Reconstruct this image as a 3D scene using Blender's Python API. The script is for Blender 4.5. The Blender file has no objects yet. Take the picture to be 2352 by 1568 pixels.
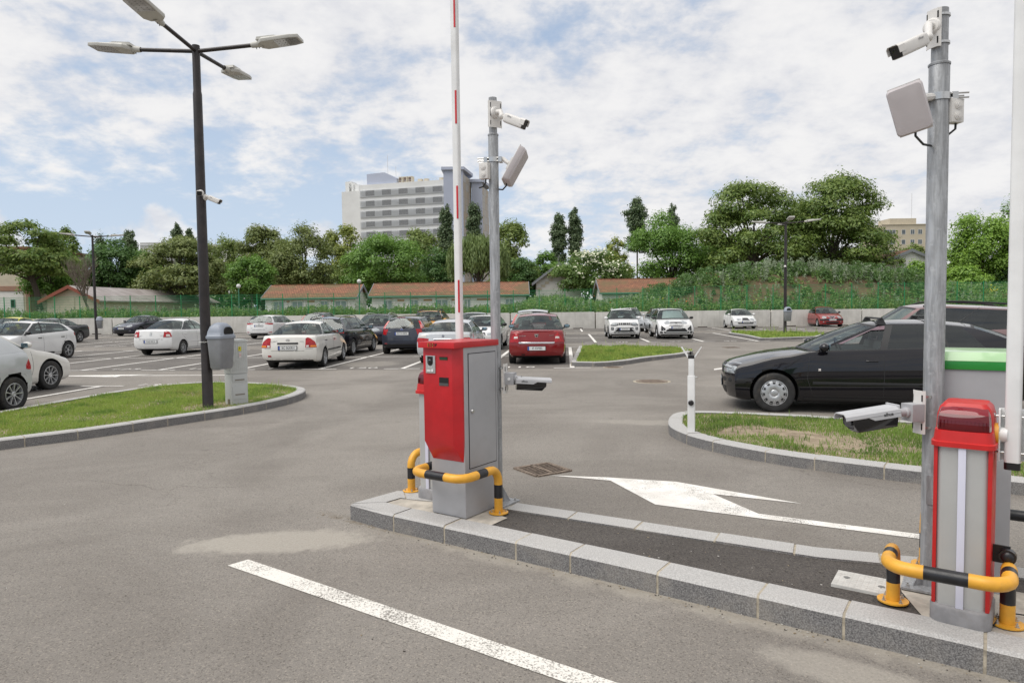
import bpy, bmesh, math, random
import numpy as np
from mathutils import Vector, Matrix
from mathutils.bvhtree import BVHTree
SC = bpy.context.scene
COL = SC.collection
R = math.radians
PI = math.pi

# ------------------------------------------------------------------ camera
FPX, CX, CY = 1568.0, 1176.0, 784.0          # focal length / centre, in photo units (2352 wide)
PITCH, ROLL, CAMZ = R(2.81), R(-0.70), 1.7
cam_d = bpy.data.cameras.new('camera')
cam_d.sensor_width = 36.0
cam_d.lens = 36.0 * FPX / 2352.0
cam_d.clip_end = 3000
cam_d.clip_start = 0.05
cam = bpy.data.objects.new('camera', cam_d)
COL.objects.link(cam)
CAM_R = Matrix.Rotation(PI / 2 - PITCH, 4, 'X') @ Matrix.Rotation(ROLL, 4, 'Z')
cam.matrix_world = Matrix.Translation((0, 0, CAMZ)) @ CAM_R
SC.camera = cam


def ray(px, py):
    return (CAM_R.to_3x3() @ Vector(((px - CX) / FPX, -(py - CY) / FPX, -1.0)))


def G(px, py, z=0.0):
    """point of the photo on the horizontal plane at height z"""
    d = ray(px, py)
    return Vector((0, 0, CAMZ)) + d * ((z - CAMZ) / d.z)


def D(px, py, y):
    """point of the photo at distance y"""
    d = ray(px, py)
    return Vector((0, 0, CAMZ)) + d * (y / d.y)


# ------------------------------------------------------------------ world
SUN_EL, SUN_AZ = R(60), R(-118)     # azimuth measured from +Y (away) towards +X
w = bpy.data.worlds.new('World')
SC.world = w
w.use_nodes = True
nt = w.node_tree
nt.nodes.clear()


class NT:
    def __init__(s, tree):
        s.t = tree

    def n(s, typ, **kw):
        x = s.t.nodes.new(typ)
        for k, v in kw.items():
            setattr(x, k, v)
        return x

    def l(s, a, b):
        s.t.links.new(a, b)

    def val(s, sock, v):
        if isinstance(v, bpy.types.NodeSocket):
            s.l(v, sock)
        else:
            sock.default_value = v

    def math(s, op, a, b=0.0, clamp=False):
        m = s.n('ShaderNodeMath', operation=op, use_clamp=clamp)
        s.val(m.inputs[0], a)
        s.val(m.inputs[1], b)
        return m.outputs[0]

    def vmath(s, op, a, b=(0, 0, 0)):
        m = s.n('ShaderNodeVectorMath', operation=op)
        s.val(m.inputs[0], a)
        s.val(m.inputs[1], b)
        return m.outputs[0] if op not in ('DOT_PRODUCT', 'LENGTH') else m.outputs['Value']

    def mix(s, f, a, b, blend='MIX'):
        m = s.n('ShaderNodeMix', data_type='RGBA', blend_type=blend)
        s.val(m.inputs[0], f)
        s.val(m.inputs[6], a if isinstance(a, bpy.types.NodeSocket) else (*a[:3], 1))
        s.val(m.inputs[7], b if isinstance(b, bpy.types.NodeSocket) else (*b[:3], 1))
        return m.outputs[2]

    def ramp(s, f, lo, hi, a=0.0, b=1.0):
        m = s.n('ShaderNodeMapRange', interpolation_type='SMOOTHSTEP')
        s.val(m.inputs[0], f)
        m.inputs[1].default_value = lo
        m.inputs[2].default_value = hi
        m.inputs[3].default_value = a
        m.inputs[4].default_value = b
        return m.outputs[0]

    def noise(s, vec, scale, detail=4, rough=0.55, dist=0.0):
        m = s.n('ShaderNodeTexNoise')
        if vec is not None:
            s.l(vec, m.inputs['Vector'])
        m.inputs['Scale'].default_value = scale
        m.inputs['Detail'].default_value = detail
        m.inputs['Roughness'].default_value = rough
        m.inputs['Distortion'].default_value = dist
        return m.outputs[0]


N = NT(nt)
sky = N.n('ShaderNodeTexSky', sky_type='NISHITA')
sky.sun_disc = False
sky.sun_elevation = SUN_EL
sky.sun_rotation = SUN_AZ
sky.air_density = 1.0
sky.dust_density = 1.2
sky.ozone_density = 1.2
geo = N.n('ShaderNodeNewGeometry')
dirv = N.vmath('SCALE', geo.outputs['Incoming'])
dirv.node.inputs['Scale'].default_value = -1.0
sep = N.n('ShaderNodeSeparateXYZ')
N.l(dirv, sep.inputs[0])
dx, dy, dz = sep.outputs
zz = N.math('ADD', N.math('MAXIMUM', dz, 0.0), 0.30)
comb = N.n('ShaderNodeCombineXYZ')
N.l(N.math('DIVIDE', dx, zz), comb.inputs[0])
N.l(N.math('DIVIDE', dy, zz), comb.inputs[1])
comb.inputs[2].default_value = 3.7
pl = comb.outputs[0]
n_big = N.noise(pl, 0.95, 3, 0.5, 0.2)
n_mid = N.noise(pl, 4.6, 8, 0.58, 0.15)
n_fin = N.noise(pl, 15.0, 6, 0.6, 0.15)
dens = N.math('ADD', N.math('MULTIPLY', n_big, 0.55), N.math('MULTIPLY', n_mid, 0.80))
dens = N.math('ADD', dens, N.math('MULTIPLY', n_fin, 0.34))
# more cloud towards the right and overhead, a clear band low on the left
dens = N.math('ADD', dens, N.math('MULTIPLY', dx, 0.12))
low = N.ramp(dz, 0.08, 0.24)
lowleft = N.math('MULTIPLY', N.ramp(dz, 0.26, 0.07), N.ramp(dx, 0.25, -0.3))
dens = N.math('SUBTRACT', dens, N.math('MULTIPLY', lowleft, 0.20))
cov = N.ramp(dens, 0.63, 0.88)
# small cumulus heaps just above the tree line
comb2 = N.n('ShaderNodeCombineXYZ')
N.l(N.math('MULTIPLY', N.math('DIVIDE', dx, N.math('MAXIMUM', dy, 0.05)), 5.5), comb2.inputs[0])
N.l(N.math('MULTIPLY', dz, 7.0), comb2.inputs[2])
comb2.inputs[1].default_value = 8.3
n_cu = N.noise(comb2.outputs[0], 1.25, 6, 0.52, 0.1)
cu = N.ramp(N.math('SUBTRACT', n_cu, N.math('MULTIPLY', N.math('ABSOLUTE', N.math('SUBTRACT', dz, 0.085)), 3.4)), 0.42, 0.50)
cu = N.math('MULTIPLY', cu, N.ramp(dx, 0.05, -0.15))
cov = N.math('MAXIMUM', cov, N.math('MULTIPLY', cu, 0.85))
hz = N.ramp(dz, 0.40, 0.0, 0.0, 0.80)
skyc = N.mix(0.62, sky.outputs[0], (5.5, 6.85, 8.9))
skyc = N.mix(hz, skyc, (6.3, 7.4, 8.8))
shade = N.ramp(N.math('ADD', N.math('MULTIPLY', n_mid, 0.7), N.math('MULTIPLY', n_fin, 0.3)), 0.35, 0.62)
cloudc = N.mix(shade, (7.3, 7.35, 7.75), (9.3, 9.15, 9.05))
fin = N.mix(N.math('MULTIPLY', cov, 0.93), skyc, cloudc)
bg = N.n('ShaderNodeBackground')
N.l(fin, bg.inputs[0])
bg.inputs[1].default_value = 0.10
wo = N.n('ShaderNodeOutputWorld')
N.l(bg.outputs[0], wo.inputs[0])

# ------------------------------------------------------------------ sun (behind thin cloud)
sd = bpy.data.lights.new('sun', 'SUN')
sd.energy = 2.9
sd.angle = R(54)
sd.color = (1.0, 0.955, 0.89)
so = bpy.data.objects.new('sun', sd)
COL.objects.link(so)
sdir = Vector((math.sin(SUN_AZ) * math.cos(SUN_EL), math.cos(SUN_AZ) * math.cos(SUN_EL), math.sin(SUN_EL)))
so.rotation_euler = sdir.to_track_quat('Z', 'Y').to_euler()
so.location = (0, 0, 30)

SC.view_settings.view_transform = 'Standard'
SC.view_settings.look = 'None'
SC.view_settings.exposure = 0.0
SC.view_settings.gamma = 1.0
SC.view_settings.use_curve_mapping = False

# ------------------------------------------------------------------ materials
MATS = {}


def newmat(name):
    m = bpy.data.materials.new(name)
    m.use_nodes = True
    t = m.node_tree
    b = t.nodes['Principled BSDF']
    return m, NT(t), b


def M(name, col=(.5, .5, .5), rough=.5, metal=0.0, var=0.0, scale=6.0, bump=0.0, bscale=60.0, coat=0.0, dirt=0.0, spec=0.5):
    """plain principled material with procedural mottling, grime and grain"""
    if name in MATS:
        return MATS[name]
    m, n, b = newmat(name)
    b.inputs['Roughness'].default_value = rough
    b.inputs['Metallic'].default_value = metal
    b.inputs['Coat Weight'].default_value = coat
    b.inputs['Coat Roughness'].default_value = 0.04
    b.inputs['Specular IOR Level'].default_value = spec if coat < 1 else 0.1
    tc = n.n('ShaderNodeTexCoord').outputs['Object']
    c = None
    if var > 0:
        f = n.noise(tc, scale, 5, 0.6)
        c = n.mix(n.ramp(f, 0.3, 0.7), [x * (1 - var) for x in col], [min(1, x * (1 + var)) for x in col])
    if dirt > 0:
        g = n.ramp(n.noise(tc, scale * 0.6, 6, 0.65, 0.4), 0.52, 0.75)
        c = n.mix(n.math('MULTIPLY', g, dirt), c if c else col, (.16, .13, .10))
    if c:
        n.l(c, b.inputs['Base Color'])
        rr = n.ramp(n.noise(tc, scale * 1.7, 4), 0.3, 0.7, max(0.03, rough - .06), rough + .08)
        n.l(rr, b.inputs['Roughness'])
    else:
        b.inputs['Base Color'].default_value = (*col, 1)
    if bump > 0:
        bp = n.n('ShaderNodeBump')
        bp.inputs['Strength'].default_value = bump
        bp.inputs['Distance'].default_value = 0.004
        n.l(n.noise(tc, bscale, 4, 0.6), bp.inputs['Height'])
        n.l(bp.outputs[0], b.inputs['Normal'])
    MATS[name] = m
    return m


def glassmat(name, tint, refl=0.5):
    if name in MATS:
        return MATS[name]
    m, n, b = newmat(name)
    n.t.nodes.remove(b)
    out = n.t.nodes['Material Output']
    tr = n.n('ShaderNodeBsdfTransparent')
    tr.inputs[0].default_value = (*tint, 1)
    gl = n.n('ShaderNodeBsdfGlossy')
    gl.inputs['Roughness'].default_value = 0.02
    gl.inputs['Color'].default_value = (.9, .95, .95, 1)
    lw = n.n('ShaderNodeLayerWeight')
    lw.inputs[0].default_value = 0.35
    f = n.math('ADD', n.math('MULTIPLY', lw.outputs[0], refl), 0.055, True)
    mx = n.n('ShaderNodeMixShader')
    n.l(f, mx.inputs[0])
    n.l(tr.outputs[0], mx.inputs[1])
    n.l(gl.outputs[0], mx.inputs[2])
    n.l(mx.outputs[0], out.inputs[0])
    MATS[name] = m
    return m


def leafmat(name, cols, trans=0.35):
    """leaf colours vary from leaf to leaf; cols = list of 3 colours"""
    if name in MATS:
        return MATS[name]
    m, n, b = newmat(name)
    n.t.nodes.remove(b)
    out = n.t.nodes['Material Output']
    g = n.n('ShaderNodeNewGeometry')
    tc = n.n('ShaderNodeTexCoord').outputs['Object']
    f1 = g.outputs['Random Per Island']
    c = n.mix(n.ramp(f1, 0.1, 0.9), cols[0], cols[1])
    c = n.mix(n.ramp(n.noise(tc, 0.45, 3), 0.40, 0.62), c, n.mix(f1, cols[2], cols[1]))
    df = n.n('ShaderNodeBsdfDiffuse')
    n.l(c, df.inputs[0])
    tl = n.n('ShaderNodeBsdfTranslucent')
    n.l(n.mix(0.5, c, (.25, .4, .05), 'MULTIPLY') if False else c, tl.inputs[0])
    gl = n.n('ShaderNodeBsdfGlossy')
    gl.inputs['Roughness'].default_value = 0.45
    gl.inputs[0].default_value = (.6, .65, .6, 1)
    mx = n.n('ShaderNodeMixShader')
    mx.inputs[0].default_value = trans
    n.l(df.outputs[0], mx.inputs[1])
    n.l(tl.outputs[0], mx.inputs[2])
    m2 = n.n('ShaderNodeMixShader')
    m2.inputs[0].default_value = 0.05
    n.l(mx.outputs[0], m2.inputs[1])
    n.l(gl.outputs[0], m2.inputs[2])
    n.l(m2.outputs[0], out.inputs[0])
    MATS[name] = m
    return m


# ------------------------------------------------------------------ object helpers
def tag(o, label=None, cat=None, group=None, kind=None):
    if label:
        o['label'] = label
    if cat:
        o['category'] = cat
    if group:
        o['group'] = group
    if kind:
        o['kind'] = kind
    return o


def thing(name, label, cat, loc=(0, 0, 0), rz=0.0, group=None):
    o = bpy.data.objects.new(name, None)
    o.empty_display_size = 0.1
    COL.objects.link(o)
    o.location = loc
    o.rotation_euler = (0, 0, rz)
    return tag(o, label, cat, group)


def kids(o):
    return [c for c in bpy.data.objects if c.parent == o]


def dup(root, loc=None, rz=None, label=None, group=None, scale=None):
    """a copy of a thing with copies of its parts and sub-parts"""
    r = root.copy()
    COL.objects.link(r)
    if loc is not None:
        r.location = loc
    if rz is not None:
        r.rotation_euler = (0, 0, rz)
    if scale is not None:
        r.scale = scale
    if label:
        r['label'] = label
    if group:
        r['group'] = group
    for ch in kids(root):
        c = ch.copy()
        COL.objects.link(c)
        c.parent = r
        for g in kids(ch):
            d = g.copy()
            COL.objects.link(d)
            d.parent = c
    return r


def link_mesh(name, me, mats, parent=None, smooth=None, loc=None, rot=None):
    for m in (mats if isinstance(mats, (list, tuple)) else [mats]):
        if m is not None:
            me.materials.append(m)
    if smooth is not None and len(me.polygons):
        me.polygons.foreach_set('use_smooth', [True] * len(me.polygons))
        if smooth < 180:
            me.set_sharp_from_angle(angle=R(smooth))
    o = bpy.data.objects.new(name, me)
    COL.objects.link(o)
    if parent:
        o.parent = parent
    if loc is not None:
        o.location = loc
    if rot is not None:
        o.rotation_euler = rot
    return o


class MB:
    """collects shapes and links them as ONE mesh object"""

    def __init__(s):
        s.v, s.f, s.m = [], [], []
        s.X = Matrix.Identity(4)

    def add(s, vs, fs, mi=0):
        o = len(s.v)
        s.v += [tuple(s.X @ Vector(p)) for p in vs]
        s.f += [tuple(i + o for i in f) for f in fs]
        s.m += [mi] * len(fs)
        return s

    def box(s, c, d, mi=0, rot=None, taper=None):
        x, y, z = d[0] / 2, d[1] / 2, d[2] / 2
        tx, ty = taper if taper else (1, 1)
        vs = [(-x, -y, -z), (x, -y, -z), (x, y, -z), (-x, y, -z), (-x * tx, -y * ty, z), (x * tx, -y * ty, z), (x * tx, y * ty, z), (-x * tx, y * ty, z)]
        if rot is not None:
            mr = rot if isinstance(rot, Matrix) else Matrix.Rotation(rot, 3, 'Z')
            vs = [tuple(mr.to_3x3() @ Vector(p)) for p in vs]
        vs = [(p[0] + c[0], p[1] + c[1], p[2] + c[2]) for p in vs]
        return s.add(vs, [(3, 2, 1, 0), (4, 5, 6, 7), (0, 1, 5, 4), (1, 2, 6, 5), (2, 3, 7, 6), (3, 0, 4, 7)], mi)

    def prism(s, poly, z0, z1, mi=0, cap=True):
        n = len(poly)
        ar = sum(poly[i][0] * poly[(i + 1) % n][1] - poly[(i + 1) % n][0] * poly[i][1] for i in range(n))
        if ar < 0:
            poly = poly[::-1]
        vs = [(p[0], p[1], z0) for p in poly] + [(p[0], p[1], z1) for p in poly]
        fs = [(i, (i + 1) % n, n + (i + 1) % n, n + i) for i in range(n)]
        if cap:
            fs += [tuple(range(n - 1, -1, -1)), tuple(range(n, 2 * n))]
        return s.add(vs, fs, mi)

    def extrude(s, poly, axis, a, b, mi=0):
        """poly in the plane across axis ('x': (y,z), 'y': (x,z)) extruded from a to b"""
        n = len(poly)
        mk = (lambda t, p: (t, p[0], p[1])) if axis == 'x' else (lambda t, p: (p[0], t, p[1]))
        vs = [mk(a, p) for p in poly] + [mk(b, p) for p in poly]
        fs = [(i, (i + 1) % n, n + (i + 1) % n, n + i) for i in range(n)] + [tuple(range(n - 1, -1, -1)), tuple(range(n, 2 * n))]
        return s.add(vs, fs, mi)

    def tube(s, path, r, seg=10, mi=0, cap=True, mis=None):
        P = [Vector(p) for p in path]
        n = len(P)
        rs = r if isinstance(r, (list, tuple)) else [r] * n
        t0 = (P[1] - P[0]).normalized()
        ref = Vector((0, 0, 1)) if abs(t0.z) < .9 else Vector((1, 0, 0))
        u = t0.cross(ref).normalized()
        vs = []
        for i in range(n):
            t = (P[min(i + 1, n - 1)] - P[max(i - 1, 0)]).normalized()
            u = (u - t * u.dot(t)).normalized()
            v = t.cross(u)
            for k in range(seg):
                a = 2 * PI * k / seg
                vs.append(tuple(P[i] + (u * math.cos(a) + v * math.sin(a)) * rs[i]))
        o = len(s.v)
        s.v += [tuple(s.X @ Vector(p)) for p in vs]
        for i in range(n - 1):
            for k in range(seg):
                a, b = i * seg + k, i * seg + (k + 1) % seg
                s.f.append((o + a, o + b, o + b + seg, o + a + seg))
                s.m.append(mis[i] if mis else mi)
        if cap:
            s.f.append(tuple(o + k for k in range(seg - 1, -1, -1)))
            s.f.append(tuple(o + (n - 1) * seg + k for k in range(seg)))
            s.m += [mis[0] if mis else mi, mis[-1] if mis else mi]
        return s

    def cyl(s, p0, p1, r0, r1=None, seg=16, mi=0):
        return s.tube([p0, p1], [r0, r0 if r1 is None else r1], seg, mi)

    def lathe(s, prof, seg=24, mi=0, axis='z', c=(0, 0, 0), mis=None):
        """prof: list of (radius, height)"""
        vs = []
        for (r, h) in prof:
            for k in range(seg):
                a = 2 * PI * k / seg
                x, y = r * math.cos(a), r * math.sin(a)
                p = (x, y, h) if axis == 'z' else ((x, h, y) if axis == 'y' else (h, x, y))
                vs.append((p[0] + c[0], p[1] + c[1], p[2] + c[2]))
        n = len(prof)
        fs, ms = [], []
        for i in range(n - 1):
            for k in range(seg):
                a, b = i * seg + k, i * seg + (k + 1) % seg
                f = (a, b, b + seg, a + seg)
                if axis == 'y':
                    f = f[::-1]
                fs.append(f)
                ms.append(mis[i] if mis else mi)
        o = len(s.v)
        s.v += [tuple(s.X @ Vector(p)) for p in vs]
        s.f += [tuple(i + o for i in f) for f in fs]
        s.m += ms
        return s

    def ball(s, c, r, seg=14, rings=8, mi=0):
        rr = r if isinstance(r, (list, tuple)) else (r, r, r)
        vs, fs = [], []
        for i in range(rings + 1):
            t = PI * i / rings
            for k in range(seg):
                a = 2 * PI * k / seg
                vs.append((c[0] + rr[0] * math.sin(t) * math.cos(a), c[1] + rr[1] * math.sin(t) * math.sin(a), c[2] - rr[2] * math.cos(t)))
        for i in range(rings):
            for k in range(seg):
                a, b = i * seg + k, i * seg + (k + 1) % seg
                fs.append((a, b, b + seg, a + seg))
        return s.add(vs, fs, mi)

    def mesh(s, me, mat, mi=0):
        """append an existing mesh through a matrix"""
        return s.add([tuple(mat @ v.co) for v in me.vertices], [tuple(p.vertices) for p in me.polygons], mi)

    def build(s, name, mats, parent=None, smooth=None, bevel=0.0, loc=None, rot=None, merge=False):
        me = bpy.data.meshes.new(name)
        me.from_pydata(s.v, [], s.f)
        me.polygons.foreach_set('material_index', s.m)
        if bevel > 0 or merge:
            bm = bmesh.new()
            bm.from_mesh(me)
            bmesh.ops.remove_doubles(bm, verts=bm.verts, dist=1e-5)
            if bevel > 0:
                ed = [e for e in bm.edges if len(e.link_faces) == 2 and e.calc_face_angle(0) > R(28)]
                bmesh.ops.bevel(bm, geom=ed, offset=bevel, segments=2, affect='EDGES', profile=0.7, clamp_overlap=True)
            bm.to_mesh(me)
            bm.free()
            if smooth is None:
                smooth = 40
        me.update()
        return link_mesh(name, me, mats, parent, smooth, loc, rot)


def np_mesh(name, V, F, mats, parent=None, mi=None, smooth=False):
    """numpy verts (n,3) and faces (m,k)"""
    me = bpy.data.meshes.new(name)
    V = np.ascontiguousarray(V, dtype=np.float32)
    F = np.ascontiguousarray(F, dtype=np.int32)
    k = F.shape[1]
    me.vertices.add(len(V))
    me.vertices.foreach_set('co', V.ravel())
    me.loops.add(F.size)
    me.loops.foreach_set('vertex_index', F.ravel())
    me.polygons.add(len(F))
    me.polygons.foreach_set('loop_start', np.arange(0, F.size, k, dtype=np.int32))
    if mi is not None:
        me.polygons.foreach_set('material_index', np.asarray(mi, dtype=np.int32))
    if smooth:
        me.polygons.foreach_set('use_smooth', np.ones(len(F), dtype=bool))
    me.update(calc_edges=True)
    return link_mesh(name, me, mats, parent)


TEXTS = {}


def text_mesh(s, size, ext=0.002, ax='CENTER'):
    key = (s, size, ext, ax)
    if key in TEXTS:
        return TEXTS[key]
    cu = bpy.data.curves.new('text', 'FONT')
    cu.body = s
    cu.size = size
    cu.extrude = ext
    cu.align_x = ax
    cu.align_y = 'CENTER'
    cu.resolution_u = 3
    o = bpy.data.objects.new('text', cu)
    COL.objects.link(o)
    dg = bpy.context.evaluated_depsgraph_get()
    me = bpy.data.meshes.new_from_object(o.evaluated_get(dg))
    bpy.data.objects.remove(o)
    TEXTS[key] = me
    return me


def smooth_poly(pts, it=2, closed=True):
    P = [Vector(p[:2]) for p in pts]
    for _ in range(it):
        Q = []
        n = len(P)
        rng = range(n) if closed else range(n - 1)
        if not closed:
            Q.append(P[0])
        for i in rng:
            a, b = P[i], P[(i + 1) % n]
            Q += [a * .75 + b * .25, a * .25 + b * .75]
        if not closed:
            Q.append(P[-1])
        P = Q
    return P


def inside(P, x, y):
    """vectorised point in polygon"""
    c = np.zeros(x.shape, bool)
    n = len(P)
    for i in range(n):
        x0, y0 = P[i][0], P[i][1]
        x1, y1 = P[(i + 1) % n][0], P[(i + 1) % n][1]
        if y0 == y1:
            continue
        k = ((y0 > y) != (y1 > y)) & (x < (x1 - x0) * (y - y0) / (y1 - y0) + x0)
        c ^= k
    return c


rng = np.random.default_rng(7)
random.seed(11)
# ================================================================== ground
def asphalt(name, c0, c1, sand=(), strip=None, speck=1.0):
    m, n, b = newmat(name)
    tc = n.n('ShaderNodeTexCoord').outputs['Object']
    fine = n.noise(tc, 150, 4, 0.75)
    mid = n.noise(tc, 34, 4, 0.6)
    big = n.noise(tc, 0.55, 6, 0.62, 0.8)
    mp = n.n('ShaderNodeMapping')
    mp.inputs['Rotation'].default_value = (0, 0, R(38))
    mp.inputs['Scale'].default_value = (0.35, 3.0, 1)
    n.l(tc, mp.inputs[0])
    streak = n.noise(mp.outputs[0], 1.2, 5, 0.6, 0.5)
    c = n.mix(n.ramp(big, 0.30, 0.72), c0, c1)
    c = n.mix(n.math('MULTIPLY', n.ramp(streak, 0.5, 0.72), 0.14), c, [x * 1.38 for x in c1])
    wornm = n.ramp(n.noise(tc, 0.22, 5, 0.6, 1.2), 0.45, 0.66)
    c = n.mix(n.math('MULTIPLY', wornm, 0.34), c, [x * 1.45 for x in c1])
    # damp or oily darker spots
    vo = n.n('ShaderNodeTexVoronoi')
    vo.inputs['Scale'].default_value = 0.9
    vo.inputs['Randomness'].default_value = 1.0
    n.l(tc, vo.inputs['Vector'])
    spot = n.ramp(n.math('ADD', vo.outputs['Distance'], n.math('MULTIPLY', n.noise(tc, 9, 4), 0.06)), 0.075, 0.055)
    c = n.mix(n.math('MULTIPLY', spot, 0.35), c, [x * .45 for x in c0])
    geo_ = n.n('ShaderNodeSeparateXYZ')
    n.l(tc, geo_.inputs[0])
    px, py = geo_.outputs[0], geo_.outputs[1]
    late = []
    for (sx, sy, rx, ry, an, amt) in sand:
        ddx = n.math('SUBTRACT', px, sx)
        ddy = n.math('SUBTRACT', py, sy)
        ca, sa = math.cos(an), math.sin(an)
        uu = n.math('DIVIDE', n.math('ADD', n.math('MULTIPLY', ddx, ca), n.math('MULTIPLY', ddy, sa)), rx)
        vv = n.math('DIVIDE', n.math('SUBTRACT', n.math('MULTIPLY', ddy, ca), n.math('MULTIPLY', ddx, sa)), ry)
        d = n.math('SQRT', n.math('ADD', n.math('MULTIPLY', uu, uu), n.math('MULTIPLY', vv, vv)))
        d = n.math('ADD', d, n.math('MULTIPLY', n.math('SUBTRACT', n.noise(tc, 7, 7, 0.7, 0.3), 0.5), 1.0))
        k = n.math('MULTIPLY', n.ramp(d, 1.10, 0.62), amt)
        late.append((k, (.40, .37, .32)))
    if strip:
        # dust gathered along the foot of a kerb: (nx, ny, n_kerb, width)
        for (nx, ny, nk, wd, xmin, amt) in strip:
            dd = n.math('ADD', n.math('MULTIPLY', px, nx), n.math('MULTIPLY', py, ny))
            d = n.math('SUBTRACT', nk, dd)
            nz = n.math('MULTIPLY', n.math('SUBTRACT', n.noise(tc, 3.2, 7, 0.68, 0.5), 0.5), wd * 2.6)
            k = n.math('MULTIPLY', n.ramp(n.math('ADD', d, nz), wd, 0.0), n.ramp(d, -0.12, -0.02))
            k = n.math('MULTIPLY', k, n.math('MULTIPLY', n.ramp(px, xmin, xmin + 1.2), amt))
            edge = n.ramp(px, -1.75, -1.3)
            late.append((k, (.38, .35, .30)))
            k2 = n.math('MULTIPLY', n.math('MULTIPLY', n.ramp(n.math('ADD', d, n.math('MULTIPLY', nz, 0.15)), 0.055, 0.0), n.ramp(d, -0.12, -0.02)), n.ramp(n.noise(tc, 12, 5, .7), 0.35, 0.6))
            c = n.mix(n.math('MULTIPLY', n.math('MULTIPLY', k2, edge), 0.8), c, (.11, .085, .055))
    c = n.mix(n.math('MULTIPLY', n.ramp(fine, 0.35, 0.75), 0.75 * speck), n.mix(0.5, c, (0, 0, 0)) if False else c, n.mix(1.0, c, (1.6, 1.57, 1.5), 'MULTIPLY'))
    c = n.mix(n.math('MULTIPLY', n.ramp(n.noise(tc, 85, 3, 0.7), 0.55, 0.68), 0.7 * speck), c, n.mix(1.0, c, (.40, .40, .40), 'MULTIPLY'))
    agg = n.n('ShaderNodeTexVoronoi')
    agg.inputs['Scale'].default_value = 125
    n.l(tc, agg.inputs['Vector'])
    gs = n.n('ShaderNodeSeparateXYZ')
    n.l(agg.outputs['Color'], gs.inputs[0])
    c = n.mix(n.math('MULTIPLY', n.ramp(gs.outputs[0], 0.80, 0.92), 0.50 * speck), c, n.mix(1.0, c, (1.55, 1.52, 1.46), 'MULTIPLY'))
    c = n.mix(n.math('MULTIPLY', n.ramp(gs.outputs[1], 0.84, 0.94), 0.6 * speck), c, n.mix(1.0, c, (.45, .44, .43), 'MULTIPLY'))
    for k, kc in late:
        c = n.mix(n.math('MULTIPLY', k, .85), c, n.mix(n.ramp(n.noise(tc, 60, 4, .7), .3, .7), [q * .85 for q in kc], [q * 1.08 for q in kc]))
    # hairline cracks
    cr = n.n('ShaderNodeTexVoronoi', feature='DISTANCE_TO_EDGE')
    cr.inputs['Scale'].default_value = .23
    wv = n.vmath('ADD', tc, n.vmath('SCALE', n.noise(tc, 1.1, 6, .7)))
    n.l(wv, cr.inputs['Vector'])
    ck = n.math('MULTIPLY', n.ramp(cr.outputs['Distance'], 0.0022, 0.0006), n.ramp(n.noise(tc, .35, 3), .50, .58))
    c = n.mix(n.math('MULTIPLY', ck, .55), c, n.mix(1.0, c, (.4, .38, .36), 'MULTIPLY'))
    n.l(c, b.inputs['Base Color'])
    b.inputs['Roughness'].default_value = 0.88
    b.inputs['Specular IOR Level'].default_value = 0.3
    bp = n.n('ShaderNodeBump')
    bp.inputs['Strength'].default_value = 0.55 * speck
    bp.inputs['Distance'].default_value = 0.010
    n.l(n.math('ADD', n.math('MULTIPLY', fine, 0.6), n.math('MULTIPLY', mid, 0.5)), bp.inputs['Height'])
    n.l(bp.outputs[0], b.inputs['Normal'])
    MATS[name] = m
    return m


ISN = Vector((0.57, 0.822))      # across the central island, away from the camera
ISD = Vector((0.822, -0.57))     # along it, towards the right foreground
sp = G(640, 1243)
m_road = asphalt('road_asphalt', (.162, .148, .133), (.205, .190, .172),
                 sand=[(sp.x, sp.y, .78, .27, R(6), .85), (1.55, 3.05, .5, .16, R(-35), .6), (2.2, 9.9, 1.2, .25, R(-12), .4)],
                 strip=[(0.57, 0.822, 3.71, 0.16, -1.6, .75)])
m_park = asphalt('bay_asphalt', (.102, .094, .087), (.140, .130, .120), sand=[(-4.4, 21.3, 1.0, 1.2, .3, .38), (-9.2, 12.8, .6, .8, 0, .35)])
m_patch = asphalt('dark_tarmac', (.060, .054, .050), (.082, .075, .070), speck=1.5)

# worn white road paint
m_paint, n, b = newmat('road_paint')
tc = n.n('ShaderNodeTexCoord').outputs['Object']
wear = n.math('ADD', n.math('MULTIPLY', n.noise(tc, 95, 5, 0.72), 0.62), n.math('MULTIPLY', n.noise(tc, 2.6, 5, 0.6), 0.38))
pc = n.mix(n.ramp(n.noise(tc, 5, 5), 0.3, 0.7), (.66, .63, .58), (.80, .78, .74))
n.l(n.mix(n.ramp(wear, 0.535, 0.60), pc, (.20, .185, .165)), b.inputs['Base Color'])
b.inputs['Roughness'].default_value = 0.75
m_paint_old, n, b = newmat('worn_road_paint')
tc = n.n('ShaderNodeTexCoord').outputs['Object']
wear = n.math('ADD', n.math('MULTIPLY', n.noise(tc, 80, 5, 0.75), 0.68), n.math('MULTIPLY', n.noise(tc, 2.2, 5, 0.6), 0.32))
n.l(n.mix(n.ramp(wear, 0.50, 0.58), (.70, .675, .62), (.20, .185, .165)), b.inputs['Base Color'])
b.inputs['Roughness'].default_value = 0.8

# the wide ground sheet, road, parking surface
m_soilg = M('dry_ground', (.13, .12, .075), .95, var=.4, scale=.3)
MB().box((0, 240, -0.06), (900, 640, 0.1)).build('ground', [m_soilg])
MB().prism([(-75, -12), (75, -12), (75, 58), (-75, 58)], -0.005, 0.0, cap=True).build('road', [m_road])['kind'] = 'structure'
bpy.data.objects['ground']['kind'] = 'structure'

BO = Vector((-3.16, 19.38))
TH = R(-4.5)
BU, BV = Vector((math.cos(TH), math.sin(TH))), Vector((-math.sin(TH), math.cos(TH)))


def B(a, bb):
    return BO + BU * a + BV * bb


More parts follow.
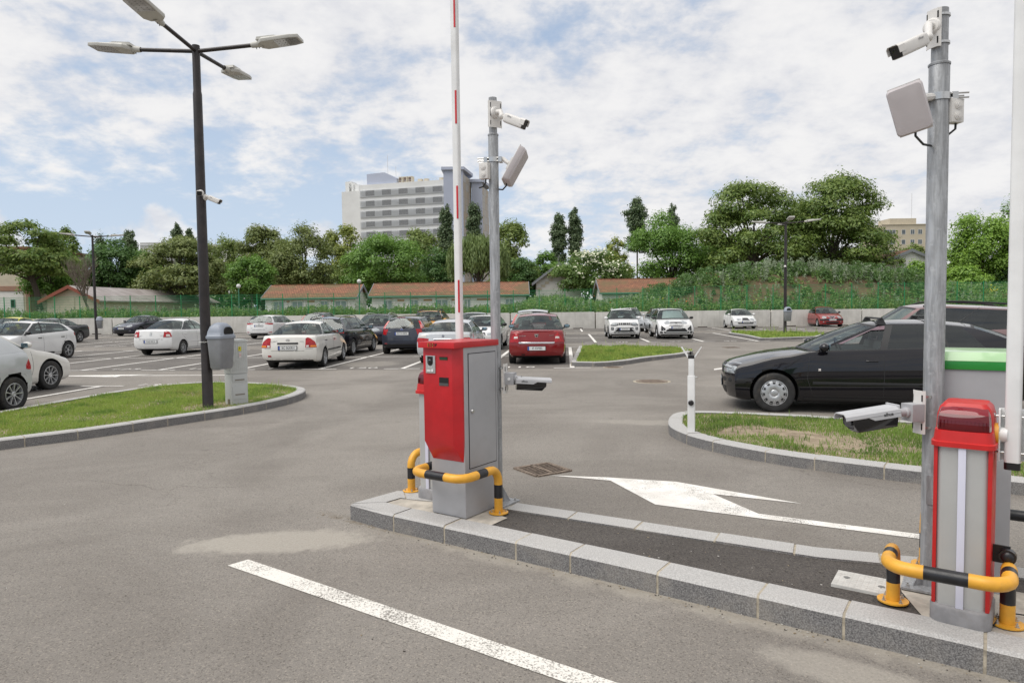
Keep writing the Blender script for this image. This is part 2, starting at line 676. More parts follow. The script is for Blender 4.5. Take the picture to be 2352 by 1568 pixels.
def flat(name, polys, z, mat, kind='structure'):
    mb = MB()
    for p in polys:
        n_ = len(p)
        ar = sum(p[i][0] * p[(i + 1) % n_][1] - p[(i + 1) % n_][0] * p[i][1] for i in range(n_))
        if ar < 0:
            p = p[::-1]
        mb.add([(q[0], q[1], z) for q in p], [tuple(range(n_))])
    o = mb.build(name, [mat])
    o['kind'] = kind
    return o


def rectB(a0, b0, a1, b1):
    return [B(a0, b0), B(a1, b0), B(a1, b1), B(a0, b1)]


flat('parking_surface', [rectB(-60, -0.14, 4.95, 10.1), rectB(-60, 13.3, 60, 24.1), rectB(-60, 28.0, 60, 35.5), rectB(-22, -9.4, -5.95, -3.95)], 0.004, m_park)
lines = []
S = 2.425
for k in range(-9, 3):
    a = S * k
    lines.append(rectB(a - .065, .06, a + .065, 9.9))
    lines.append(rectB(a - .52, 0, a + .52, .10))
    lines.append(rectB(a - .52, 9.9, a + .52, 10.0))
lines.append(rectB(-22, 4.95, 4.85, 5.06))
for k in range(-12, 9):
    a = 6.11 + 2.53 * k
    lines.append(rectB(a - .065, 13.75, a + .065, 23.7))
    lines.append(rectB(a - .52, 13.65, a + .52, 13.77))
    lines.append(rectB(a - .52, 23.7, a + .52, 23.82))
lines.append(rectB(-26, 18.85, 10.6, 18.98))
for k in range(-19, 13):
    a = 15.83 + 2.5 * k
    lines.append(rectB(a - .065, 28.55, a + .065, 34.2))
    lines.append(rectB(a - .52, 28.45, a + .52, 28.57))
for k in range(0, 5):
    a = -6.07 - S * k
    lines.append(rectB(a - .065, -9.2, a + .065, -4.1))
    lines.append(rectB(a - .52, -4.12, a + .52, -4.02))
flat('bay_lines', lines, 0.008, m_paint)
# short line beside the black car
flat('short_line', [[G(1640, 850), G(1640, 847), G(1720, 836), G(1720, 839)]], 0.004, m_paint)
# lane arrow far left, pointing left
flat('left_arrow', [[B(-4.2, -1.62), B(-4.2, -1.50), B(-7.1, -1.50), B(-6.6, -1.18), B(-9.4, -1.56), B(-7.2, -1.95), B(-7.3, -1.62)]], 0.004, m_paint)


def zc(x, y):
    return ((1450 + x * .5527) / 1.2755, (1330 + y * .5527) / 1.2755)


flat('lane_arrow', [[G(*zc(*p)) for p in q] for q in (
    [(290, 113), (600, 124), (960, 147), (1155, 212), (1395, 316), (1380, 338), (850, 268), (612, 141)],
    [(960, 147), (1625, 263), (1155, 212)], [(1395, 316), (2700, 482), (2700, 507), (1380, 338)])], 0.004, m_paint)
la, lb, lc, ld = G(522.6, 1299), G(570, 1285), G(1176, 1487.7), G(1176, 1525)
flat('lane_line', [[la, lb, lb + (lc - lb) * 2.2, la + (ld - la) * 2.2]], 0.004, m_paint_old)
nm = MB()
for bay, (txt, a, bb, rot) in enumerate([('120', -1.25, .38, 0), ('121', -3.7, .38, 0), ('122', -6.1, .38, 0), ('123', -8.5, .38, 0), ('118', 3.35, .38, 0), ('119', 1.2, .38, 0),
                                         ('98', 7.35, 13.95, 0), ('97', 9.9, 13.95, 0), ('96', 12.45, 13.95, 0), ('107', -15.6, 13.95, 0), ('108', -18.1, 13.95, 0), ('106', -13, 13.95, 0),
                                         ('45', 17.1, 28.75, 0), ('44', 19.6, 28.75, 0), ('43', 22.1, 28.75, 0), ('46', 14.6, 28.75, 0), ('135', -4.9, -3.9, 0), ('136', -7.3, -4.75, 0)]):
    p = B(a, bb)
    nm.mesh(text_mesh(txt, 0.50, 0), Matrix.Translation((p.x, p.y, .008)) @ Matrix.Rotation(TH, 4, 'Z') @ Matrix.Scale(1.25, 4, (1, 0, 0)))
nm.build('bay_numbers', [m_paint])['kind'] = 'structure'

# ================================================================== kerbs
m_gran, n, b = newmat('granite')
tc = n.n('ShaderNodeTexCoord').outputs['Object']
g1 = n.noise(tc, 130, 3, 0.7)
g2 = n.noise(tc, 3.0, 5, 0.6)
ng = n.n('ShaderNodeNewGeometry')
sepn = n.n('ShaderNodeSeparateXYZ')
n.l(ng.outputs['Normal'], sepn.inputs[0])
c = n.mix(n.ramp(g1, 0.34, 0.66), (.085, .082, .082), (.265, .258, .252))
c = n.mix(n.math('MULTIPLY', n.ramp(n.noise(tc, 75, 2), 0.58, 0.66), .6), c, (.10, .095, .095))
c = n.mix(n.math('MULTIPLY', n.ramp(g2, 0.45, 0.75), .35), c, (.40, .36, .30))
# faces turned upwards are mixed paler than the upright ones
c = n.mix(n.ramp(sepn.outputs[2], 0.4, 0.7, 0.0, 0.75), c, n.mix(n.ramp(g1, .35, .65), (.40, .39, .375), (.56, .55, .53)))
n.l(c, b.inputs['Base Color'])
b.inputs['Roughness'].default_value = 0.8
bp = n.n('ShaderNodeBump')
bp.inputs['Strength'].default_value = .5
bp.inputs['Distance'].default_value = .004
n.l(g1, bp.inputs['Height'])
n.l(bp.outputs[0], b.inputs['Normal'])
m_mortar = M('mortar', (.38, .335, .26), .95, var=.25, scale=25, bump=.6, bscale=90)
KH = 0.13


def offset_poly(P, d):
    n_ = len(P)
    out = []
    for i in range(n_):
        a, q, c_ = P[i - 1], P[i], P[(i + 1) % n_]
        t1, t2 = (q - a).normalized(), (c_ - q).normalized()
        n1, n2 = Vector((-t1.y, t1.x)), Vector((-t2.y, t2.x))
        m_ = n1 + n2
        if m_.length < 1e-4:
            m_ = n1
        m_.normalize()
        out.append(q + m_ * (d / max(0.45, m_.dot(n1))))
    return out


def kerb(outline, width=.19, stone=.60, jit=1):
    """a ring of granite kerb stones with mortar joints; outline counter-clockwise"""
    P = [Vector(p[:2]) for p in outline]
    ar = sum(P[i].x * P[(i + 1) % len(P)].y - P[(i + 1) % len(P)].x * P[i].y for i in range(len(P)))
    if ar < 0:
        P.reverse()
    inner = offset_poly(P, width)
    n_ = len(P)
    L = [0]
    for i in range(n_):
        L.append(L[-1] + (P[(i + 1) % n_] - P[i]).length)
    tot = L[-1]

    def at(s):
        s = s % tot
        i = max(j for j in range(n_) if L[j] <= s + 1e-9)
        t = (s - L[i]) / max(1e-9, L[i + 1] - L[i])
        return P[i].lerp(P[(i + 1) % n_], t), inner[i].lerp(inner[(i + 1) % n_], t)
    mb = MB()
    rr = random.Random(jit)
    ns = max(4, int(tot / stone))
    cuts = [tot * (i + rr.uniform(-.12, .12)) / ns for i in range(ns)]

    def sweep(ss, ins, top, mi, ch):
        prof = []
        for s_ in ss:
            o, i_ = at(s_)
            d = (i_ - o)
            dn = d.normalized()
            o2, i2 = o + dn * ins, i_ - dn * ins
            q = o2 + dn * ch
            prof.append([(o2.x, o2.y, -.03), (o2.x, o2.y, top - ch), (q.x, q.y, top), (i2.x, i2.y, top), (i2.x, i2.y, -.03)])
        m_ = len(prof)
        vs = [p for pr in prof for p in pr]
        fs = []
        for j in range(m_ - 1):
            for k in range(4):
                fs.append((j * 5 + k, (j + 1) * 5 + k, (j + 1) * 5 + k + 1, j * 5 + k + 1))
        fs += [(0, 1, 2, 3, 4), tuple((m_ - 1) * 5 + k for k in (4, 3, 2, 1, 0))]
        mb.add(vs, fs, mi)
    for i in range(ns):
        s0, s1 = cuts[i] + .007, (cuts[(i + 1)] if i + 1 < ns else cuts[0] + tot) - .007
        mids = sorted(x for x in [l for l in L] + [l + tot for l in L] if s0 + .02 < x < s1 - .02)
        sweep([s0] + mids + [s1], 0, KH + rr.uniform(-.003, .003), 0, .016)
    for i in range(ns):
        sweep([cuts[i] - .013, cuts[i] + .013], .002, KH - .003, 1, .015)
    o = mb.build('kerb', [m_gran, m_mortar])
    o['kind'] = 'structure'
    return inner


m_soil, n, b = newmat('island_soil')
tc = n.n('ShaderNodeTexCoord').outputs['Object']
c = n.mix(n.ramp(n.noise(tc, 6, 6, .65), .35, .7), (.20, .15, .10), (.36, .29, .20))
c = n.mix(n.ramp(n.noise(tc, 120, 3, .7), .5, .7), c, (.45, .38, .28))
n.l(c, b.inputs['Base Color'])
b.inputs['Roughness'].default_value = .95
bp = n.n('ShaderNodeBump')
bp.inputs['Strength'].default_value = .8
bp.inputs['Distance'].default_value = .02
n.l(n.noise(tc, 40, 5, .7), bp.inputs['Height'])
n.l(bp.outputs[0], b.inputs['Normal'])


def grassmat(name, light, dark, dry):
    m, n, b = newmat(name)
    n.t.nodes.remove(b)
    out = n.t.nodes['Material Output']
    g = n.n('ShaderNodeNewGeometry')
    tc = n.n('ShaderNodeTexCoord').outputs['Object']
    f = g.outputs['Random Per Island']
    c = n.mix(f, [x * .8 for x in light], [x * 1.2 for x in light])
    c = n.mix(n.ramp(n.noise(tc, 1.7, 5, .6, .3), .50, .63), c, dark)
    c = n.mix(n.math('MULTIPLY', n.ramp(n.math('ADD', n.math('MULTIPLY', f, .5), n.noise(tc, 1.1, 4, .6)), .93, 1.06), .8), c, dry)
    df = n.n('ShaderNodeBsdfDiffuse')
    n.l(c, df.inputs[0])
    tl = n.n('ShaderNodeBsdfTranslucent')
    n.l(c, tl.inputs[0])
    mx = n.n('ShaderNodeMixShader')
    mx.inputs[0].default_value = .4
    n.l(df.outputs[0], mx.inputs[1])
    n.l(tl.outputs[0], mx.inputs[2])
    n.l(mx.outputs[0], out.inputs[0])
    return m


m_grass = grassmat('lawn', (.31, .42, .098), (.17, .285, .068), (.44, .40, .16))
m_grass2 = grassmat('thin_lawn', (.235, .345, .085), (.145, .235, .060), (.42, .37, .17))


def grass(inner, dens, mat, h=.055, wd=.009, bare=None, seed=1, tall=.004):
    inner = offset_poly(inner, -.022)
    xs = [p[0] for p in inner]
    ys = [p[1] for p in inner]
    x0, x1, y0, y1 = min(xs), max(xs), min(ys), max(ys)
    n_ = int((x1 - x0) * (y1 - y0) * dens)
    r = np.random.default_rng(seed)
    x = r.uniform(x0, x1, n_)
    y = r.uniform(y0, y1, n_)
    k = inside(inner, x, y)
    x, y = x[k], y[k]
    # lumpy growth field
    def field(x, y, s, ph):
        f = np.zeros_like(x)
        rr = np.random.default_rng(ph)
        for i in range(7):
            a = rr.uniform(0, 2 * PI)
            q = s * rr.uniform(.5, 2.2)
            f += np.sin((x * np.cos(a) + y * np.sin(a)) * q + rr.uniform(0, 6)) / 7 ** .5
        return f
    f = field(x, y, 4.0, seed + 5)
    keep = np.ones(len(x), bool)
    if bare is not None:
        bf = field(x, y, 3.2, seed + 9) * .35
        for (bx, by, br, ba) in bare:
            dd = np.sqrt((x - bx) ** 2 + (y - by) ** 2) / br
            keep &= ~((dd + bf < 1) & (r.uniform(0, 1, len(x)) < ba))
    x, y, f = x[keep], y[keep], f[keep]
    n_ = len(x)
    hh = h * r.uniform(.45, 1.25, n_) * (1 + .42 * np.clip(f, -1, 1.6))
    tl = r.uniform(0, 1, n_) < tall
    hh = np.where(tl, hh * r.uniform(1.8, 3.2, n_), hh)
    a = r.uniform(0, 2 * PI, n_)
    lean = r.uniform(.1, .75, n_) * hh
    la_ = r.uniform(0, 2 * PI, n_)
    ca, sa = np.cos(a) * wd * r.uniform(.6, 1.4, n_) / 2, np.sin(a) * wd / 2
    z0 = KH - .025
    V = np.zeros((n_, 5, 3))
    V[:, 0] = np.stack([x - ca, y - sa, np.full(n_, z0)], 1)
    V[:, 1] = np.stack([x + ca, y + sa, np.full(n_, z0)], 1)
    mx_, my_ = x + np.cos(la_) * lean * .35, y + np.sin(la_) * lean * .35
    V[:, 2] = np.stack([mx_ + ca * .8, my_ + sa * .8, z0 + hh * .62], 1)
    V[:, 3] = np.stack([mx_ - ca * .8, my_ - sa * .8, z0 + hh * .62], 1)
    V[:, 4] = np.stack([x + np.cos(la_) * lean, y + np.sin(la_) * lean, z0 + hh], 1)
    i = np.arange(n_)[:, None] * 5
    F1 = np.concatenate([i + 0, i + 1, i + 2], 1)
    F2 = np.concatenate([i + 0, i + 2, i + 3], 1)
    F3 = np.concatenate([i + 3, i + 2, i + 4], 1)
    F = np.concatenate([F1, F2, F3], 0)
    o = np_mesh('grass', V.reshape(-1, 3), F, [mat])
    o['kind'] = 'stuff'
    o['label'] = 'lawn grass growing inside a kerbed island'
    o['category'] = 'grass'
    return o


def soil(inner, z=KH - .02, mat=None, name='island_soil'):
    mb = MB()
    mb.add([(p[0], p[1], z) for p in inner], [tuple(range(len(inner)))])
    me = mb.build(name, [mat or m_soil])
    me['kind'] = 'structure'
    return me


# --- left island with the tall lamp
LI = smooth_poly([(-8.9, 6.2), (-7.5, 7.35), (-6.44, 8.49), (-5.76, 9.16), (-5.11, 10.21), (-4.45, 11.17), (-4.07, 12.25), (-4.02, 13.2), (-4.25, 13.95), (-5.01, 14.62), (-6.01, 15.21), (-6.9, 15.35), (-7.6, 14.85), (-8.05, 13.6), (-8.25, 12.0), (-8.45, 10.3), (-9.0, 8.5), (-9.6, 7.0)], 2)
il = kerb(LI, jit=3)
soil(il)
grass(il, 3000, m_grass, .050, .008, [(-4.75, 11.9, .30, .75), (-5.05, 11.25, .35, .7), (-4.6, 12.5, .28, .6), (-5.6, 9.6, .4, .45), (-4.45, 13.2, .22, .5)], 2, .006)
# --- island in the middle
MI = [G(1311, 841), G(1366, 842), G(1405, 840.4), G(1438, 837.4), G(1483, 829.9), G(1519, 825.4), G(1552, 821.8), G(1579, 817.9), G(1589, 813), G(1588, 805.5, KH), G(1570, 798.4, KH), G(1555, 796.9, KH), G(1500, 795.5, KH), G(1330, 793.6, KH)]
im = kerb(smooth_poly(MI[:1], 0) + smooth_poly(MI[1:13], 1, False) + [Vector(MI[13][:2])], jit=5)
soil(im)
grass(im, 900, m_grass, .085, .016, None, 4, .012)
# --- far right island with a lamp


def zf(x, y):
    return ((2080 + x * .18707) / 1.2755, (880 + y * .18707) / 1.2755)


FI = [G(*zf(285, 536)), G(*zf(540, 575)), G(*zf(780, 630)), G(*zf(1000, 626)), G(*zf(1690, 600)), G(*zf(1770, 560)), G(*zf(1775, 530), KH), G(*zf(1650, 518), KH), G(*zf(1450, 508), KH), G(*zf(300, 492), KH)]
fi = kerb([Vector(p[:2]) for p in FI], jit=6)
soil(fi)
grass(fi, 350, m_grass, .13, .03, None, 6, .02)
# --- right island with the black car behind
RI = [(2.09, 9.2), (2.05, 8.7), (2.20, 8.06), (2.66, 7.35), (3.17, 6.84), (3.84, 6.33), (5.6, 5.2), (8.5, 3.6), (9.2, 6.6), (7.2, 8.15), (5.38, 9.06), (4.42, 9.55), (3.36, 10.02), (2.75, 10.2), (2.35, 10.05)]
RIs = smooth_poly(RI, 2)
ir = kerb(RIs, jit=8)
soil(ir)
grass(ir, 2600, m_grass2, .05, .008, [(2.95, 8.5, .52, .93), (3.45, 7.95, .42, .85), (4.3, 7.35, .22, .7)], 8, .004)
# --- central island carrying the gate equipment
CIN = [(-1.33, 5.47), (-1.02, 5.22), (-0.69, 5.0), (-0.25, 4.71), (.59, 4.14), (1.43, 3.55), (2.27, 2.96), (3.8, 1.9), (5.6, .65), (6.2, 1.6), (4.5, 3.0), (2.9, 4.05), (1.97, 4.36), (1.09, 4.86), (-.05, 5.5), (-1.01, 5.86)]
CI = [Vector(p) for p in CIN]
ic = kerb(CI, width=.20, stone=.52, jit=9)
m_conc = M('concrete_pad', (.45, .41, .35), .9, var=.2, scale=9, bump=.6, bscale=120)
soil(ic, KH - .012, m_patch, 'island_tarmac')


def along(a, c):
    """point on the central island: a metres along it from its left tip, c metres in from the near kerb face"""
    p0 = Vector((-1.33, 5.47))
    return p0 + ISD * a + ISN * c


flat('concrete_pad', [[along(.05, .19), along(1.28, .19), along(1.28, .40), along(1.1, .44), along(1.05, .66), along(.3, .60)],
                      [along(3.98, .19), along(5.4, .19), along(5.4, .85), along(3.80, .80), along(3.86, .48)]], KH - .006, m_conc)

# ------------------------------------------------------------------ drain grate and covers
m_rust = M('rusty_iron', (.20, .155, .12), .8, metal=.3, var=.35, scale=30, bump=.4)
m_dark = M('dark_void', (.012, .012, .012), .9)


def grate(loc, rz, size, label):
    t = thing('drain_grate', label, 'drain grate', (loc.x, loc.y, 0), rz)
    s_ = size / 2
    mb = MB()
    for sx, sy, w_, h_ in ((0, -s_, size, .04), (0, s_, size, .04), (-s_, 0, .04, size), (s_, 0, .04, size), (0, 0, .03, size)):
        mb.box((sx, sy, .006), (w_, h_, .016))
    mb.build('frame', [m_rust], t)
    mb = MB()
    for i in range(9):
        yy = -s_ + size * (i + .5) / 9
        for sx in (-.25, .25):
            mb.box((sx * size, yy, .005), (size * .46, .017, .012), rot=R(14))
    mb.build('bars', [m_rust], t)
    mb = MB()
    mb.box((0, 0, .001), (size, size, .002))
    mb.build('shaft', [m_dark], t)
    return t


gg = (G(1188, 1076) + G(1306, 1080) + G(1255, 1068) + G(1235, 1092)) / 4
gd = G(1306, 1080) - G(1235, 1092)
grate(gg, math.atan2(gd.y, gd.x), .42, 'square rusty drain grate in the asphalt beside the white lane arrow')
g2 = G(1679, 798)
grate(g2, .1, .5, 'small dark drain grate in the road behind the white support post')


def cover(loc, r, label):
    t = thing('manhole_cover', label, 'manhole cover', (loc.x, loc.y, 0))
    MB().lathe([(r, -.005), (r, .005), (r * .88, .006), (0.001, .006)], 28).build('frame', [m_mortar], t, smooth=30)
    mb = MB()
    mb.lathe([(r * .86, .004), (r * .86, .011), (0.001, .011)], 28)
    for i in range(-3, 4):
        mb.box((0, i * r * .2, .0125), (r * 1.1, r * .06, .003))
    mb.build('lid', [m_rust], t, smooth=30)


cover(G(1497, 876), .42, 'round rusty manhole cover in the open road left of the white support post')
cover(G(1408, 843.5), .28, 'round manhole cover at the foot of the middle grass island')
# low pebbles and twigs along the kerb foot and on the tarmac
mb = MB()
rr = random.Random(5)
for i in range(260):
    a = rr.uniform(-.3, 5.2)
    if rr.random() < .6:
        p = along(a, -abs(rr.gauss(0, .05)) - .006)
        z = .003
    elif rr.random() < .5:
        p = along(rr.uniform(1.4, 3.6), rr.uniform(.24, .6))
        z = KH - .010
    else:
        p = Vector((rr.uniform(-5, 2.2), rr.uniform(3.2, 9)))
        z = .002
        if p.dot(ISN) > 3.66 and p.dot(ISN) < 4.7:
            continue
    s_ = rr.uniform(.002, .0055)
    mb.box((p.x, p.y, z + s_ * .3), (s_ * rr.uniform(1, 2.6), s_, s_ * .7), rr.choice((0, 0, 1, 2)), rot=rr.uniform(0, 3))
o = mb.build('grit', [M('grit_dark', (.07, .06, .05), .9), M('grit_tan', (.30, .24, .16), .9), M('grit_pale', (.5, .48, .44), .9)])
tag(o, 'loose grit and twigs lying along the kerb', 'grit', kind='stuff')
# ================================================================== equipment on the island
RZI = math.atan2(ISD.y, ISD.x)


def isl(d, n):
    p = ISD * d + ISN * n
    return Vector((p.x, p.y, KH))


m_red = M('red_paint', (.50, .010, .016), .38, var=.10, scale=5, coat=.15, bump=.05, bscale=300)
m_redpl = M('red_plastic', (.50, .014, .013), .42, var=.08, scale=8)
m_grey = M('grey_coat', (.36, .36, .37), .42, var=.06, scale=4, bump=.10, bscale=350, dirt=.25)
m_alu = M('brushed_aluminium', (.47, .47, .455), .40, metal=.25, var=.05, scale=3)
m_strip = M('milky_strip', (.62, .62, .72), .35)
m_plinth = M('plinth_plastic', (.24, .235, .24), .6, var=.15, scale=12, dirt=.3)
m_white = M('white_coat', (.74, .74, .73), .4, var=.06, scale=4, dirt=.15)
m_whitepl = M('white_plastic', (.66, .64, .61), .45, var=.05, scale=9, dirt=.18)
m_blackpl = M('black_plastic', (.013, .012, .013), .35)
m_yel = M('yellow_coat', (.72, .36, .035), .42, var=.10, scale=14, dirt=.25)
m_blk = M('black_coat', (.014, .014, .016), .36, var=.3, scale=20)
m_zinc, n, b = newmat('galvanised_steel')
tc = n.n('ShaderNodeTexCoord').outputs['Object']
vo = n.n('ShaderNodeTexVoronoi')
vo.inputs['Scale'].default_value = 55
n.l(tc, vo.inputs['Vector'])
mp = n.n('ShaderNodeMapping')
mp.inputs['Scale'].default_value = (1, 1, .12)
n.l(tc, mp.inputs[0])
st = n.noise(mp.outputs[0], 45, 5, .65, .4)
c = n.mix(n.ramp(st, .35, .68), (.25, .255, .26), (.40, .41, .42))
c = n.mix(n.math('MULTIPLY', n.ramp(n.noise(tc, 28, 5, .7), .55, .7), .5), c, (.50, .51, .52))
n.l(c, b.inputs['Base Color'])
b.inputs['Metallic'].default_value = .35
n.l(n.ramp(vo.outputs['Color'], 0, 1, .38, .62), b.inputs['Roughness'])
m_bolt = M('bolt_steel', (.55, .55, .54), .3, metal=.9)
m_lens = M('red_lens', (.105, .002, .006), .08, coat=1)
m_lens2 = M('red_lens_upper', (.20, .008, .016), .12, coat=1)
m_green = M('green_paint', (.012, .24, .03), .35, coat=.3)
m_lime = M('pale_green_top', (.42, .66, .36), .3, coat=.5)
m_darkglass = M('dark_glass', (.008, .008, .010), .05, coat=1)
m_lcd = M('lcd_panel', (.02, .06, .03), .2)
m_silver = M('silver_plate', (.52, .53, .52), .35, metal=.5)
m_gold = M('gold_ink', (.55, .33, .05), .5)
m_cable = M('black_cable', (.01, .01, .01), .5)


def bolt(mb, x, y, z, mi, r=.011):
    mb.lathe([(r * 1.5, 0), (r * 1.5, .003), (r, .003), (r, .012), (.001, .012)], 6, mi, c=(x, y, z))
    mb.lathe([(r * .5, .012), (r * .5, .022), (.001, .022)], 6, mi, c=(x, y, z))


# ---------------------------------------------------------- ticket machine
def ticket_machine(loc, rz, label, lidmats, front=True, w=.33):
    t = thing('ticket_machine', label, 'ticket machine', loc, rz)
    d, H = .42, 1.325
    mb = MB()
    mb.box((0, 0, (H - .045) / 2), (w, d, H - .045))
    mb.build('body', [m_grey], t, bevel=.006)
    # door on the right flank
    mb = MB()
    mb.box((w / 2 + .002, .012, .80), (.006, d - .085, .86), 0)
    mb.build('door', [m_grey], t, bevel=.002)
    mb = MB()
    for (yy, zz, sy, sz) in ((.012, .80 + .433, d - .075, .005), (.012, .80 - .433, d - .075, .005), (.012 - (d - .08) / 2, .80, .005, .87), (.012 + (d - .08) / 2, .80, .005, .87)):
        mb.box((w / 2 + .0015, yy, zz), (.0035, sy, sz))
    mb.build('door_gap', [m_dark], t)
    mb = MB()
    mb.lathe([(.016, 0), (.016, .012), (.012, .017), (.001, .018)], 16, axis='x', c=(w / 2 + .004, -d / 2 + .085, .80))
    mb.box((w / 2 + .023, -d / 2 + .085, .80), (.003, .004, .014))
    mb.build('lock', [m_bolt], t, smooth=40)
    # overhanging lid
    mb = MB()
    mb.box((0, -.055, H - .0225), (w + .022, d + .13, .045), 0)
    lid = mb.build('lid', [lidmats[0]], t, bevel=.003)
    if len(lidmats) > 1:
        mb = MB()
        mb.extrude([(-.06 - d / 2, H + .001), (d / 2 + .005, H + .001), (d / 2 - .02, H + .05), (-.03 - d / 2, H + .05)], 'x', -w / 2 - .008, w / 2 + .008)
        mb.build('lid_top', [lidmats[1]], t, bevel=.006)
    # front cover with chamfered corner and sloping foot
    y0, y1 = -d / 2 + .002, -d / 2 - .075
    top, knee, foot = H - .047, .57, .425
    plan = [(-w / 2, y0), (-w / 2, y1), (w / 2 - .05, y1), (w / 2 - .002, y0 - .018), (w / 2 - .002, y0)]
    low = [(-w / 2 + .012, y0), (-w / 2 + .02, y0 - .004), (w / 2 - .02, y0 - .004), (w / 2 - .012, y0 - .002), (w / 2 - .012, y0)]
    vs = [(p[0], p[1], top) for p in plan] + [(p[0], p[1], knee) for p in plan] + [(p[0], p[1], foot) for p in low]
    fs = []
    for r_ in (0, 5):
        for i in range(5):
            j = (i + 1) % 5
            fs.append((r_ + i, r_ + 5 + i, r_ + 5 + j, r_ + j))
    fs += [(4, 3, 2, 1, 0)[::-1], (10, 11, 12, 13, 14)[::-1]]
    mb = MB()
    mb.add(vs, fs)
    cv = mb.build('front_cover', [m_red if front else m_green], t, bevel=.004)
    fx = lambda f: -w / 2 + f * (w - .05)
    yf = y1
    if front:
        mb = MB()
        mb.box((fx(.275), yf - .004, 1.155), (.092, .010, .132))
        ic_ = mb.build('intercom', [m_silver], t, bevel=.003)
        mb = MB()
        pts = [(fx(.275) - .026, 1.215), (fx(.275) - .026, 1.172)] + [(fx(.275) - .026 * math.cos(a), 1.172 - .026 * math.sin(a)) for a in np.linspace(0, PI, 10)] + [(fx(.275) + .026, 1.215)]
        mb.extrude(pts, 'y', yf - .0125, yf - .008, 0)
        mb.ball((fx(.275), yf - .010, 1.178), (.021, .015, .021), mi=0)
        mb.build('camera_eye', [m_darkglass], ic_, smooth=30)
        mb = MB()
        mb.lathe([(.008, 0), (.011, -.003), (.011, -.005), (.007, -.004), (.001, -.004)], 16, axis='y', c=(fx(.275) + .022, yf - .009, 1.112))
        mb.box((fx(.275) - .016, yf - .0095, 1.108), (.036, .003, .011))
        for i in range(3):
            mb.box((fx(.275) - .014 + i * .013, yf - .0095, 1.135), (.003, .003, .008))
        mb.build('call_button', [m_white], ic_, smooth=30)
        mb = MB()
        mb.box((fx(.72), yf + .001, 1.203), (.076, .010, .022), 0)
        mb.box((fx(.72), yf - .0045, 1.203 + .010), (.080, .004, .003), 1)
        mb.build('display', [m_lcd, m_dark], t)
        mb = MB()
        xc = fx(.72)
        mb.box((xc, yf - .0015, 1.030), (.090, .003, .062), 0)
        mb.add([(xc - .045, yf - .004, .999), (xc + .045, yf - .004, .999), (xc + .045, yf - .0035, 1.020), (xc - .045, yf - .0035, 1.020)], [(0, 1, 2, 3)], 1)
        mb.build('ticket_slot', [m_dark, M('slot_tray', (.07, .068, .066), .4)], t)
        tm = text_mesh('LOOP', .034, .0012)
        mb = MB()
        ly = -.055 - (d + .13) / 2
        mb.mesh(tm, Matrix.Translation((-.03, ly - .0012, H - .023)) @ Matrix.Rotation(PI / 2, 4, 'X') @ Matrix.Scale(.95, 4, (1, 0, 0)))
        for i in range(3):
            mb.box((-.074 + i * .0225, ly - .0012, H - .022), (.0028, .002, .030), 1)
        mb.build('lettering', [m_blackpl, m_gold], lid)
    return t


ticket_machine(isl(-3.328, 4.14), RZI, 'red fronted ticket machine with grey side door and red lid on the kerbed island', [m_red])
gm = ticket_machine(isl(-.04, 4.66) - Vector((0, 0, .075)), RZI + PI + R(4), 'grey ticket machine with a green lid behind the right galvanised pole', [m_green, m_lime], front=False, w=.31)


# ---------------------------------------------------------- barrier gate
def rounded(w, d, r, bulge=0.0, seg=5):
    pts = []
    for (cx_, cy_, a0) in ((w / 2 - r, -d / 2 + r, -90), (w / 2 - r, d / 2 - r, 0), (-w / 2 + r, d / 2 - r, 90), (-w / 2 + r, -d / 2 + r, 180)):
        for i in range(seg):
            a = R(a0 + 90 * i / (seg - 1))
            pts.append((cx_ + r * math.cos(a), cy_ + r * math.sin(a)))
    if bulge:
        pts = [(x, y + (-bulge if y < 0 else bulge) * (1 - (2 * x / w) ** 2)) for x, y in pts]
    return pts


def loft(mb, rings, mi=0, cap=True):
    """rings: list of (poly, z) with equal counts"""
    n_ = len(rings[0][0])
    vs = [(p[0], p[1], z if not callable(z) else z(p[0], p[1])) for poly, z in rings for p in poly]
    fs = []
    for i in range(len(rings) - 1):
        for k in range(n_):
            a, b_ = i * n_ + k, i * n_ + (k + 1) % n_
            fs.append((a, b_, b_ + n_, a + n_))
    if cap:
        fs += [tuple(range(n_ - 1, -1, -1)), tuple((len(rings) - 1) * n_ + k for k in range(n_))]
    mb.add(vs, fs, mi)


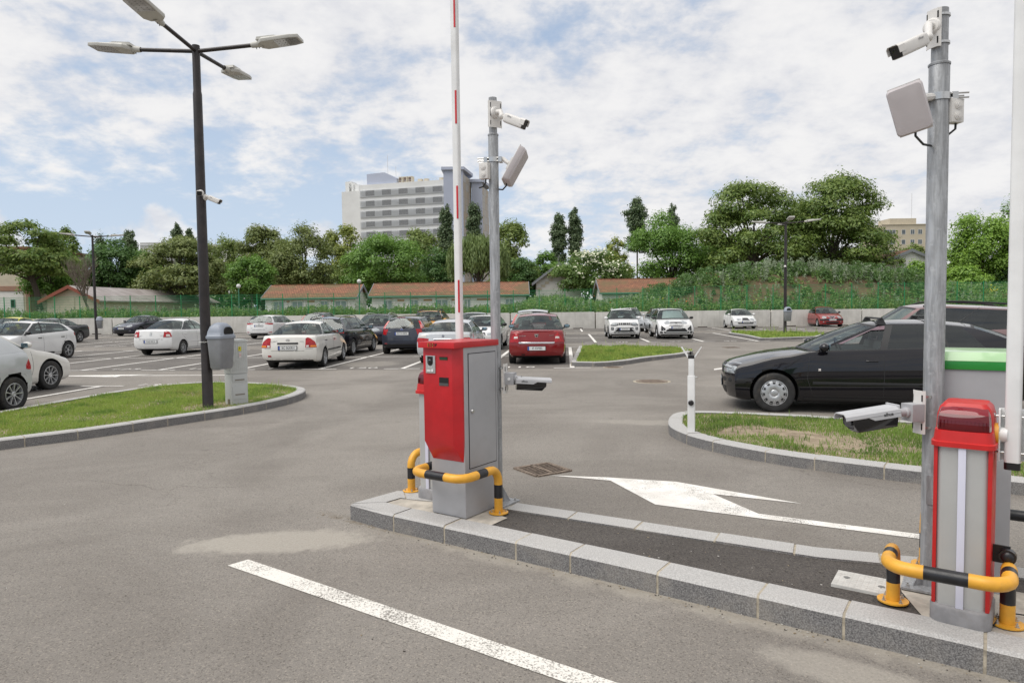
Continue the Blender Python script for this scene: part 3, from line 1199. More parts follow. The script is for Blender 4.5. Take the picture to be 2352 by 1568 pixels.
def barrier_gate(loc, rz, label, stripes, armlen=3.6, xa=.205, strips=True):
    t = thing('barrier_gate', label, 'parking barrier', loc, rz)
    w, d = .245, .29
    mb = MB()
    loft(mb, [(rounded(w + .012, d + .02, .05, .018), 0), (rounded(w + .012, d + .02, .05, .018), .075), (rounded(w - .004, d, .045, .016), .088)])
    mb.build('plinth', [m_plinth], t, smooth=50)
    body = MB()
    loft(body, [(rounded(w - .02, d - .02, .035, .016, 6), .085), (rounded(w - .02, d - .02, .035, .016, 6), .89)])
    # shallow ribs of the aluminium profile
    body.build('housing', [m_alu], t, smooth=40)
    mb = MB()
    mb.box((0, -d / 2 - .0075, .485), (.032, .012, .80))
    mb.build('light_strip', [m_strip], t, bevel=.003)
    mb = MB()
    for sx in ((-1, 1) if strips else ()):
        mb.extrude([(sx * (w / 2 - .017), -d / 2 + .012), (sx * (w / 2 - .002), -d / 2 + .020), (sx * (w / 2 - .002), d / 2 - .03), (sx * (w / 2 - .014), d / 2 - .03)], 'x', 0, 0) if False else None
        poly = [(sx * (w / 2 - .020), -d / 2 + .004), (sx * (w / 2 - .003), -d / 2 + .012), (sx * (w / 2 - .003), d / 2 - .012), (sx * (w / 2 - .012), d / 2 - .008)]
        mb.prism(poly, .086, .885)
    if strips:
        mb.build('corner_strip', [m_redpl], t, bevel=.002)
    # red cap
    cap = MB()
    A = rounded(w + .022, d + .022, .04, .018, 6)
    Bq = rounded(w + .006, d + .008, .038, .016, 6)
    Cq = rounded(w - .006, d - .004, .036, .014, 6)
    yb_ = lambda P_, k, sh, sx: [(x * sx, (y if y > 0 else y * k) + sh) for x, y in P_]
    loft(cap, [(A, .872), (A, .895), (Bq, .899), (Cq, .950), (yb_(Cq, .72, 0, .99), .954), (yb_(Cq, .70, .0, .96), 1.02), (yb_(Cq, .62, -.004, .88), 1.058), (yb_(Cq, .40, -.02, .74), 1.078)])
    cp = cap.build('cap', [m_redpl], t, smooth=42)
    # lamp lens set into the upper front of the cap
    le = MB()
    def lr_(hw, yf_, yb2):
        return [(-hw, yb2), (-hw, yf_ + .030), (-hw * .94, yf_ + .008), (-hw * .5, yf_ - .004), (0, yf_ - .006), (hw * .5, yf_ - .004), (hw * .94, yf_ + .008), (hw, yf_ + .030), (hw, yb2)]
    hw = w / 2 - .012
    f0 = -d / 2
    rings = [(lr_(hw, f0 + .006, f0 + .10), .948), (lr_(hw, f0 + .002, f0 + .10), 0.96), (lr_(hw * .985, f0 + .006, f0 + .11), 1.006), (lr_(hw * .955, f0 + .016, f0 + .12), 1.030), (lr_(hw * .90, f0 + .040, f0 + .13), 1.056), (lr_(hw * .84, f0 + .07, f0 + .14), 1.068)]
    loft(le, rings)
    nq = len(rings[0][0])
    for i in range(len(le.m)):
        if 3 * nq <= i < 5 * nq:
            le.m[i] = 1
    for i in range(13):
        x_ = -hw * .86 + i * hw * 1.72 / 12
        le.box((x_, f0 + .002 + .004 * (x_ / hw) ** 2, .981), (.0015, .006, .040), 0)
    le.build('lamp_lens', [m_lens, m_lens2], cp, smooth=35)
    # shaft and arm
    za = .93
    mb = MB()
    mb.cyl((w / 2 - .01, 0, za), (w / 2 + .012, 0, za), .055, seg=20, mi=1)
    mb.cyl((w / 2 + .01, 0, za), (xa - .02, 0, za), .036, seg=18)
    mb.build('shaft', [m_white, m_yel], t, smooth=40)
    mb = MB()
    prof = [(xa + x, y) for x, y in rounded(.052, .10, .022, 0, 5)]
    prof = [(xa + (y * .66), x * .9) for x, y in rounded(.05, .10, .022, 0, 5)]
    mb.prism(prof, za - .13, za + armlen)
    arm = mb.build('arm', [m_white], t, smooth=40)
    mb = MB()
    mb.prism([(xa + (p[0] - xa) * 1.002, p[1] * 1.02) for p in prof], za - .165, za - .131)
    mb.build('end_cap', [m_blackpl], arm, smooth=40)
    mb = MB()
    for s_ in (-1, 1):
        mb.prism([(xa + s_ * .052 + x * .18, y) for x, y in rounded(.05, .062, .01)], za - .125, za + .125)
    mb.box((xa, .03, za), (.115, .012, .25))
    mb.build('clamp', [m_white], arm, bevel=.003)
    for zz in (za - .085, za + .09):
        mb = MB()
        mb.cyl((xa - .078, 0, zz), (xa + .078, 0, zz), .006, seg=8)
        for s_ in (-1, 1):
            mb.ball((xa + s_ * .078, 0, zz), .013, 8, 6)
        mb.build('clamp_bolt', [m_bolt], arm, smooth=40)
    if stripes:
        for zz in stripes:
            mb = MB()
            mb.box((xa + .018, -.0235, zz), (.017, .003, .262))
            mb.build('reflective_stripe', [m_red], arm)
    return t


g1_ = barrier_gate(isl(-3.768, 4.337), RZI, 'barrier gate mostly hidden behind the ticket machine, arm with red stripes', [.915 + .755 * i for i in range(0, 5)], xa=.240, strips=False)
g2_ = barrier_gate(isl(-.068, 4.05), RZI - R(4), 'barrier gate with a dark red lamp lens and plain white arm in the foreground', None, xa=.188)
# photocell on the flank of the right gate
mb = MB()
mb.box((.02, 0, 0), (.08, .012, .085))
mb.cyl((.05, -.004, 0), (.05, -.045, 0), .036, seg=18)
mb.ball((.05, -.045, 0), (.028, .014, .028))
ph = mb.build('photocell', [m_blackpl], None, smooth=40)
p = isl(-.068, 4.05) + Vector((math.cos(RZI - R(4)), math.sin(RZI - R(4)), 0)) * .13
ph.location = (p.x, p.y, KH + .345)
ph.rotation_euler = (0, 0, RZI - R(4))
tag(ph, 'black photocell bracket sticking out from the side of the right barrier', 'photocell')


# ---------------------------------------------------------- bent guard rails
def guard(dA, dB, nPost, nBar, label, h=.325):
    c0 = isl((dA + dB) / 2, nPost)
    t = thing('guard_rail', label, 'guard rail', c0, RZI, 'yellow and black bent pipe guards')
    hw, dep = (dB - dA) / 2, nBar - nPost
    sg = 1 if dep > 0 else -1
    rb = .10

    def arc(c, a, b_, k=6):
        c, a, b_ = Vector(c), Vector(a), Vector(b_)
        return [c + a * math.cos(x) + b_ * math.sin(x) for x in np.linspace(0, PI / 2, k)]
    P = [Vector((-hw, 0, 0)), Vector((-hw, 0, h * .34)), Vector((-hw, 0, h * .64)), Vector((-hw, 0, h - rb))]
    P += arc((-hw, sg * rb, h - rb), (0, -sg * rb, 0), (0, 0, rb))
    P += [Vector((-hw, sg * rb + (dep - sg * 2 * rb) * .28, h)), Vector((-hw, sg * rb + (dep - sg * 2 * rb) * .72, h))]
    P += arc((-hw + rb, dep - sg * rb, h), (-rb, 0, 0), (0, sg * rb, 0))
    mid = len(P)
    P += [Vector((-hw * .36, dep, h)), Vector((hw * .36, dep, h))]
    Q = [Vector((-p_.x, p_.y, p_.z)) for p_ in P[:mid][::-1]]
    P += Q
    mis = []
    for i in range(len(P) - 1):
        m_ = (P[i] + P[i + 1]) / 2
        z, y, x = m_.z, m_.y, m_.x
        black = (h * .34 < z < h * .64) or (abs(x) < hw * .36 and abs(y - dep) < .01)
        if abs(abs(x) - hw) < .004 and abs(z - h) < .01 and abs(y - dep / 2) < .02:
            black = True
        mis.append(1 if black else 0)
    mb = MB()
    mb.tube(P, .033, 14, 0, mis=mis)
    mb.build('pipe', [m_yel, m_blk], t, smooth=60)
    for s_ in (-1, 1):
        mb = MB()
        mb.lathe([(.075, 0), (.075, .007), (.034, .0075)], 24, 0, c=(s_ * hw, 0, 0))
        mb.build('base_plate', [m_yel], t, smooth=40)
        for k in range(4):
            mb = MB()
            a = PI / 4 + k * PI / 2
            bolt(mb, s_ * hw + .055 * math.cos(a), .055 * math.sin(a), .007, 0, .007)
            mb.build('bolt', [m_bolt], t)
    return t


guard(-3.545, -3.05, 4.19, 3.755, 'yellow and black guard bent round the front of the red ticket machine', .345)
guard(-4.06, -3.40, 4.30, 4.57, 'yellow and black guard behind the left gate, one leg at the island tip', .32)
guard(-.375, .115, 4.05, 3.70, 'yellow and black guard bent round the foreground barrier gate', .300)
guard(-.27, .45, 4.72, 5.00, 'yellow and black guard behind the green lidded machine', .30)


# ---------------------------------------------------------- galvanised poles
def pole(d, n_, r, top, label):
    c0 = isl(d, n_)
    t = thing('camera_pole', label, 'pole', c0, RZI)
    h = top - KH
    mb = MB()
    mb.lathe([(r, 0), (r, h - .30), (r * .96, h - .295)], 24)
    mb.lathe([(r * .80, h - .30), (r * .80, h - .01), (r * .70, h - .01), (r * .70, h - .06), (.001, h - .06)], 20)
    mb.lathe([(r * 1.06, h - .305), (r * 1.08, h - .295), (r * .8, h - .285)], 20)
    mb.build('shaft', [m_zinc], t, smooth=40)
    mb = MB()
    mb.box((0, 0, .006), (.26, .26, .012))
    for k in range(4):
        a = PI / 4 + k * PI / 2
        mb.X = Matrix.Rotation(a, 4, 'Z')
        mb.extrude([(r, .012), (r + .06, .012), (r, .13)], 'y', -.004, .004)
        mb.X = Matrix.Identity(4)
    mb.build('base_plate', [m_zinc], t)
    for sx in (-1, 1):
        for sy in (-1, 1):
            mb = MB()
            bolt(mb, sx * .10, sy * .10, .012, 0, .010)
            mb.build('bolt', [m_bolt], t)
    mb = MB()
    mb.box((0, -r - .002, .55), (.045, .006, .16))
    mb.build('hatch', [m_zinc], t)
    return t, c0


LPd, LPn = -3.215, 4.41
lp, lpc = pole(LPd, LPn, .040, 3.36, 'slim galvanised pole with cameras rising behind the red ticket machine')
rpos = Vector((2.305, 3.72))
rp, rpc = pole(rpos.dot(ISD), rpos.dot(ISN), .050, 3.27, 'thick galvanised pole with cameras behind the foreground barrier gate')


def frame_from(z_axis, up=Vector((0, 0, 1))):
    """matrix with local x along z_axis argument (forward)"""
    x = Vector(z_axis).normalized()
    y = up.cross(x).normalized()
    z = x.cross(y)
    return Matrix((x, y, z)).transposed().to_4x4()


def bullet_camera(base, body_c, fwd, label, L=.21, s=1.0, group=None):
    """base = point on the pole, body_c = centre of the camera body, fwd = looking direction"""
    t = thing('security_camera', label, 'security camera', base, 0, group)
    F_ = frame_from(fwd)
    off = Vector(body_c) - Vector(base)
    X = Matrix.Translation(off) @ F_
    w_ = .078 * s
    sec = rounded(w_, w_ * .98, .016 * s, 0, 4)
    mb = MB()
    mb.X = X
    vs, fs = [], []
    rings = [(-L * .5, .72), (-L * .47, .9), (-L * .40, 1.0), (L * .42, 1.0), (L * .42, .9)]
    for xx, k in rings:
        vs += [(xx, p[0] * k, p[1] * k) for p in sec]
    m_ = len(sec)
    for i in range(len(rings) - 1):
        for k in range(m_):
            a, b_ = i * m_ + k, i * m_ + (k + 1) % m_
            fs.append((a, a + m_, b_ + m_, b_))
    fs += [tuple(range(m_)), tuple((len(rings) - 1) * m_ + k for k in range(m_ - 1, -1, -1))]
    fs = [f[::-1] for f in fs]
    mb.add(vs, fs)
    bd = mb.build('housing', [m_whitepl], t, smooth=40)
    mb = MB()
    mb.X = X
    hw = w_ / 2 + .003
    pr = [(-hw, -hw * .2), (-hw, hw * .72), (-hw * .72, hw), (hw * .72, hw), (hw, hw * .72), (hw, -hw * .2)]
    pi_ = [(a * .93, b_ * .94) for a, b_ in pr]
    poly = pr + pi_[::-1]
    mb.extrude(poly, 'x', L * .30, L * .50)
    mb.build('sun_hood', [m_whitepl], t, smooth=30)
    mb = MB()
    mb.X = X
    mb.box((L * .425, 0, 0), (.006, w_ * .88, w_ * .88))
    mb.lathe([(.022 * s, L * .43), (.024 * s, L * .435), (.018 * s, L * .44), (.001, L * .438)], 16, axis='x')
    mb.build('lens', [m_darkglass], t, smooth=30)
    mb = MB()
    back = X @ Vector((-L * .5, 0, 0))
    dirb = (F_ @ Vector((-1, 0, 0)))
    mid = back + dirb * .035 * s
    hor = Vector((off.x, off.y, 0))
    hor = hor.normalized() if hor.length > 1e-6 else Vector((1, 0, 0))
    mb.tube([Vector((0, 0, 0)), hor * .01, Vector((hor.x * .05 * s, hor.y * .05 * s, 0)), mid, back], [.024 * s, .024 * s, .021 * s, .021 * s, .016 * s], 12)
    mb.ball(mid, .026 * s, 12, 8)
    mb.X = frame_from(hor)
    mb.lathe([(.05 * s, -.012), (.05 * s, .004), (.040 * s, .012), (.001, .012)], 20, axis='x')
    mb.build('bracket', [m_whitepl], t, smooth=40)
    mb = MB()
    side = -1
    mb.mesh(text_mesh('alhua', .020 * s, .0004), X @ Matrix.Translation((-L * .22, -hw + .001, .018 * s)) @ Matrix.Rotation(PI / 2, 4, 'X'))
    mb.mesh(text_mesh('alhua', .020 * s, .0004), X @ Matrix.Translation((-L * .22, hw - .001, .018 * s)) @ Matrix.Rotation(PI, 4, 'Z') @ Matrix.Rotation(PI / 2, 4, 'X'))
    mb.build('lettering', [M('grey_ink', (.25, .25, .26), .5)], bd)
    return t


def mount_plate(c, half_w, h, face, r, label):
    """curved sheet cover strapped round the pole top"""
    t = thing('mount_plate', label, 'mounting plate', c, math.atan2(face.y, face.x))
    mb = MB()
    pts = [(r + .004, -half_w), (r + .016, -half_w + .012), (r + .018, 0), (r + .016, half_w - .012), (r + .004, half_w)]
    inn = [(x - .004, y * .97) for x, y in pts]
    mb.prism(pts + inn[::-1], -h / 2, h / 2)
    mb.build('sheet', [m_whitepl], t, smooth=30)
    mb = MB()
    for sy in (-1, 1):
        for k in (-1, 0, 1):
            mb.box((r + .013, sy * half_w * .72, k * h * .33), (.008, .006, .035))
    mb.build('slot', [m_dark], t)
    mb = MB()
    for k in (-1, 1):
        mb.lathe([(r + .003, k * h * .36 - .006), (r + .006, k * h * .36 - .006), (r + .006, k * h * .36 + .006), (r + .003, k * h * .36 + .006)], 24)
    mb.build('strap', [m_bolt], t, smooth=30)
    return t


def Zp(px, py, c):
    return D(px, py, c.y).z


# --- right pole fittings
fR = Vector((-.93, -.36, 0)).normalized()
zc1 = Zp(2165, 70, rpc)
mount_plate(Vector((rpc.x, rpc.y, zc1)), .042, .20, fR, .042, 'white sheet cover on top of the right pole holding the upper camera')
bR = Vector((rpc.x, rpc.y, zc1 + .01)) + fR * .062
bullet_camera(bR, D(2088, 107, 3.52), Vector((-.87, -.27, -.42)), 'white bullet camera at the top of the right pole, lens looking down to the left', .215, .88)


def antenna(corners, nrm, y0, base, label, depth=.055):
    """flat reader aerial: corners given as seen, lying in the plane with normal nrm"""
    t = thing('reader_antenna', label, 'antenna panel', base, 0)
    bl = Vector(base)
    n_ = Vector(nrm).normalized()
    cc = sum(corners, Vector()) / 4
    u = (corners[1] - corners[0] + corners[2] - corners[3]) / 2
    lw = u.length
    v = (corners[3] - corners[0] + corners[2] - corners[1]) / 2
    v = v - u.normalized() * v.dot(u.normalized())
    lh = v.length
    Xm = Matrix((u.normalized(), v.normalized(), n_)).transposed().to_4x4()
    if Xm.to_3x3().determinant() < 0:
        Xm = Matrix((u.normalized(), -v.normalized(), n_)).transposed().to_4x4()
    X = Matrix.Translation(cc - bl) @ Xm
    mb = MB()
    mb.X = X
    r1 = rounded(lw, lh, .02, 0, 4)
    loft(mb, [(r1, -depth), (r1, -.022), ([(x * .985, y * .985) for x, y in r1], -.018), ([(x * .93, y * .93) for x, y in r1], 0), ([(x * .6, y * .6) for x, y in r1], .004)])
    mb.build('radome', [M('radome_plastic', (.50, .46, .46), .5, var=.04, scale=6)], t, smooth=35)
    mb = MB()
    mb.X = X
    mb.box((0, 0, -depth - .003), (lw * .92, lh * 1.04, .006))
    mb.box((0, 0, -depth - .02), (.05, .10, .03))
    mb.build('back_plate', [m_whitepl], t, bevel=.002)
    hinge = X @ Vector((0, 0, -depth - .035))
    mb = MB()
    mb.tube([hinge, hinge * .45 + Vector((0, 0, .02)), Vector((0, 0, 0))], [.016, .018, .020], 8)
    mb.build('bracket', [m_whitepl], t, smooth=40)
    mb = MB()
    bt = X @ Vector((0, -lh * .46, -depth * .7))
    bt2 = X @ Vector((0, lh * .46, -depth * .7))
    if bt2.z < bt.z:
        bt = bt2
    en = Vector((0, 0, bt.z - .015)) + Vector((hinge.x, hinge.y, 0)).normalized() * .0
    mb.tube([bt + Vector((0, 0, .01)), bt - Vector((0, 0, .03)), (bt + en) / 2 - Vector((0, 0, .05)), en - Vector((0, 0, .035))], .006, 8)
    mb.build('cable', [m_cable], t, smooth=40)
    return t, hinge


nr = Vector((-.52, -.80, -.30)).normalized()
ctr = D(2088, 247, 3.52)


def onplane(px, py, c, n_):
    d = ray(px, py)
    o_ = Vector((0, 0, CAMZ))
    return o_ + d * ((c - o_).dot(n_) / d.dot(n_))


antenna([onplane(*q, ctr, nr) for q in ((2026, 219), (2108, 181), (2153, 291), (2068, 314))], nr, 3.5, Vector((rpc.x, rpc.y, Zp(2160, 225, rpc))) + Vector((-.05, -.02, 0)),
        'square grey reader antenna tilted forward on the right pole')


def clamp_ring(c, r, label, rz=0):
    t = thing('pole_clamp', label, 'pole clamp', c, rz)
    mb = MB()
    mb.lathe([(r + .001, -.018), (r + .006, -.018), (r + .006, .018), (r + .001, .018)], 24)
    for sx in (-1, 1):
        mb.box((sx * (r + .018), 0, 0), (.028, .07, .04))
    mb.build('band', [m_bolt], t, smooth=30)
    mb = MB()
    for zz in (-.012, .012):
        mb.cyl((-r - .03, .028, zz), (r + .085, .028, zz), .005, seg=8)
        mb.cyl((-r - .03, -.028, zz), (r + .085, -.028, zz), .005, seg=8)
    mb.build('threaded_rod', [m_bolt], t, smooth=30)
    return t


clamp_ring(Vector((rpc.x, rpc.y, Zp(2160, 225, rpc))), .05, 'steel clamp with threaded rods holding the square antenna to the right pole', R(-10))


def junction_box(c, face_rz, label, w_=.075, h_=.125, dp=.05):
    t = thing('junction_box', label, 'junction box', c, face_rz)
    mb = MB()
    mb.box((0, 0, 0), (w_, dp, h_))
    mb.box((0, dp * .36, 0), (w_ * 1.05, dp * .3, h_ * 1.03))
    mb.build('box', [m_whitepl], t, bevel=.006)
    for k in (-1, 1):
        mb = MB()
        mb.lathe([(.024, -dp / 2), (.024, -dp / 2 - .004), (.019, -dp / 2 - .004), (.018, -dp / 2 - .007), (.012, -dp / 2 - .007), (.011, -dp / 2 - .010), (.001, -dp / 2 - .010)], 20, axis='y', c=(0, 0, k * h_ * .23))
        mb.build('grommet', [m_whitepl], t, smooth=30)
    mb = MB()
    mb.tube([(.01, 0, -h_ * .5), (.008, 0, -h_ * .5 - .03), (-.02, .01, -h_ * .5 - .055), (-.06, .02, -h_ * .5 - .06)], .006, 8)
    mb.build('cable', [m_cable], t, smooth=40)
    return t


junction_box(D(2192, 256, 3.70), R(12), 'grey junction box with two round grommets on the right pole')


m_hood = M('camera_hood_grey', (.46, .46, .47), .4, var=.05, scale=9)


def plate_camera(base, body_c, fwd, face, r, label, pl_label, L=.285):
    """number-plate camera: white hood over a black body, on a box and a tall plate strapped to the pole"""
    t = thing('plate_camera', label, 'plate camera', base, 0)
    off = Vector(body_c) - Vector(base)
    F_ = frame_from(fwd)
    X = Matrix.Translation(off) @ F_
    mb = MB()
    mb.X = X
    lo = [(-.046, .012), (-.046, -.030), (-.034, -.068), (.034, -.068), (.046, -.030), (.046, .012)]
    vs = [(-L * .47, a * .9, b_) for a, b_ in lo] + [(L * .36, a, b_) for a, b_ in lo]
    vs = vs[:6] + [(x - .03 * (b_ < -.03), a, b_) for x, a, b_ in vs[6:]]
    fs = [(i, (i + 1) % 6, 6 + (i + 1) % 6, 6 + i) for i in range(6)] + [(5, 4, 3, 2, 1, 0), (6, 7, 8, 9, 10, 11)]
    mb.add(vs, fs)
    mb.build('black_body', [m_darkglass], t, bevel=.004)
    mb = MB()
    mb.X = X
    hd = [(-.052, .004), (-.050, .020), (-.034, .034), (.034, .034), (.050, .020), (.052, .004)]
    hi = [(a * .94, b_ - .004) for a, b_ in hd]
    poly = hd + hi[::-1]
    # side skirts drop at the back half
    mb.extrude(poly, 'x', -L * .5, L * .5)
    for s_ in (-1, 1):
        mb.add([(-L * .5, s_ * .0525, .002), (-L * .5, s_ * .0525, -.016), (-L * .02, s_ * .0525, -.016), (L * .10, s_ * .0525, .002), (-L * .5, s_ * .049, .002), (-L * .5, s_ * .049, -.016), (-L * .02, s_ * .049, -.016), (L * .10, s_ * .049, .002)],
               [(0, 1, 2, 3), (7, 6, 5, 4), (0, 4, 5, 1), (1, 5, 6, 2), (2, 6, 7, 3)])
    mb.box((-L * .49, 0, .01), (.008, .095, .06))
    hood = mb.build('hood', [m_hood], t, smooth=30)
    mb = MB()
    mb.X = X
    for s_ in (-1, 1):
        rotm = Matrix.Rotation(PI / 2, 4, 'X') if s_ < 0 else Matrix.Rotation(PI, 4, 'Z') @ Matrix.Rotation(PI / 2, 4, 'X')
        mb.mesh(text_mesh('alhua', .024, .0006), Matrix.Translation((-L * .27, s_ * .0532, .004)) @ rotm)
    mb.X = mb.X @ Matrix.Identity(4)
    mb.build('lettering', [m_blackpl], hood)
    mb = MB()
    mb.X = X
    for i in range(4):
        mb.lathe([(.007, L * .345), (.008, L * .352), (.001, L * .352)], 10, axis='x', c=(0, -.024 + .016 * i, -.034))
    mb.box((L * .362, 0, -.008), (.004, .05, .034))
    mb.build('lens', [M('lens_grey', (.10, .10, .11), .1, coat=1)], t, smooth=30)
    # stub, box
    mb = MB()
    f = Vector(face).normalized()
    bx = f * .085
    mb.X = frame_from(f)
    mb.X = Matrix.Translation((0, 0, 0)) @ mb.X
    mb.box((.075, 0, 0), (.075, .085, .095))
    mb.lathe([(.030, .11), (.030, .125), (.022, .13), (.022, .165)], 16, axis='x')
    mb.build('bracket_box', [m_grey], t, bevel=.008)
    mb = MB()
    back = X @ Vector((-L * .5, 0, 0))
    mb.tube([f * .15, f * .175, back * .6 + f * .17 * .4, back], [.013, .012, .011, .013], 10)
    mb.ball(f * .175, .017, 10, 8)
    mb.build('joint', [m_bolt], t, smooth=40)
    mb = MB()
    mb.X = frame_from(f)
    mb.lathe([(.011, 0), (.011, -.006), (.001, -.006)], 14, axis='y', c=(.075, -.0425, 0))
    mb.build('cap_screw', [m_white], t, smooth=30)
    mount_plate(Vector(base), .042, .235, f, r - .02, pl_label)
    return t


fL = Vector((-.98, -.20, 0)).normalized()
z3 = Zp(2115, 944, rpc)
plate_camera(Vector((rpc.x, rpc.y, z3)) + fL * .055, D(1992, 955, 3.33), Vector((-.985, -.12, -.12)), fL, .05, 'black and white plate reading camera low on the right pole, looking left', 'tall white mounting plate strapped low on the right pole')
fL2 = Vector((.95, -.30, 0)).normalized()
z4 = Zp(1160, 868, lpc)
plate_camera(Vector((lpc.x, lpc.y, z4)) + fL2 * .045, D(1224, 876, 5.42), Vector((.97, .16, -.07)), fL2, .045, 'black and white plate reading camera beside the red ticket machine, looking right', 'white mounting plate on the left pole beside the red ticket machine')

# --- left pole fittings
fT = Vector((.70, -.71, 0)).normalized()
zc2 = Zp(1137, 266, lpc)
mount_plate(Vector((lpc.x, lpc.y, zc2)), .060, .205, Vector((.45, -.89, 0)).normalized(), .034, 'white drilled plate on top of the left pole holding the upper camera')
bL = Vector((lpc.x, lpc.y, zc2 + .01)) + Vector((.45, -.89, 0)).normalized() * .05
bullet_camera(bL, D(1184, 279, 5.30), Vector((.78, -.45, -.42)), 'white bullet camera at the top of the left pole, lens looking down to the right', .20, .95)
zl = Zp(1131, 368, lpc)
clamp_ring(Vector((lpc.x, lpc.y, zl)), .04, 'steel clamp with threaded rods holding the tilted antenna to the left pole', R(170))
na = Vector((.86, -.12, -.49)).normalized()
ca_ = D(1192, 388, 5.40)
ua = Vector((0, 1, 0)).cross(na).normalized()
va = na.cross(ua).normalized()
antenna([ca_ + ua * .145 - va * .12, ca_ + ua * .145 + va * .12, ca_ - ua * .145 + va * .12, ca_ - ua * .145 - va * .12], na, 5.4, Vector((lpc.x + .04, lpc.y, zl)),
        'grey reader antenna seen edge on, tilted down on the left pole')
junction_box(D(1113, 393, 5.42), R(-25), 'grey junction box with two round grommets on the left pole')

# ---------------------------------------------------------- white arm rest post
pw = G(1588, 990, KH)
t = thing('arm_rest_post', 'slim white post with a forked top at the nose of the right island', 'post', (pw.x, pw.y, KH - .02), R(-20))
mb = MB()
mb.box((0, 0, .36), (.088, .088, .72))
mb.box((0, 0, .80), (.068, .068, .28))
mb.build('shaft', [m_white], t, bevel=.008)
mb = MB()
for s_ in (-1, 1):
    mb.extrude([(s_ * .02, .945), (s_ * .045, .945), (s_ * .125, 1.075), (s_ * .115, 1.08)], 'y', -.03, .03)
mb.build('fork', [m_white], t)
mb = MB()
mb.box((0, 0, .955), (.075, .07, .04))
mb.lathe([(.034, -.046), (.034, -.062), (.022, -.072), (.001, -.072)], 16, axis='y', c=(-.0, 0, .385))
mb.build('rubber_pad', [m_blackpl], t, smooth=40)
mb = MB()
mb.cyl((.036, 0, .70), (.062, 0, .70), .007, seg=8)
mb.ball((.064, 0, .70), .012, 8, 6)
mb.build('set_screw', [m_bolt], t, smooth=40)

# ---------------------------------------------------------- cover plate let into the island
q = [G(*p_, KH) for p_ in ((1940, 1313), (2052, 1328), (2035, 1368), (1912, 1345))]
cq = sum(q, Vector()) / 4
t = thing('cover_plate', 'pale square service cover lying in the dark tarmac of the island', 'cover plate', (cq.x, cq.y, KH - .012), RZI)
mb = MB()
mb.box((0, 0, .008), (.30, .24, .016))
for i in range(10):
    for j in range(8):
        mb.box((-.135 + i * .03, -.105 + j * .03, .0168), (.022, .022, .0016))
mb.build('lid', [M('pale_composite', (.52, .51, .48), .7, var=.1, scale=20, dirt=.3)], t)
mb = MB()
for s_ in (-1, 1):
    mb.lathe([(.018, .0165), (.018, .0182), (.012, .0182), (.010, .0178), (.001, .0178)], 16, c=(s_ * .09, s_ * -.02, 0))
mb.build('lifting_hole', [M('hole_grey', (.16, .16, .15), .5)], t)

# thin loose cables by the foreground gate
mb = MB()
rr = random.Random(3)
pts = [isl(.06, 3.98), isl(.10, 4.15), isl(.22, 4.2), isl(.33, 4.12), isl(.36, 4.02), isl(.30, 4.0)]
mb.tube([Vector((p_.x, p_.y, KH + .006 + .012 * math.sin(i * 1.7) ** 2)) for i, p_ in enumerate(pts)], .0035, 6)
cb = mb.build('loose_cable', [m_cable], None, smooth=40)
tag(cb, 'thin black cable curling on the concrete beside the foreground gate', 'cable')


# ================================================================== tall lamps, bins, cabinet
m_pole = M('dark_brown_pole', (.020, .0145, .0135), .42, var=.35, scale=7, dirt=.10)
m_lum = M('luminaire_grey', (.50, .49, .45), .5, var=.06, scale=5, dirt=.2)
m_lumglass, n, b = newmat('luminaire_glass')
tc = n.n('ShaderNodeTexCoord').outputs['Object']
b.inputs['Base Color'].default_value = (.24, .23, .22, 1)
b.inputs['Roughness'].default_value = .12
b.inputs['Coat Weight'].default_value = .6


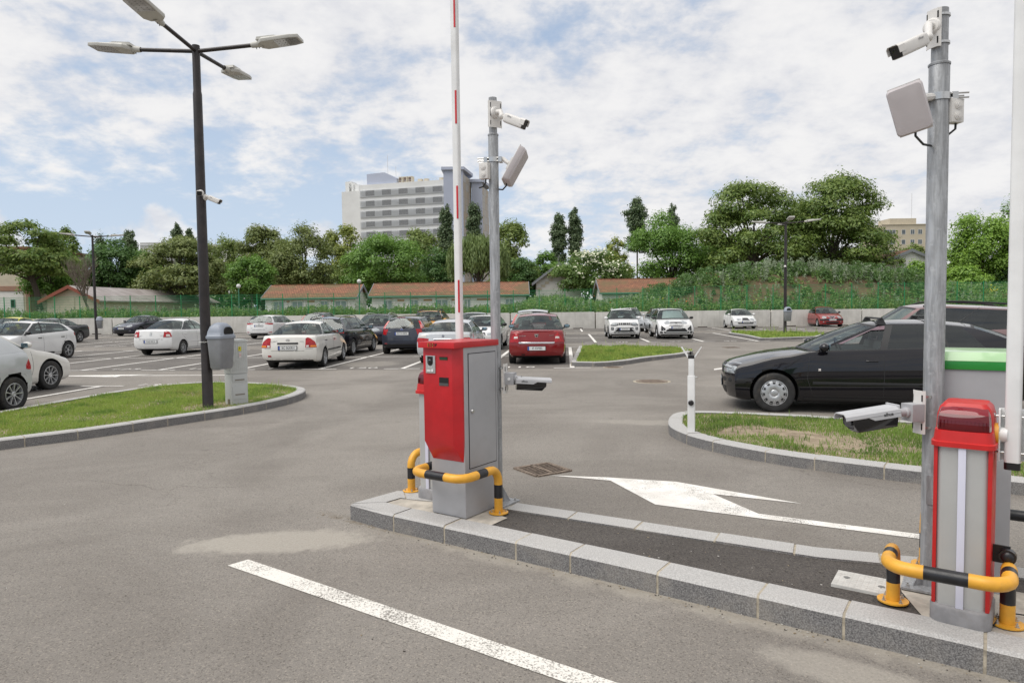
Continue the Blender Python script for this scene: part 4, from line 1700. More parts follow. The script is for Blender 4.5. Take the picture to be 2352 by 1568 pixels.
def lamp(loc, rz, label, H=6.05):
    t = thing('street_lamp', label, 'street lamp', loc, rz, 'four armed street lamps')
    mb = MB()
    mb.lathe([(.090, -.02), (.090, .02), (.086, .03), (.081, 1.9), (.070, H - .75), (.061, H - .70), (.060, H + .03), (.001, H + .035)], 24)
    mb.build('pole', [m_pole], t, smooth=40)
    for k in range(4):
        a = k * PI / 2
        Xr = Matrix.Rotation(a, 4, 'Z')
        mb = MB()
        mb.X = Xr
        mb.cyl((.03, 0, H - .06), (.98, 0, H + .0), .032, seg=12)
        arm = mb.build('arm', [m_pole], t, smooth=40)
        mb = MB()
        mb.X = Xr @ Matrix.Translation((.95, 0, H)) @ Matrix.Rotation(R(-6), 4, 'Y')
        # head: socket, tapered box with ribbed top
        mb.lathe([(.04, -.02), (.045, .0), (.052, .10), (.05, .17)], 14, axis='x')
        pl = [(.12, -.09), (.20, -.165), (.66, -.165), (.80, -.13), (.80, .13), (.66, .165), (.20, .165), (.12, .09)]
        loft(mb, [([(x, y * .97) for x, y in pl], -.035), (pl, -.026), (pl, .012), ([(.14 + (x - .12) * .96, y * .90) for x, y in pl], lambda x, y: .040 if x < .5 else .024)])
        mb.extrude([(.10, .03), (.12, .075), (.40, .066), (.50, .03)], 'y', -.11, .11)
        for i in range(5):
            mb.box((.50 + i * .035, 0, .030), (.012, .22, .016))
        head = mb.build('luminaire', [m_lum], arm, smooth=30)
        mb = MB()
        mb.X = Xr @ Matrix.Translation((.95, 0, H)) @ Matrix.Rotation(R(-6), 4, 'Y')
        mb.prism([(.40, -.145), (.65, -.145), (.77, -.115), (.77, .115), (.65, .145), (.40, .145)], -.039, -.034)
        mb.build('lamp_glass', [m_lumglass], arm)
        mb = MB()
        mb.X = Xr @ Matrix.Translation((.95, 0, H)) @ Matrix.Rotation(R(-6), 4, 'Y')
        for i in range(6):
            for j in range(3):
                mb.box((.44 + i * .052, -.08 + j * .08, -.0402), (.012, .012, .002))
        mb.cyl((.06, 0, -.045), (.06, 0, -.075), .006, seg=6)
        mb.cyl((.11, 0, -.045), (.11, 0, -.07), .006, seg=6)
        mb.build('led', [M('led_grey', (.10, .10, .10), .4)], arm)
    return t


P1 = G(478, 932, KH)
H1 = D(451, 105, P1.y).z - KH
L1 = lamp((P1.x, P1.y, KH - .03), R(-4), 'tall dark street lamp with four heads on the near left grass island', H1)
P2 = G(222, 780)
P3 = G(1803, 766, KH)
L2 = dup(L1, (P2.x, P2.y, 0), R(22), 'dark four headed street lamp on the left near the concrete wall')
L3 = dup(L1, (P3.x, P3.y, KH - .03), R(-12), 'dark four headed street lamp on the far right grass island')
k2 = (D(216, 541, P2.y).z) / H1
L2.scale = (1, 1, k2)
k3 = (D(1804, 509, P3.y).z - KH) / H1
L3.scale = (1, 1, k3)

m_bin = M('bin_grey', (.21, .215, .225), .45, var=.08, scale=6, dirt=.15)
m_binlid = M('bin_lid_grey', (.26, .29, .34), .4, var=.06, scale=6)


def bin_(loc, rz, label):
    t = thing('litter_bin', label, 'litter bin', loc, rz, 'grey litter bins strapped to lamps')
    mb = MB()
    loft(mb, [(rounded(.27, .22, .05), 0), (rounded(.30, .25, .05), .03), (rounded(.36, .30, .05), .52), (rounded(.355, .295, .05), .53)])
    mb.build('bucket', [m_bin], t, smooth=40)
    mb = MB()
    loft(mb, [(rounded(.385, .325, .05), .505), (rounded(.39, .33, .05), .545), (rounded(.37, .31, .06), .555), (rounded(.355, .295, .07), .62), (rounded(.31, .25, .08), .70), (rounded(.22, .16, .07), .75), (rounded(.10, .06, .028), .765)])
    lid = mb.build('lid', [m_binlid], t, smooth=45)
    mb = MB()
    pts = [(-.10, .575), (.10, .575)] + [(.115 * math.cos(a), .60 + .095 * math.sin(a)) for a in np.linspace(0, PI, 10)]
    mb.extrude(pts, 'y', -.158, -.10)
    mb.build('opening', [m_dark], lid, smooth=30)
    mb = MB()
    mb.box((0, .165, .30), (.09, .05, .34))
    mb.build('bracket', [M('bracket_zinc', (.42, .41, .36), .5)], t)
    return t


pb = D(506, 790, P1.y - .05)
b1 = bin_((pb.x + .02, pb.y - .02, D(506, 846, P1.y).z), R(75), 'grey lidded litter bin hung on the near lamp in front of a cabinet')
r2 = D(230, 740, P2.y)
dup(b1, (P2.x + .27, P2.y - .05, D(230, 754, P2.y).z), R(-80), 'grey litter bin strapped to the left far lamp by the wall')
dup(b1, (P3.x + .03, P3.y - .27, D(1803, 737, P3.y).z), R(0), 'grey litter bin strapped to the lamp on the far right island')
# chain round the near lamp that holds the bin
mb = MB()
for k in range(22):
    a = 2 * PI * k / 22
    mb.X = Matrix.Translation((.094 * math.cos(a), .094 * math.sin(a), 0)) @ Matrix.Rotation(a + PI / 2, 4, 'Z') @ Matrix.Rotation(PI / 2 * (k % 2), 4, 'X')
    ring = [Vector((.016 * math.cos(x), .009 * math.sin(x), 0)) for x in np.linspace(0, 2 * PI, 9)]
    mb.tube(ring, .003, 5)
ch = mb.build('chain', [m_bolt], None, smooth=40)
ch.location = (P1.x, P1.y, D(478, 785, P1.y).z)
tag(ch, 'small steel chain looped round the near lamp post at bin height', 'chain')

cR = Vector((1, 0, 0))
zz = D(465, 445, P1.y).z
c1 = bullet_camera(Vector((P1.x + .03, P1.y - .075, zz)), Vector((P1.x + .075, P1.y - .22, zz - .03)), Vector((.40, -.88, -.22)), 'white bullet camera on the near lamp facing the viewer', .22, 1.05)
zz2 = D(480, 458, P1.y).z
bullet_camera(Vector((P1.x + .085, P1.y - .02, zz2 + .03)), Vector((P1.x + .25, P1.y - .06, zz2 - .02)), Vector((.93, -.20, -.40)), 'white bullet camera on the near lamp pointing right', .22, 1.05)
z5 = D(1803, 612, P3.y).z
bullet_camera(Vector((P3.x - .05, P3.y - .07, z5)), Vector((P3.x - .12, P3.y - .25, z5 - .03)), Vector((-.35, -.85, -.35)), 'white bullet camera halfway up the lamp on the far right island', .28, 1.2)

# electricity cabinet
pc_ = G(533, 928, KH)
m_cab = M('cabinet_grey', (.50, .515, .50), .55, var=.05, scale=5, dirt=.22)
t = thing('electric_cabinet', 'pale grey electricity cabinet standing in the grass behind the litter bin', 'electric cabinet', (pc_.x - .01, pc_.y + .23, KH - .04), R(47))
W_, D_, Hc = .30, .26, 1.13
mb = MB()
mb.box((0, 0, .27), (W_ - .012, D_ - .012, .54))
mb.box((0, 0, .545), (W_ - .03, D_ - .03, .02))
mb.build('plinth', [m_cab], t, bevel=.004)
mb = MB()
mb.box((0, 0, .55 + .27), (W_, D_, .54))
for i in range(9):
    mb.box((-W_ / 2 - .001, -D_ * .36 + i * D_ * .09, .82), (.004, .004, .46))
mb.build('housing', [m_cab], t, bevel=.004)
mb = MB()
mb.box((0, 0, Hc - .03), (W_ + .02, D_ + .02, .03))
mb.box((0, 0, Hc - .008), (W_ - .02, D_ - .02, .016))
mb.build('roof', [m_cab], t, bevel=.005)
for zz_, hh_ in ((.44, .17), (.19, .30)):
    mb = MB()
    mb.box((0, -D_ / 2 + .002, zz_ + .03), (W_ - .05, .008, hh_ * .75))
    mb.build('panel', [m_cab], t, bevel=.003)
    mb = MB()
    mb.box((0, -D_ / 2 - .004, zz_), (W_ * .55, .006, .022), 0)
    mb.build('vent', [M('vent_shadow', (.22, .20, .17), .7)], t)
mb = MB()
for i in range(8):
    mb.box((-W_ * .40 + i * W_ * .115, -D_ / 2 - .001, .82), (.004, .005, .46))
mb.build('door', [m_cab], t)
mb = MB()
mb.box((-W_ / 2 + .05, -D_ / 2 - .012, .80), (.03, .022, .13))
mb.cyl((-W_ / 2 + .05, -D_ / 2 - .02, .76), (-W_ / 2 + .05, -D_ / 2 - .03, .76), .010, seg=10)
mb.build('handle', [m_cab], t, bevel=.006)
mb = MB()
mb.box((.015, -D_ / 2 - .006, .97), (.05, .003, .075))
mb.build('warning_sticker', [M('sticker_yellow', (.65, .60, .02), .5)], t)
mb = MB()
mb.add([(.015 + x, -D_ / 2 - .0082, .97 + z) for x, z in ((-.004, .028), (.006, .028), (0, .006), (.008, .006), (-.006, -.028), (-.001, -.002), (-.008, -.002))], [(0, 5, 6), (0, 1, 2, 5), (2, 3, 4, 5)])
mb.build('bolt_symbol', [m_blackpl], t)
mb = MB()
mb.box((.02, -D_ / 2 - .006, .86), (.042, .003, .085), 0)
for kz in (.88, .85):
    mb.lathe([(.016, -.0082), (.012, -.0082)], 16, 1, axis='y', c=(.02, -D_ / 2, kz))
mb.build('notice_sticker', [M('sticker_white', (.7, .69, .66), .5), M('sticker_red', (.5, .05, .05), .5)], t)
mb = MB()
mb.box((-W_ / 2 - .001, -.02, .05), (.008, .06, .13))
mb.build('cable_port', [M('port_brown', (.20, .17, .12), .8)], t)
# ================================================================== cars
m_rub = M('tyre_rubber', (.018, .018, .018), .75, var=.4, scale=9, dirt=.35)
m_trim = M('black_trim', (.014, .014, .015), .5)
m_under = M('underbody', (.006, .006, .006), .9)
m_inter = M('car_interior', (.028, .028, .030), .8, var=.3, scale=5)
m_seatg = M('seat_grey', (.10, .10, .105), .9)
m_seatl = M('seat_beige', (.36, .34, .31), .9)
m_alloy = M('alloy_silver', (.50, .51, .52), .32, metal=.6, var=.08, scale=20, dirt=.25)
m_alloyd = M('wheel_dark', (.02, .02, .02), .6)
m_chrome = M('chrome', (.75, .75, .76), .12, metal=1.0)
m_hl = M('headlight_glass', (.27, .29, .30), .10, coat=1, var=.55, scale=22)
m_tl = M('taillight_red', (.36, .008, .012), .12, coat=1, var=.25, scale=14)
m_tlo = M('taillight_amber', (.75, .22, .02), .15, coat=1)
m_tlw = M('taillight_clear', (.62, .58, .55), .12, coat=1)
m_platew = M('plate_white', (.70, .71, .70), .4)
m_blue = M('plate_blue', (.03, .08, .36), .4)
m_gl = glassmat('car_glass', (.60, .67, .65), .50)
m_gld = glassmat('tinted_glass', (.10, .105, .11), .6)
m_silver_b = M('mirror_glass', (.25, .36, .42), .05, metal=.8)


def paint(name, col, metal=0.0, rough=.32):
    return M('paint_' + name, col, rough, metal=metal, var=.05, scale=1.5, coat=1.0, dirt=.10)


C_WHITE = paint('white', (.72, .72, .71))
C_WARMW = paint('warm_white', (.70, .685, .64))
C_SILV = paint('silver', (.50, .52, .53), .35)
C_PALES = paint('pale_silver', (.53, .55, .565), .3)
C_BLACK = M('paint_black', (.006, .0055, .008), .2, coat=1.0, dirt=.02, var=.05, scale=1.5)
C_DKBLUE = paint('dark_blue_grey', (.040, .046, .066), .25)
C_NAVY = paint('navy', (.020, .019, .034), .2)
C_DKGREY = paint('dark_grey', (.030, .033, .040), .2)
C_RED = paint('wine_red', (.22, .014, .016), .15)
C_RED2 = paint('cherry_red', (.26, .026, .026), .1)
C_YEL = paint('lemon', (.66, .62, .07))
C_ORG = paint('taxi_orange', (.72, .33, .03))
C_BROWN = paint('mauve_brown', (.22, .145, .145), .3)

WHEELS = {}


def wheel_meshes(wr, ww, style):
    k = (wr, ww, style)
    if k in WHEELS:
        return WHEELS[k]
    rr = wr * .655
    h = ww / 2
    mb = MB()
    mb.lathe([(rr * .9, -h * .9), (rr, -h), (wr * .95, -h * .98), (wr * .985, -h * .86), (wr, -h * .6), (wr, h * .6), (wr * .985, h * .86), (wr * .95, h * .98), (wr * .86, h * 1.02), (rr * 1.02, h * .96), (rr * .97, h * .80), (rr * .97, -h * .5)][::-1], 40, axis='y')
    for i in range(40):
        a = 2 * PI * i / 40
        mb.X = Matrix.Rotation(a, 4, 'Y')
        mb.box((0, 0, wr + .0005), (.012, h * 1.15, .003))
        mb.X = Matrix.Identity(4)
    o = mb.build('tyre', [m_rub], None, smooth=40)
    ty = o.data
    bpy.data.objects.remove(o)
    mb = MB()
    # lip and dark barrel
    mb.lathe([(rr * .975, h * .3), (rr * .985, h * .90), (rr * .93, h * .92), (rr * .90, h * .70), (rr * .88, h * .2)], 36, 0, axis='y')
    mb.lathe([(rr * .95, h * .15), (.001, h * .15)], 28, 1, axis='y')
    mb.lathe([(rr * .50, h * .2), (rr * .46, h * .22), (.001, h * .22)], 20, 1, axis='y')
    if style == 'cap':
        mb.lathe([(rr * .95, h * .78), (rr * .86, h * .93), (rr * .45, h * 1.02), (rr * .30, h * .97), (rr * .27, h * .90), (rr * .24, h * .98), (rr * .14, h * 1.03), (.001, h * 1.03)], 40, 0, axis='y')
        for i in range(11):
            a = 2 * PI * i / 11
            mb.X = Matrix.Rotation(a, 4, 'Y')
            pts = [(-rr * .085, rr * .67), (rr * .085, rr * .67), (rr * .135, rr * .925), (-rr * .135, rr * .925)]
            hh = lambda z: h * (.985 if z < rr * .8 else .905)
            mb.add([(x, hh(z), z) for x, z in pts], [(3, 2, 1, 0)], 1)
            mb.X = Matrix.Identity(4)
    else:
        n_ = {'s5': 5, 's7': 7, 's9': 9, 's10': 10}[style]
        for i in range(n_):
            a = 2 * PI * i / n_
            mb.X = Matrix.Rotation(a, 4, 'Y')
            w0, w1 = (rr * .13, rr * .20) if n_ <= 7 else (rr * .10, rr * .135)
            if style in ('s7', 's9'):
                w1 = rr * .24 * 7 / n_
            for dx_ in ((-.11, .11) if style == 's5' else (0,)):
                z0, z1 = rr * .12, rr * .93
                vs = []
                for z, hw, yy in ((z0, w0, h * .74), (rr * .55, (w0 + w1) / 2 * .8, h * .80), (z1, w1 / (2 if style == 's5' else 1), h * .86)):
                    for x, y in ((-hw, yy - h * .28), (-hw * .7, yy), (hw * .7, yy), (hw, yy - h * .28)):
                        vs.append((x * .5 * (1 if style != 's5' else .8) + dx_ * z, y, z))
                fs = [(b_ + k_, b_ + k_ + 1, b_ + k_ + 5, b_ + k_ + 4) for b_ in (0, 4) for k_ in range(3)]
                mb.add(vs, [f[::-1] for f in fs], 0)
            mb.X = Matrix.Identity(4)
        mb.lathe([(rr * .24, h * .5), (rr * .23, h * .76), (rr * .16, h * .82), (rr * .13, h * .78), (.001, h * .80)], 20, 0, axis='y')
    o = mb.build('rim', [m_alloy, m_alloyd], None, smooth=40)
    ri = o.data
    bpy.data.objects.remove(o)
    WHEELS[k] = (ty, ri)
    return WHEELS[k]


def gsm(y, n_):
    k = np.exp(-np.linspace(-2, 2, 2 * n_ + 1) ** 2)
    k /= k.sum()
    yp = np.concatenate([np.full(n_, y[0]), y, np.full(n_, y[-1])])
    return np.convolve(yp, k, 'valid')


def car(name, label, P, axle, at, yaw, group='cars parked in the car park', cat='car', z0=0.0):
    """at = ground point under the middle of the given axle ('f' or 'r'); yaw: 0 = heading away from the camera, clockwise positive"""
    L, W, H, wb, fo, wr = P['L'], P['W'], P['H'], P['wb'], P['fo'], P['wr']
    col = P['col']
    xf = wb / 2 + fo
    hx, hy = math.sin(R(yaw)), math.cos(R(yaw))
    ax0 = wb / 2 if axle == 'f' else -wb / 2
    t = thing(name, label, cat, (at[0] - hx * ax0, at[1] - hy * ax0, z0), math.atan2(hy, hx), group)
    sc, sw, sr, sb = P['sc'], P['sw'], P['sr'], P['sb']
    zf, zcw, zb0, zb1, zt = P['zf'], P['zc'], P['b0'], P['b1'], P['zt']
    hatch = P.get('hatch', False)
    sg = np.arange(0, L + .005, .01)
    dpts = [(0, zf - .09), (.05, zf - .03), (.13, zf), (sc * .55, zf + (zcw - zf) * .68), (sc, zcw), (sc + .2, zb0 + .02 - .0), (sb - .10, zb1)]
    if hatch:
        dpts += [(L - .10, zb1), (L, zb1 - .02)]
    else:
        dpts += [(sb + .02, zt + .012), (L - .16, zt + .015), (L - .06, zt), (L, zt - .06)]
    deck = gsm(np.interp(sg, *zip(*dpts)), 5)
    crown = gsm(np.interp(sg, [0, .3, sc - .1, sc + .15, sb - .05, sb + .15, L], [.03, .06, .06, .0, .0, .03, .02] if not hatch else [.03, .06, .06, 0, 0, 0, 0]), 6)
    low = np.interp(sg, [0, .12, .5, L - .6, L - .15, L], [P.get('lf', .21), .18, P.get('sill', .16), P.get('sill', .16) + .01, .22, P.get('lr', .28)])
    plan = gsm(np.interp(sg, [0, .5, sc, L * .5, sb - .2, L - .4, L], [.955, .985, .995, 1.0, .99, .975, .94]), 20)
    fD = lambda s: float(np.interp(s, sg, deck))
    fC = lambda s: float(np.interp(s, sg, crown))
    fLo = lambda s: float(np.interp(s, sg, low))
    fW = lambda s: W / 2 * float(np.interp(s, sg, plan))
    TT = [0, .03, .10, .20, .32, .45, .58, .68, .76, .85, .92, .97, 1.0]
    FF = [.86, .93, .968, .988, .998, 1.0, .9985, .995, .988, .976, .962, .946, .928]
    RF, RR_ = P.get('rf', .26), P.get('rr', .20)
    LF, LR = P.get('leanf', .10), P.get('leanr', .06)

    def warp(s, y, z):
        q = min(1.2, abs(y) / (W / 2))
        df = (RF * q ** 3.2 + LF * max(0, (z - .52) / .25) ** 1.5 + .05 * max(0, (.38 - z) / .15) ** 1.5) * math.exp(-s / .50)
        e = L - s
        dr = (RR_ * q ** 3.6 + LR * max(0, (z - .60) / .3) ** 1.3 + .06 * max(0, (.42 - z) / .15) ** 1.5) * math.exp(-e / .45)
        return xf - (s + df - dr)
    ss = np.unique(np.round(np.concatenate([[0, .02, .05, .10, .17, .26, .38, .52], np.linspace(.7, L - .7, 22), [L - .5, L - .36, L - .25, L - .16, L - .09, L - .045, L - .015, L]]), 4))
    J, K = len(TT), 8
    V, F, MI = [], [], []

    def pt(s, j):
        zl, zs = fLo(s), fD(s) - fC(s)
        return FF[j] * fW(s), zl + (zs - zl) * TT[j]
    nS = len(ss)
    idx = {}

    def vid(key, s, y, z):
        if key not in idx:
            idx[key] = len(V)
            V.append((warp(s, y, z), y, z))
        return idx[key]

    def side(i, j, sgn):
        y, z = pt(ss[i], j)
        k = K if sgn > 0 else 0
        if j == 0:
            return vid(('b', i, k), ss[i], sgn * y, z)
        if j == J - 1:
            return vid(('d', i, k), ss[i], sgn * y, z)
        return vid(('s', i, j, sgn), ss[i], sgn * y, z)

    def deckv(i, k, d):
        if k == 0 or k == K:
            return side(i, J - 1 if d == 'd' else 0, 1 if k == K else -1)
        y0, z = pt(ss[i], J - 1 if d == 'd' else 0)
        u = -1 + 2 * k / K
        zz_ = z + (fC(ss[i]) * (1 - u * u) if d == 'd' else 0)
        return vid((d, i, k), ss[i], y0 * u, zz_)

    def capv(i, j, k):
        if k == 0 or k == K:
            return side(i, j, 1 if k == K else -1)
        if j == 0:
            return deckv(i, k, 'b')
        if j == J - 1:
            return deckv(i, k, 'd')
        y0, z = pt(ss[i], j)
        u = -1 + 2 * k / K
        zz_ = z + fC(ss[i]) * (1 - u * u) * TT[j] ** 2
        return vid(('c', i, j, k), ss[i], y0 * u, zz_)
    for i in range(nS - 1):
        for j in range(J - 1):
            F.append((side(i, j, 1), side(i, j + 1, 1), side(i + 1, j + 1, 1), side(i + 1, j, 1)))
            F.append((side(i, j, -1), side(i + 1, j, -1), side(i + 1, j + 1, -1), side(i, j + 1, -1)))
            MI += [0, 0]
        sm = (ss[i] + ss[i + 1]) / 2
        for k in range(K):
            F.append((deckv(i, k, 'd'), deckv(i + 1, k, 'd'), deckv(i + 1, k + 1, 'd'), deckv(i, k + 1, 'd')))
            MI.append(3 if (sc + .12 < sm < sb - .04) else 0)
            F.append((deckv(i, k, 'b'), deckv(i, k + 1, 'b'), deckv(i + 1, k + 1, 'b'), deckv(i + 1, k, 'b')))
            MI.append(2)
    for i, fl in ((0, True), (nS - 1, False)):
        for j in range(J - 1):
            for k in range(K):
                f = (capv(i, j, k), capv(i, j + 1, k), capv(i, j + 1, k + 1), capv(i, j, k + 1))
                F.append(f if fl else f[::-1])
                MI.append(0)
    me = bpy.data.meshes.new('b')
    me.from_pydata(V, [], F)
    me.polygons.foreach_set('material_index', MI)
    bm = bmesh.new()
    bm.from_mesh(me)
    bmesh.ops.recalc_face_normals(bm, faces=bm.faces)
    bm.to_mesh(me)
    bm.free()
    for m_ in (col, m_trim, m_under, m_inter):
        me.materials.append(m_)
    ob = bpy.data.objects.new('b', me)
    COL.objects.link(ob)
    # wheel arches
    rc = wr + P.get('arch', .045)
    mb = MB()
    for ax in (wb / 2, -wb / 2):
        for s_ in (-1, 1):
            y0, y1 = s_ * (W / 2 - .30), s_ * (W / 2 + .2)
            mb.cyl((ax, y0, wr + .005), (ax, y1, wr + .005), rc, seg=40)
    cu = mb.build('cut', [m_under])
    mod = ob.modifiers.new('m', 'BOOLEAN')
    mod.object = cu
    mod.operation = 'DIFFERENCE'
    mod.solver = 'EXACT'
    dg = bpy.context.evaluated_depsgraph_get()
    dg.update()
    m2 = bpy.data.meshes.new_from_object(ob.evaluated_get(dg))
    bpy.data.objects.remove(ob)
    bpy.data.objects.remove(cu)
    BVv = [tuple(v.co) for v in m2.vertices]
    BF = [tuple(p_.vertices) for p_ in m2.polygons]
    BM_ = []
    for p_ in m2.polygons:
        c_ = p_.center
        mi = p_.material_index
        for ax in (wb / 2, -wb / 2):
            if math.hypot(c_.x - ax, c_.z - wr - .005) < rc + .004 and c_.z > .1:
                mi = 2
        BM_.append(min(mi, 3))
    bvh = BVHTree.FromPolygons(BVv, BF)
    body = MB()
    body.add(BVv, BF)
    body.m = BM_

    # ---------------- greenhouse
    ys = lambda s: FF[-1] * fW(s) - .008
    yr0 = W / 2 * P.get('rw', .64)
    belt = lambda s: fD(s)
    smid = sw + (sr - sw) * .38
    rdrop = P.get('rdrop', .05)
    rz_pts = [(sw, H - .075), (sw + .25, H - .03), (smid, H), (sr - (sr - sw) * .25, H - rdrop * .45), (sr, H - rdrop - .02)]
    rg = np.arange(sw, sr + .01, .01)
    rzz = gsm(np.interp(rg, *zip(*rz_pts)), 8)
    roofz = lambda s: float(np.interp(s, rg, rzz))
    n_ = 4
    Bp, Tp, Ty = [], [], []
    sA, sAt = sc + .20, sw + .12
    sE, sEt = sb - P.get('rcb', .14), sr - .09
    for i in range(n_ + 1):
        q = i / n_
        s = sc + .02 + (sA - sc - .02) * q ** 2
        z = fD(s) + (fC(s)) * 0 + .005
        Bp.append((s, q * ys(sA), z if q < 1 else belt(sA) - .004))
        s2 = sw + (sAt - sw) * q ** 2
        Tp.append((s2, q * yr0, roofz(sw) + .012 - (.050 + .012) * q ** 2 + (roofz(sAt) - roofz(sw)) * q ** 2))
        Ty.append('ws')
    Ty[-1] = 'P'
    cols = [(sA + .065, sAt + .10, 'sw')]
    for c_ in P['pill']:
        cols.append(c_)
    cols.append((sE, sEt, 'rw'))
    for (s, s2, ty) in cols:
        Bp.append((s, ys(s), belt(s) - .004))
        w2 = yr0 * (1 - .05 * ((s2 - sw) / (sr - sw)) ** 2)
        Tp.append((s2, w2, roofz(s2) - .050))
        Ty.append(ty)
    for i in range(n_ - 1, -1, -1):
        q = i / n_
        s = sb - (sb - sE) * q ** 2.2
        Bp.append((s, q * ys(sE), belt(s) - .004 + (0.0 if hatch else .012 * (1 - q))))
        s2 = sr - (sr - sEt) * q ** 2
        Tp.append((s2, q * yr0 * .95, roofz(sr) + .006 + (roofz(sEt) - .05 - roofz(sr) - .006) * q ** 2))
        Ty.append('rw')
    rows = [0, .045, .2, .4, .6, .8, .94, 1.0]
    nC = len(Bp)
    iA, iE = n_, nC - 1 - n_

    def gp(i, t_):
        b_, a = Bp[i], Tp[i]
        s = b_[0] + (a[0] - b_[0]) * t_
        y = b_[1] + (a[1] - b_[1]) * t_
        z = b_[2] + (a[2] - b_[2]) * t_
        bl = math.sin(PI * t_)
        if i <= iA:
            q = i / n_
            s -= .030 * bl * (1 - q * .6)
            z += .020 * bl * (1 - q * .6)
        elif i >= iE:
            q = (nC - 1 - i) / n_
            s += .025 * bl * (1 - q * .6)
            z += .018 * bl * (1 - q * .6)
        if iA <= i <= iE:
            y += .024 * bl
        return (xf - s, y, z)
    wins = {}
    for sgn in (1, -1):
        vb = {}

        def gv(i, r_, mesh, key):
            k = (key, i, r_, 0 if ((i == 0 or i == nC - 1) and False) else sgn)
            if k not in vb:
                p_ = gp(i, rows[r_])
                vb[k] = len(mesh.v)
                mesh.v.append((p_[0], p_[1] * sgn, p_[2]))
            return vb[k]
        for i in range(nC - 1):
            ty = Ty[i]
            for r_ in range(len(rows) - 1):
                glass = ty in ('ws', 'sw', 'rw') and 1 <= r_ < len(rows) - 2
                if ty in ('ws', 'rw') and ((ty == 'ws' and i == n_ - 1) or (ty == 'rw' and i == iE)) and False:
                    glass = False
                if glass:
                    wk = ty if ty != 'sw' else ('sw', i, sgn)
                    mesh = wins.setdefault(wk, MB())
                else:
                    mesh = body
                key = id(mesh)
                f = (gv(i, r_, mesh, key), gv(i + 1, r_, mesh, key), gv(i + 1, r_ + 1, mesh, key), gv(i, r_ + 1, mesh, key))
                mesh.f.append(f if sgn < 0 else f[::-1])
                if glass:
                    mesh.m.append(0)
                else:
                    blk = ty == 'B' or (ty in ('sw', 'ws', 'rw') and r_ == 0) or (ty in ('ws', 'rw') and r_ == len(rows) - 2)
                    mesh.m.append(1 if blk else 0)
    # roof skin
    Fr = [gp(i, 1.0) for i in range(n_ + 1)]
    Rr = [gp(nC - 1 - i, 1.0) for i in range(n_ + 1)]
    Fk = [(p_[0], -p_[1], p_[2]) for p_ in Fr[:0:-1]] + Fr
    Rk = [(p_[0], -p_[1], p_[2]) for p_ in Rr[:0:-1]] + Rr
    Sd = [gp(i, 1.0) for i in range(iA, iE + 1)]
    # refine the side edge
    Sd2 = []
    for a, b_ in zip(Sd[:-1], Sd[1:]):
        for q in (0, .5):
            Sd2.append(tuple(Vector(a).lerp(Vector(b_), q)))
    Sd2.append(Sd[-1])
    x0_, x1_ = Sd2[0][0], Sd2[-1][0]
    o_ = len(body.v)
    m_ = len(Sd2)
    kk = len(Fk)
    for a in range(m_):
        v_ = (Sd2[a][0] - x0_) / (x1_ - x0_)
        Lf, Rt = Vector((Sd2[a][0], -Sd2[a][1], Sd2[a][2])), Vector(Sd2[a])
        for k in range(kk):
            u_ = (Fk[k][1] / Fk[-1][1] + 1) / 2
            p_ = Vector(Fk[k]) * (1 - v_) + Vector(Rk[k]) * v_ + Lf * (1 - u_) + Rt * u_
            p_ -= Vector(Fk[0]) * (1 - v_) * (1 - u_) + Vector(Fk[-1]) * (1 - v_) * u_ + Vector(Rk[0]) * v_ * (1 - u_) + Vector(Rk[-1]) * v_ * u_
            p_.z += .012 * math.sin(PI * v_) * (1 - (2 * u_ - 1) ** 2)
            body.v.append(tuple(p_))
    for a in range(m_ - 1):
        for k in range(kk - 1):
            q = o_ + a * kk + k
            body.f.append((q, q + 1, q + kk + 1, q + kk)[::-1])
            body.m.append(0)

    # ---------------- things laid on the skin
    def proj(view, p_, z):
        if view in 'FR':
            sg_ = 1 if view == 'F' else -1
            a_ = W / 2
            xe = xf if view == 'F' else xf - L
            c_ = Vector((xe - sg_ * a_, 0, z))
            d_ = Vector((sg_ * a_, p_ * (1 if view == 'F' else 1), 0)).normalized()
            o2 = c_ + d_ * 3
            hit = bvh.ray_cast(o2, -d_, 5)
            if hit[0] is None:
                return c_ + d_ * a_, d_
            return hit[0], d_
        sg_ = 1 if view == 'L' else -1
        o2 = Vector((xf - p_, sg_ * 3, z))
        hit = bvh.ray_cast(o2, Vector((0, -sg_, 0)), 2.95)
        if hit[0] is None:
            return Vector((xf - p_, sg_ * W / 2 * .93, z)), Vector((0, sg_, 0))
        return hit[0], Vector((0, sg_, 0))

    def patch(mb, view, A, Bq, off=.006, nv=4, nu=10, mi=0, thick=.02):
        """skin patch between polylines A and B given in (across, height)"""
        def res(Pl, n__):
            Pl = [Vector(q) for q in Pl]
            d_ = [0]
            for a, b_ in zip(Pl[:-1], Pl[1:]):
                d_.append(d_[-1] + (b_ - a).length)
            out = []
            for x in np.linspace(0, d_[-1], n__):
                out.append((float(np.interp(x, d_, [q.x for q in Pl])), float(np.interp(x, d_, [q.y for q in Pl]))))
            return out
        a2, b2 = res(A, nu), res(Bq, nu)
        top, bot = [], []
        for r_ in range(nv):
            f = r_ / (nv - 1)
            for k in range(nu):
                p_ = a2[k][0] + (b2[k][0] - a2[k][0]) * f
                z = a2[k][1] + (b2[k][1] - a2[k][1]) * f
                h_, d_ = proj(view, p_, z)
                ed = 1.0 if 0 < r_ < nv - 1 and 0 < k < nu - 1 else .55
                top.append(h_ + d_ * off * ed)
                bot.append(h_ - d_ * thick)
        N_ = nv * nu
        fs = []
        for r_ in range(nv - 1):
            for k in range(nu - 1):
                q = r_ * nu + k
                fs.append((q, q + 1, q + nu + 1, q + nu))
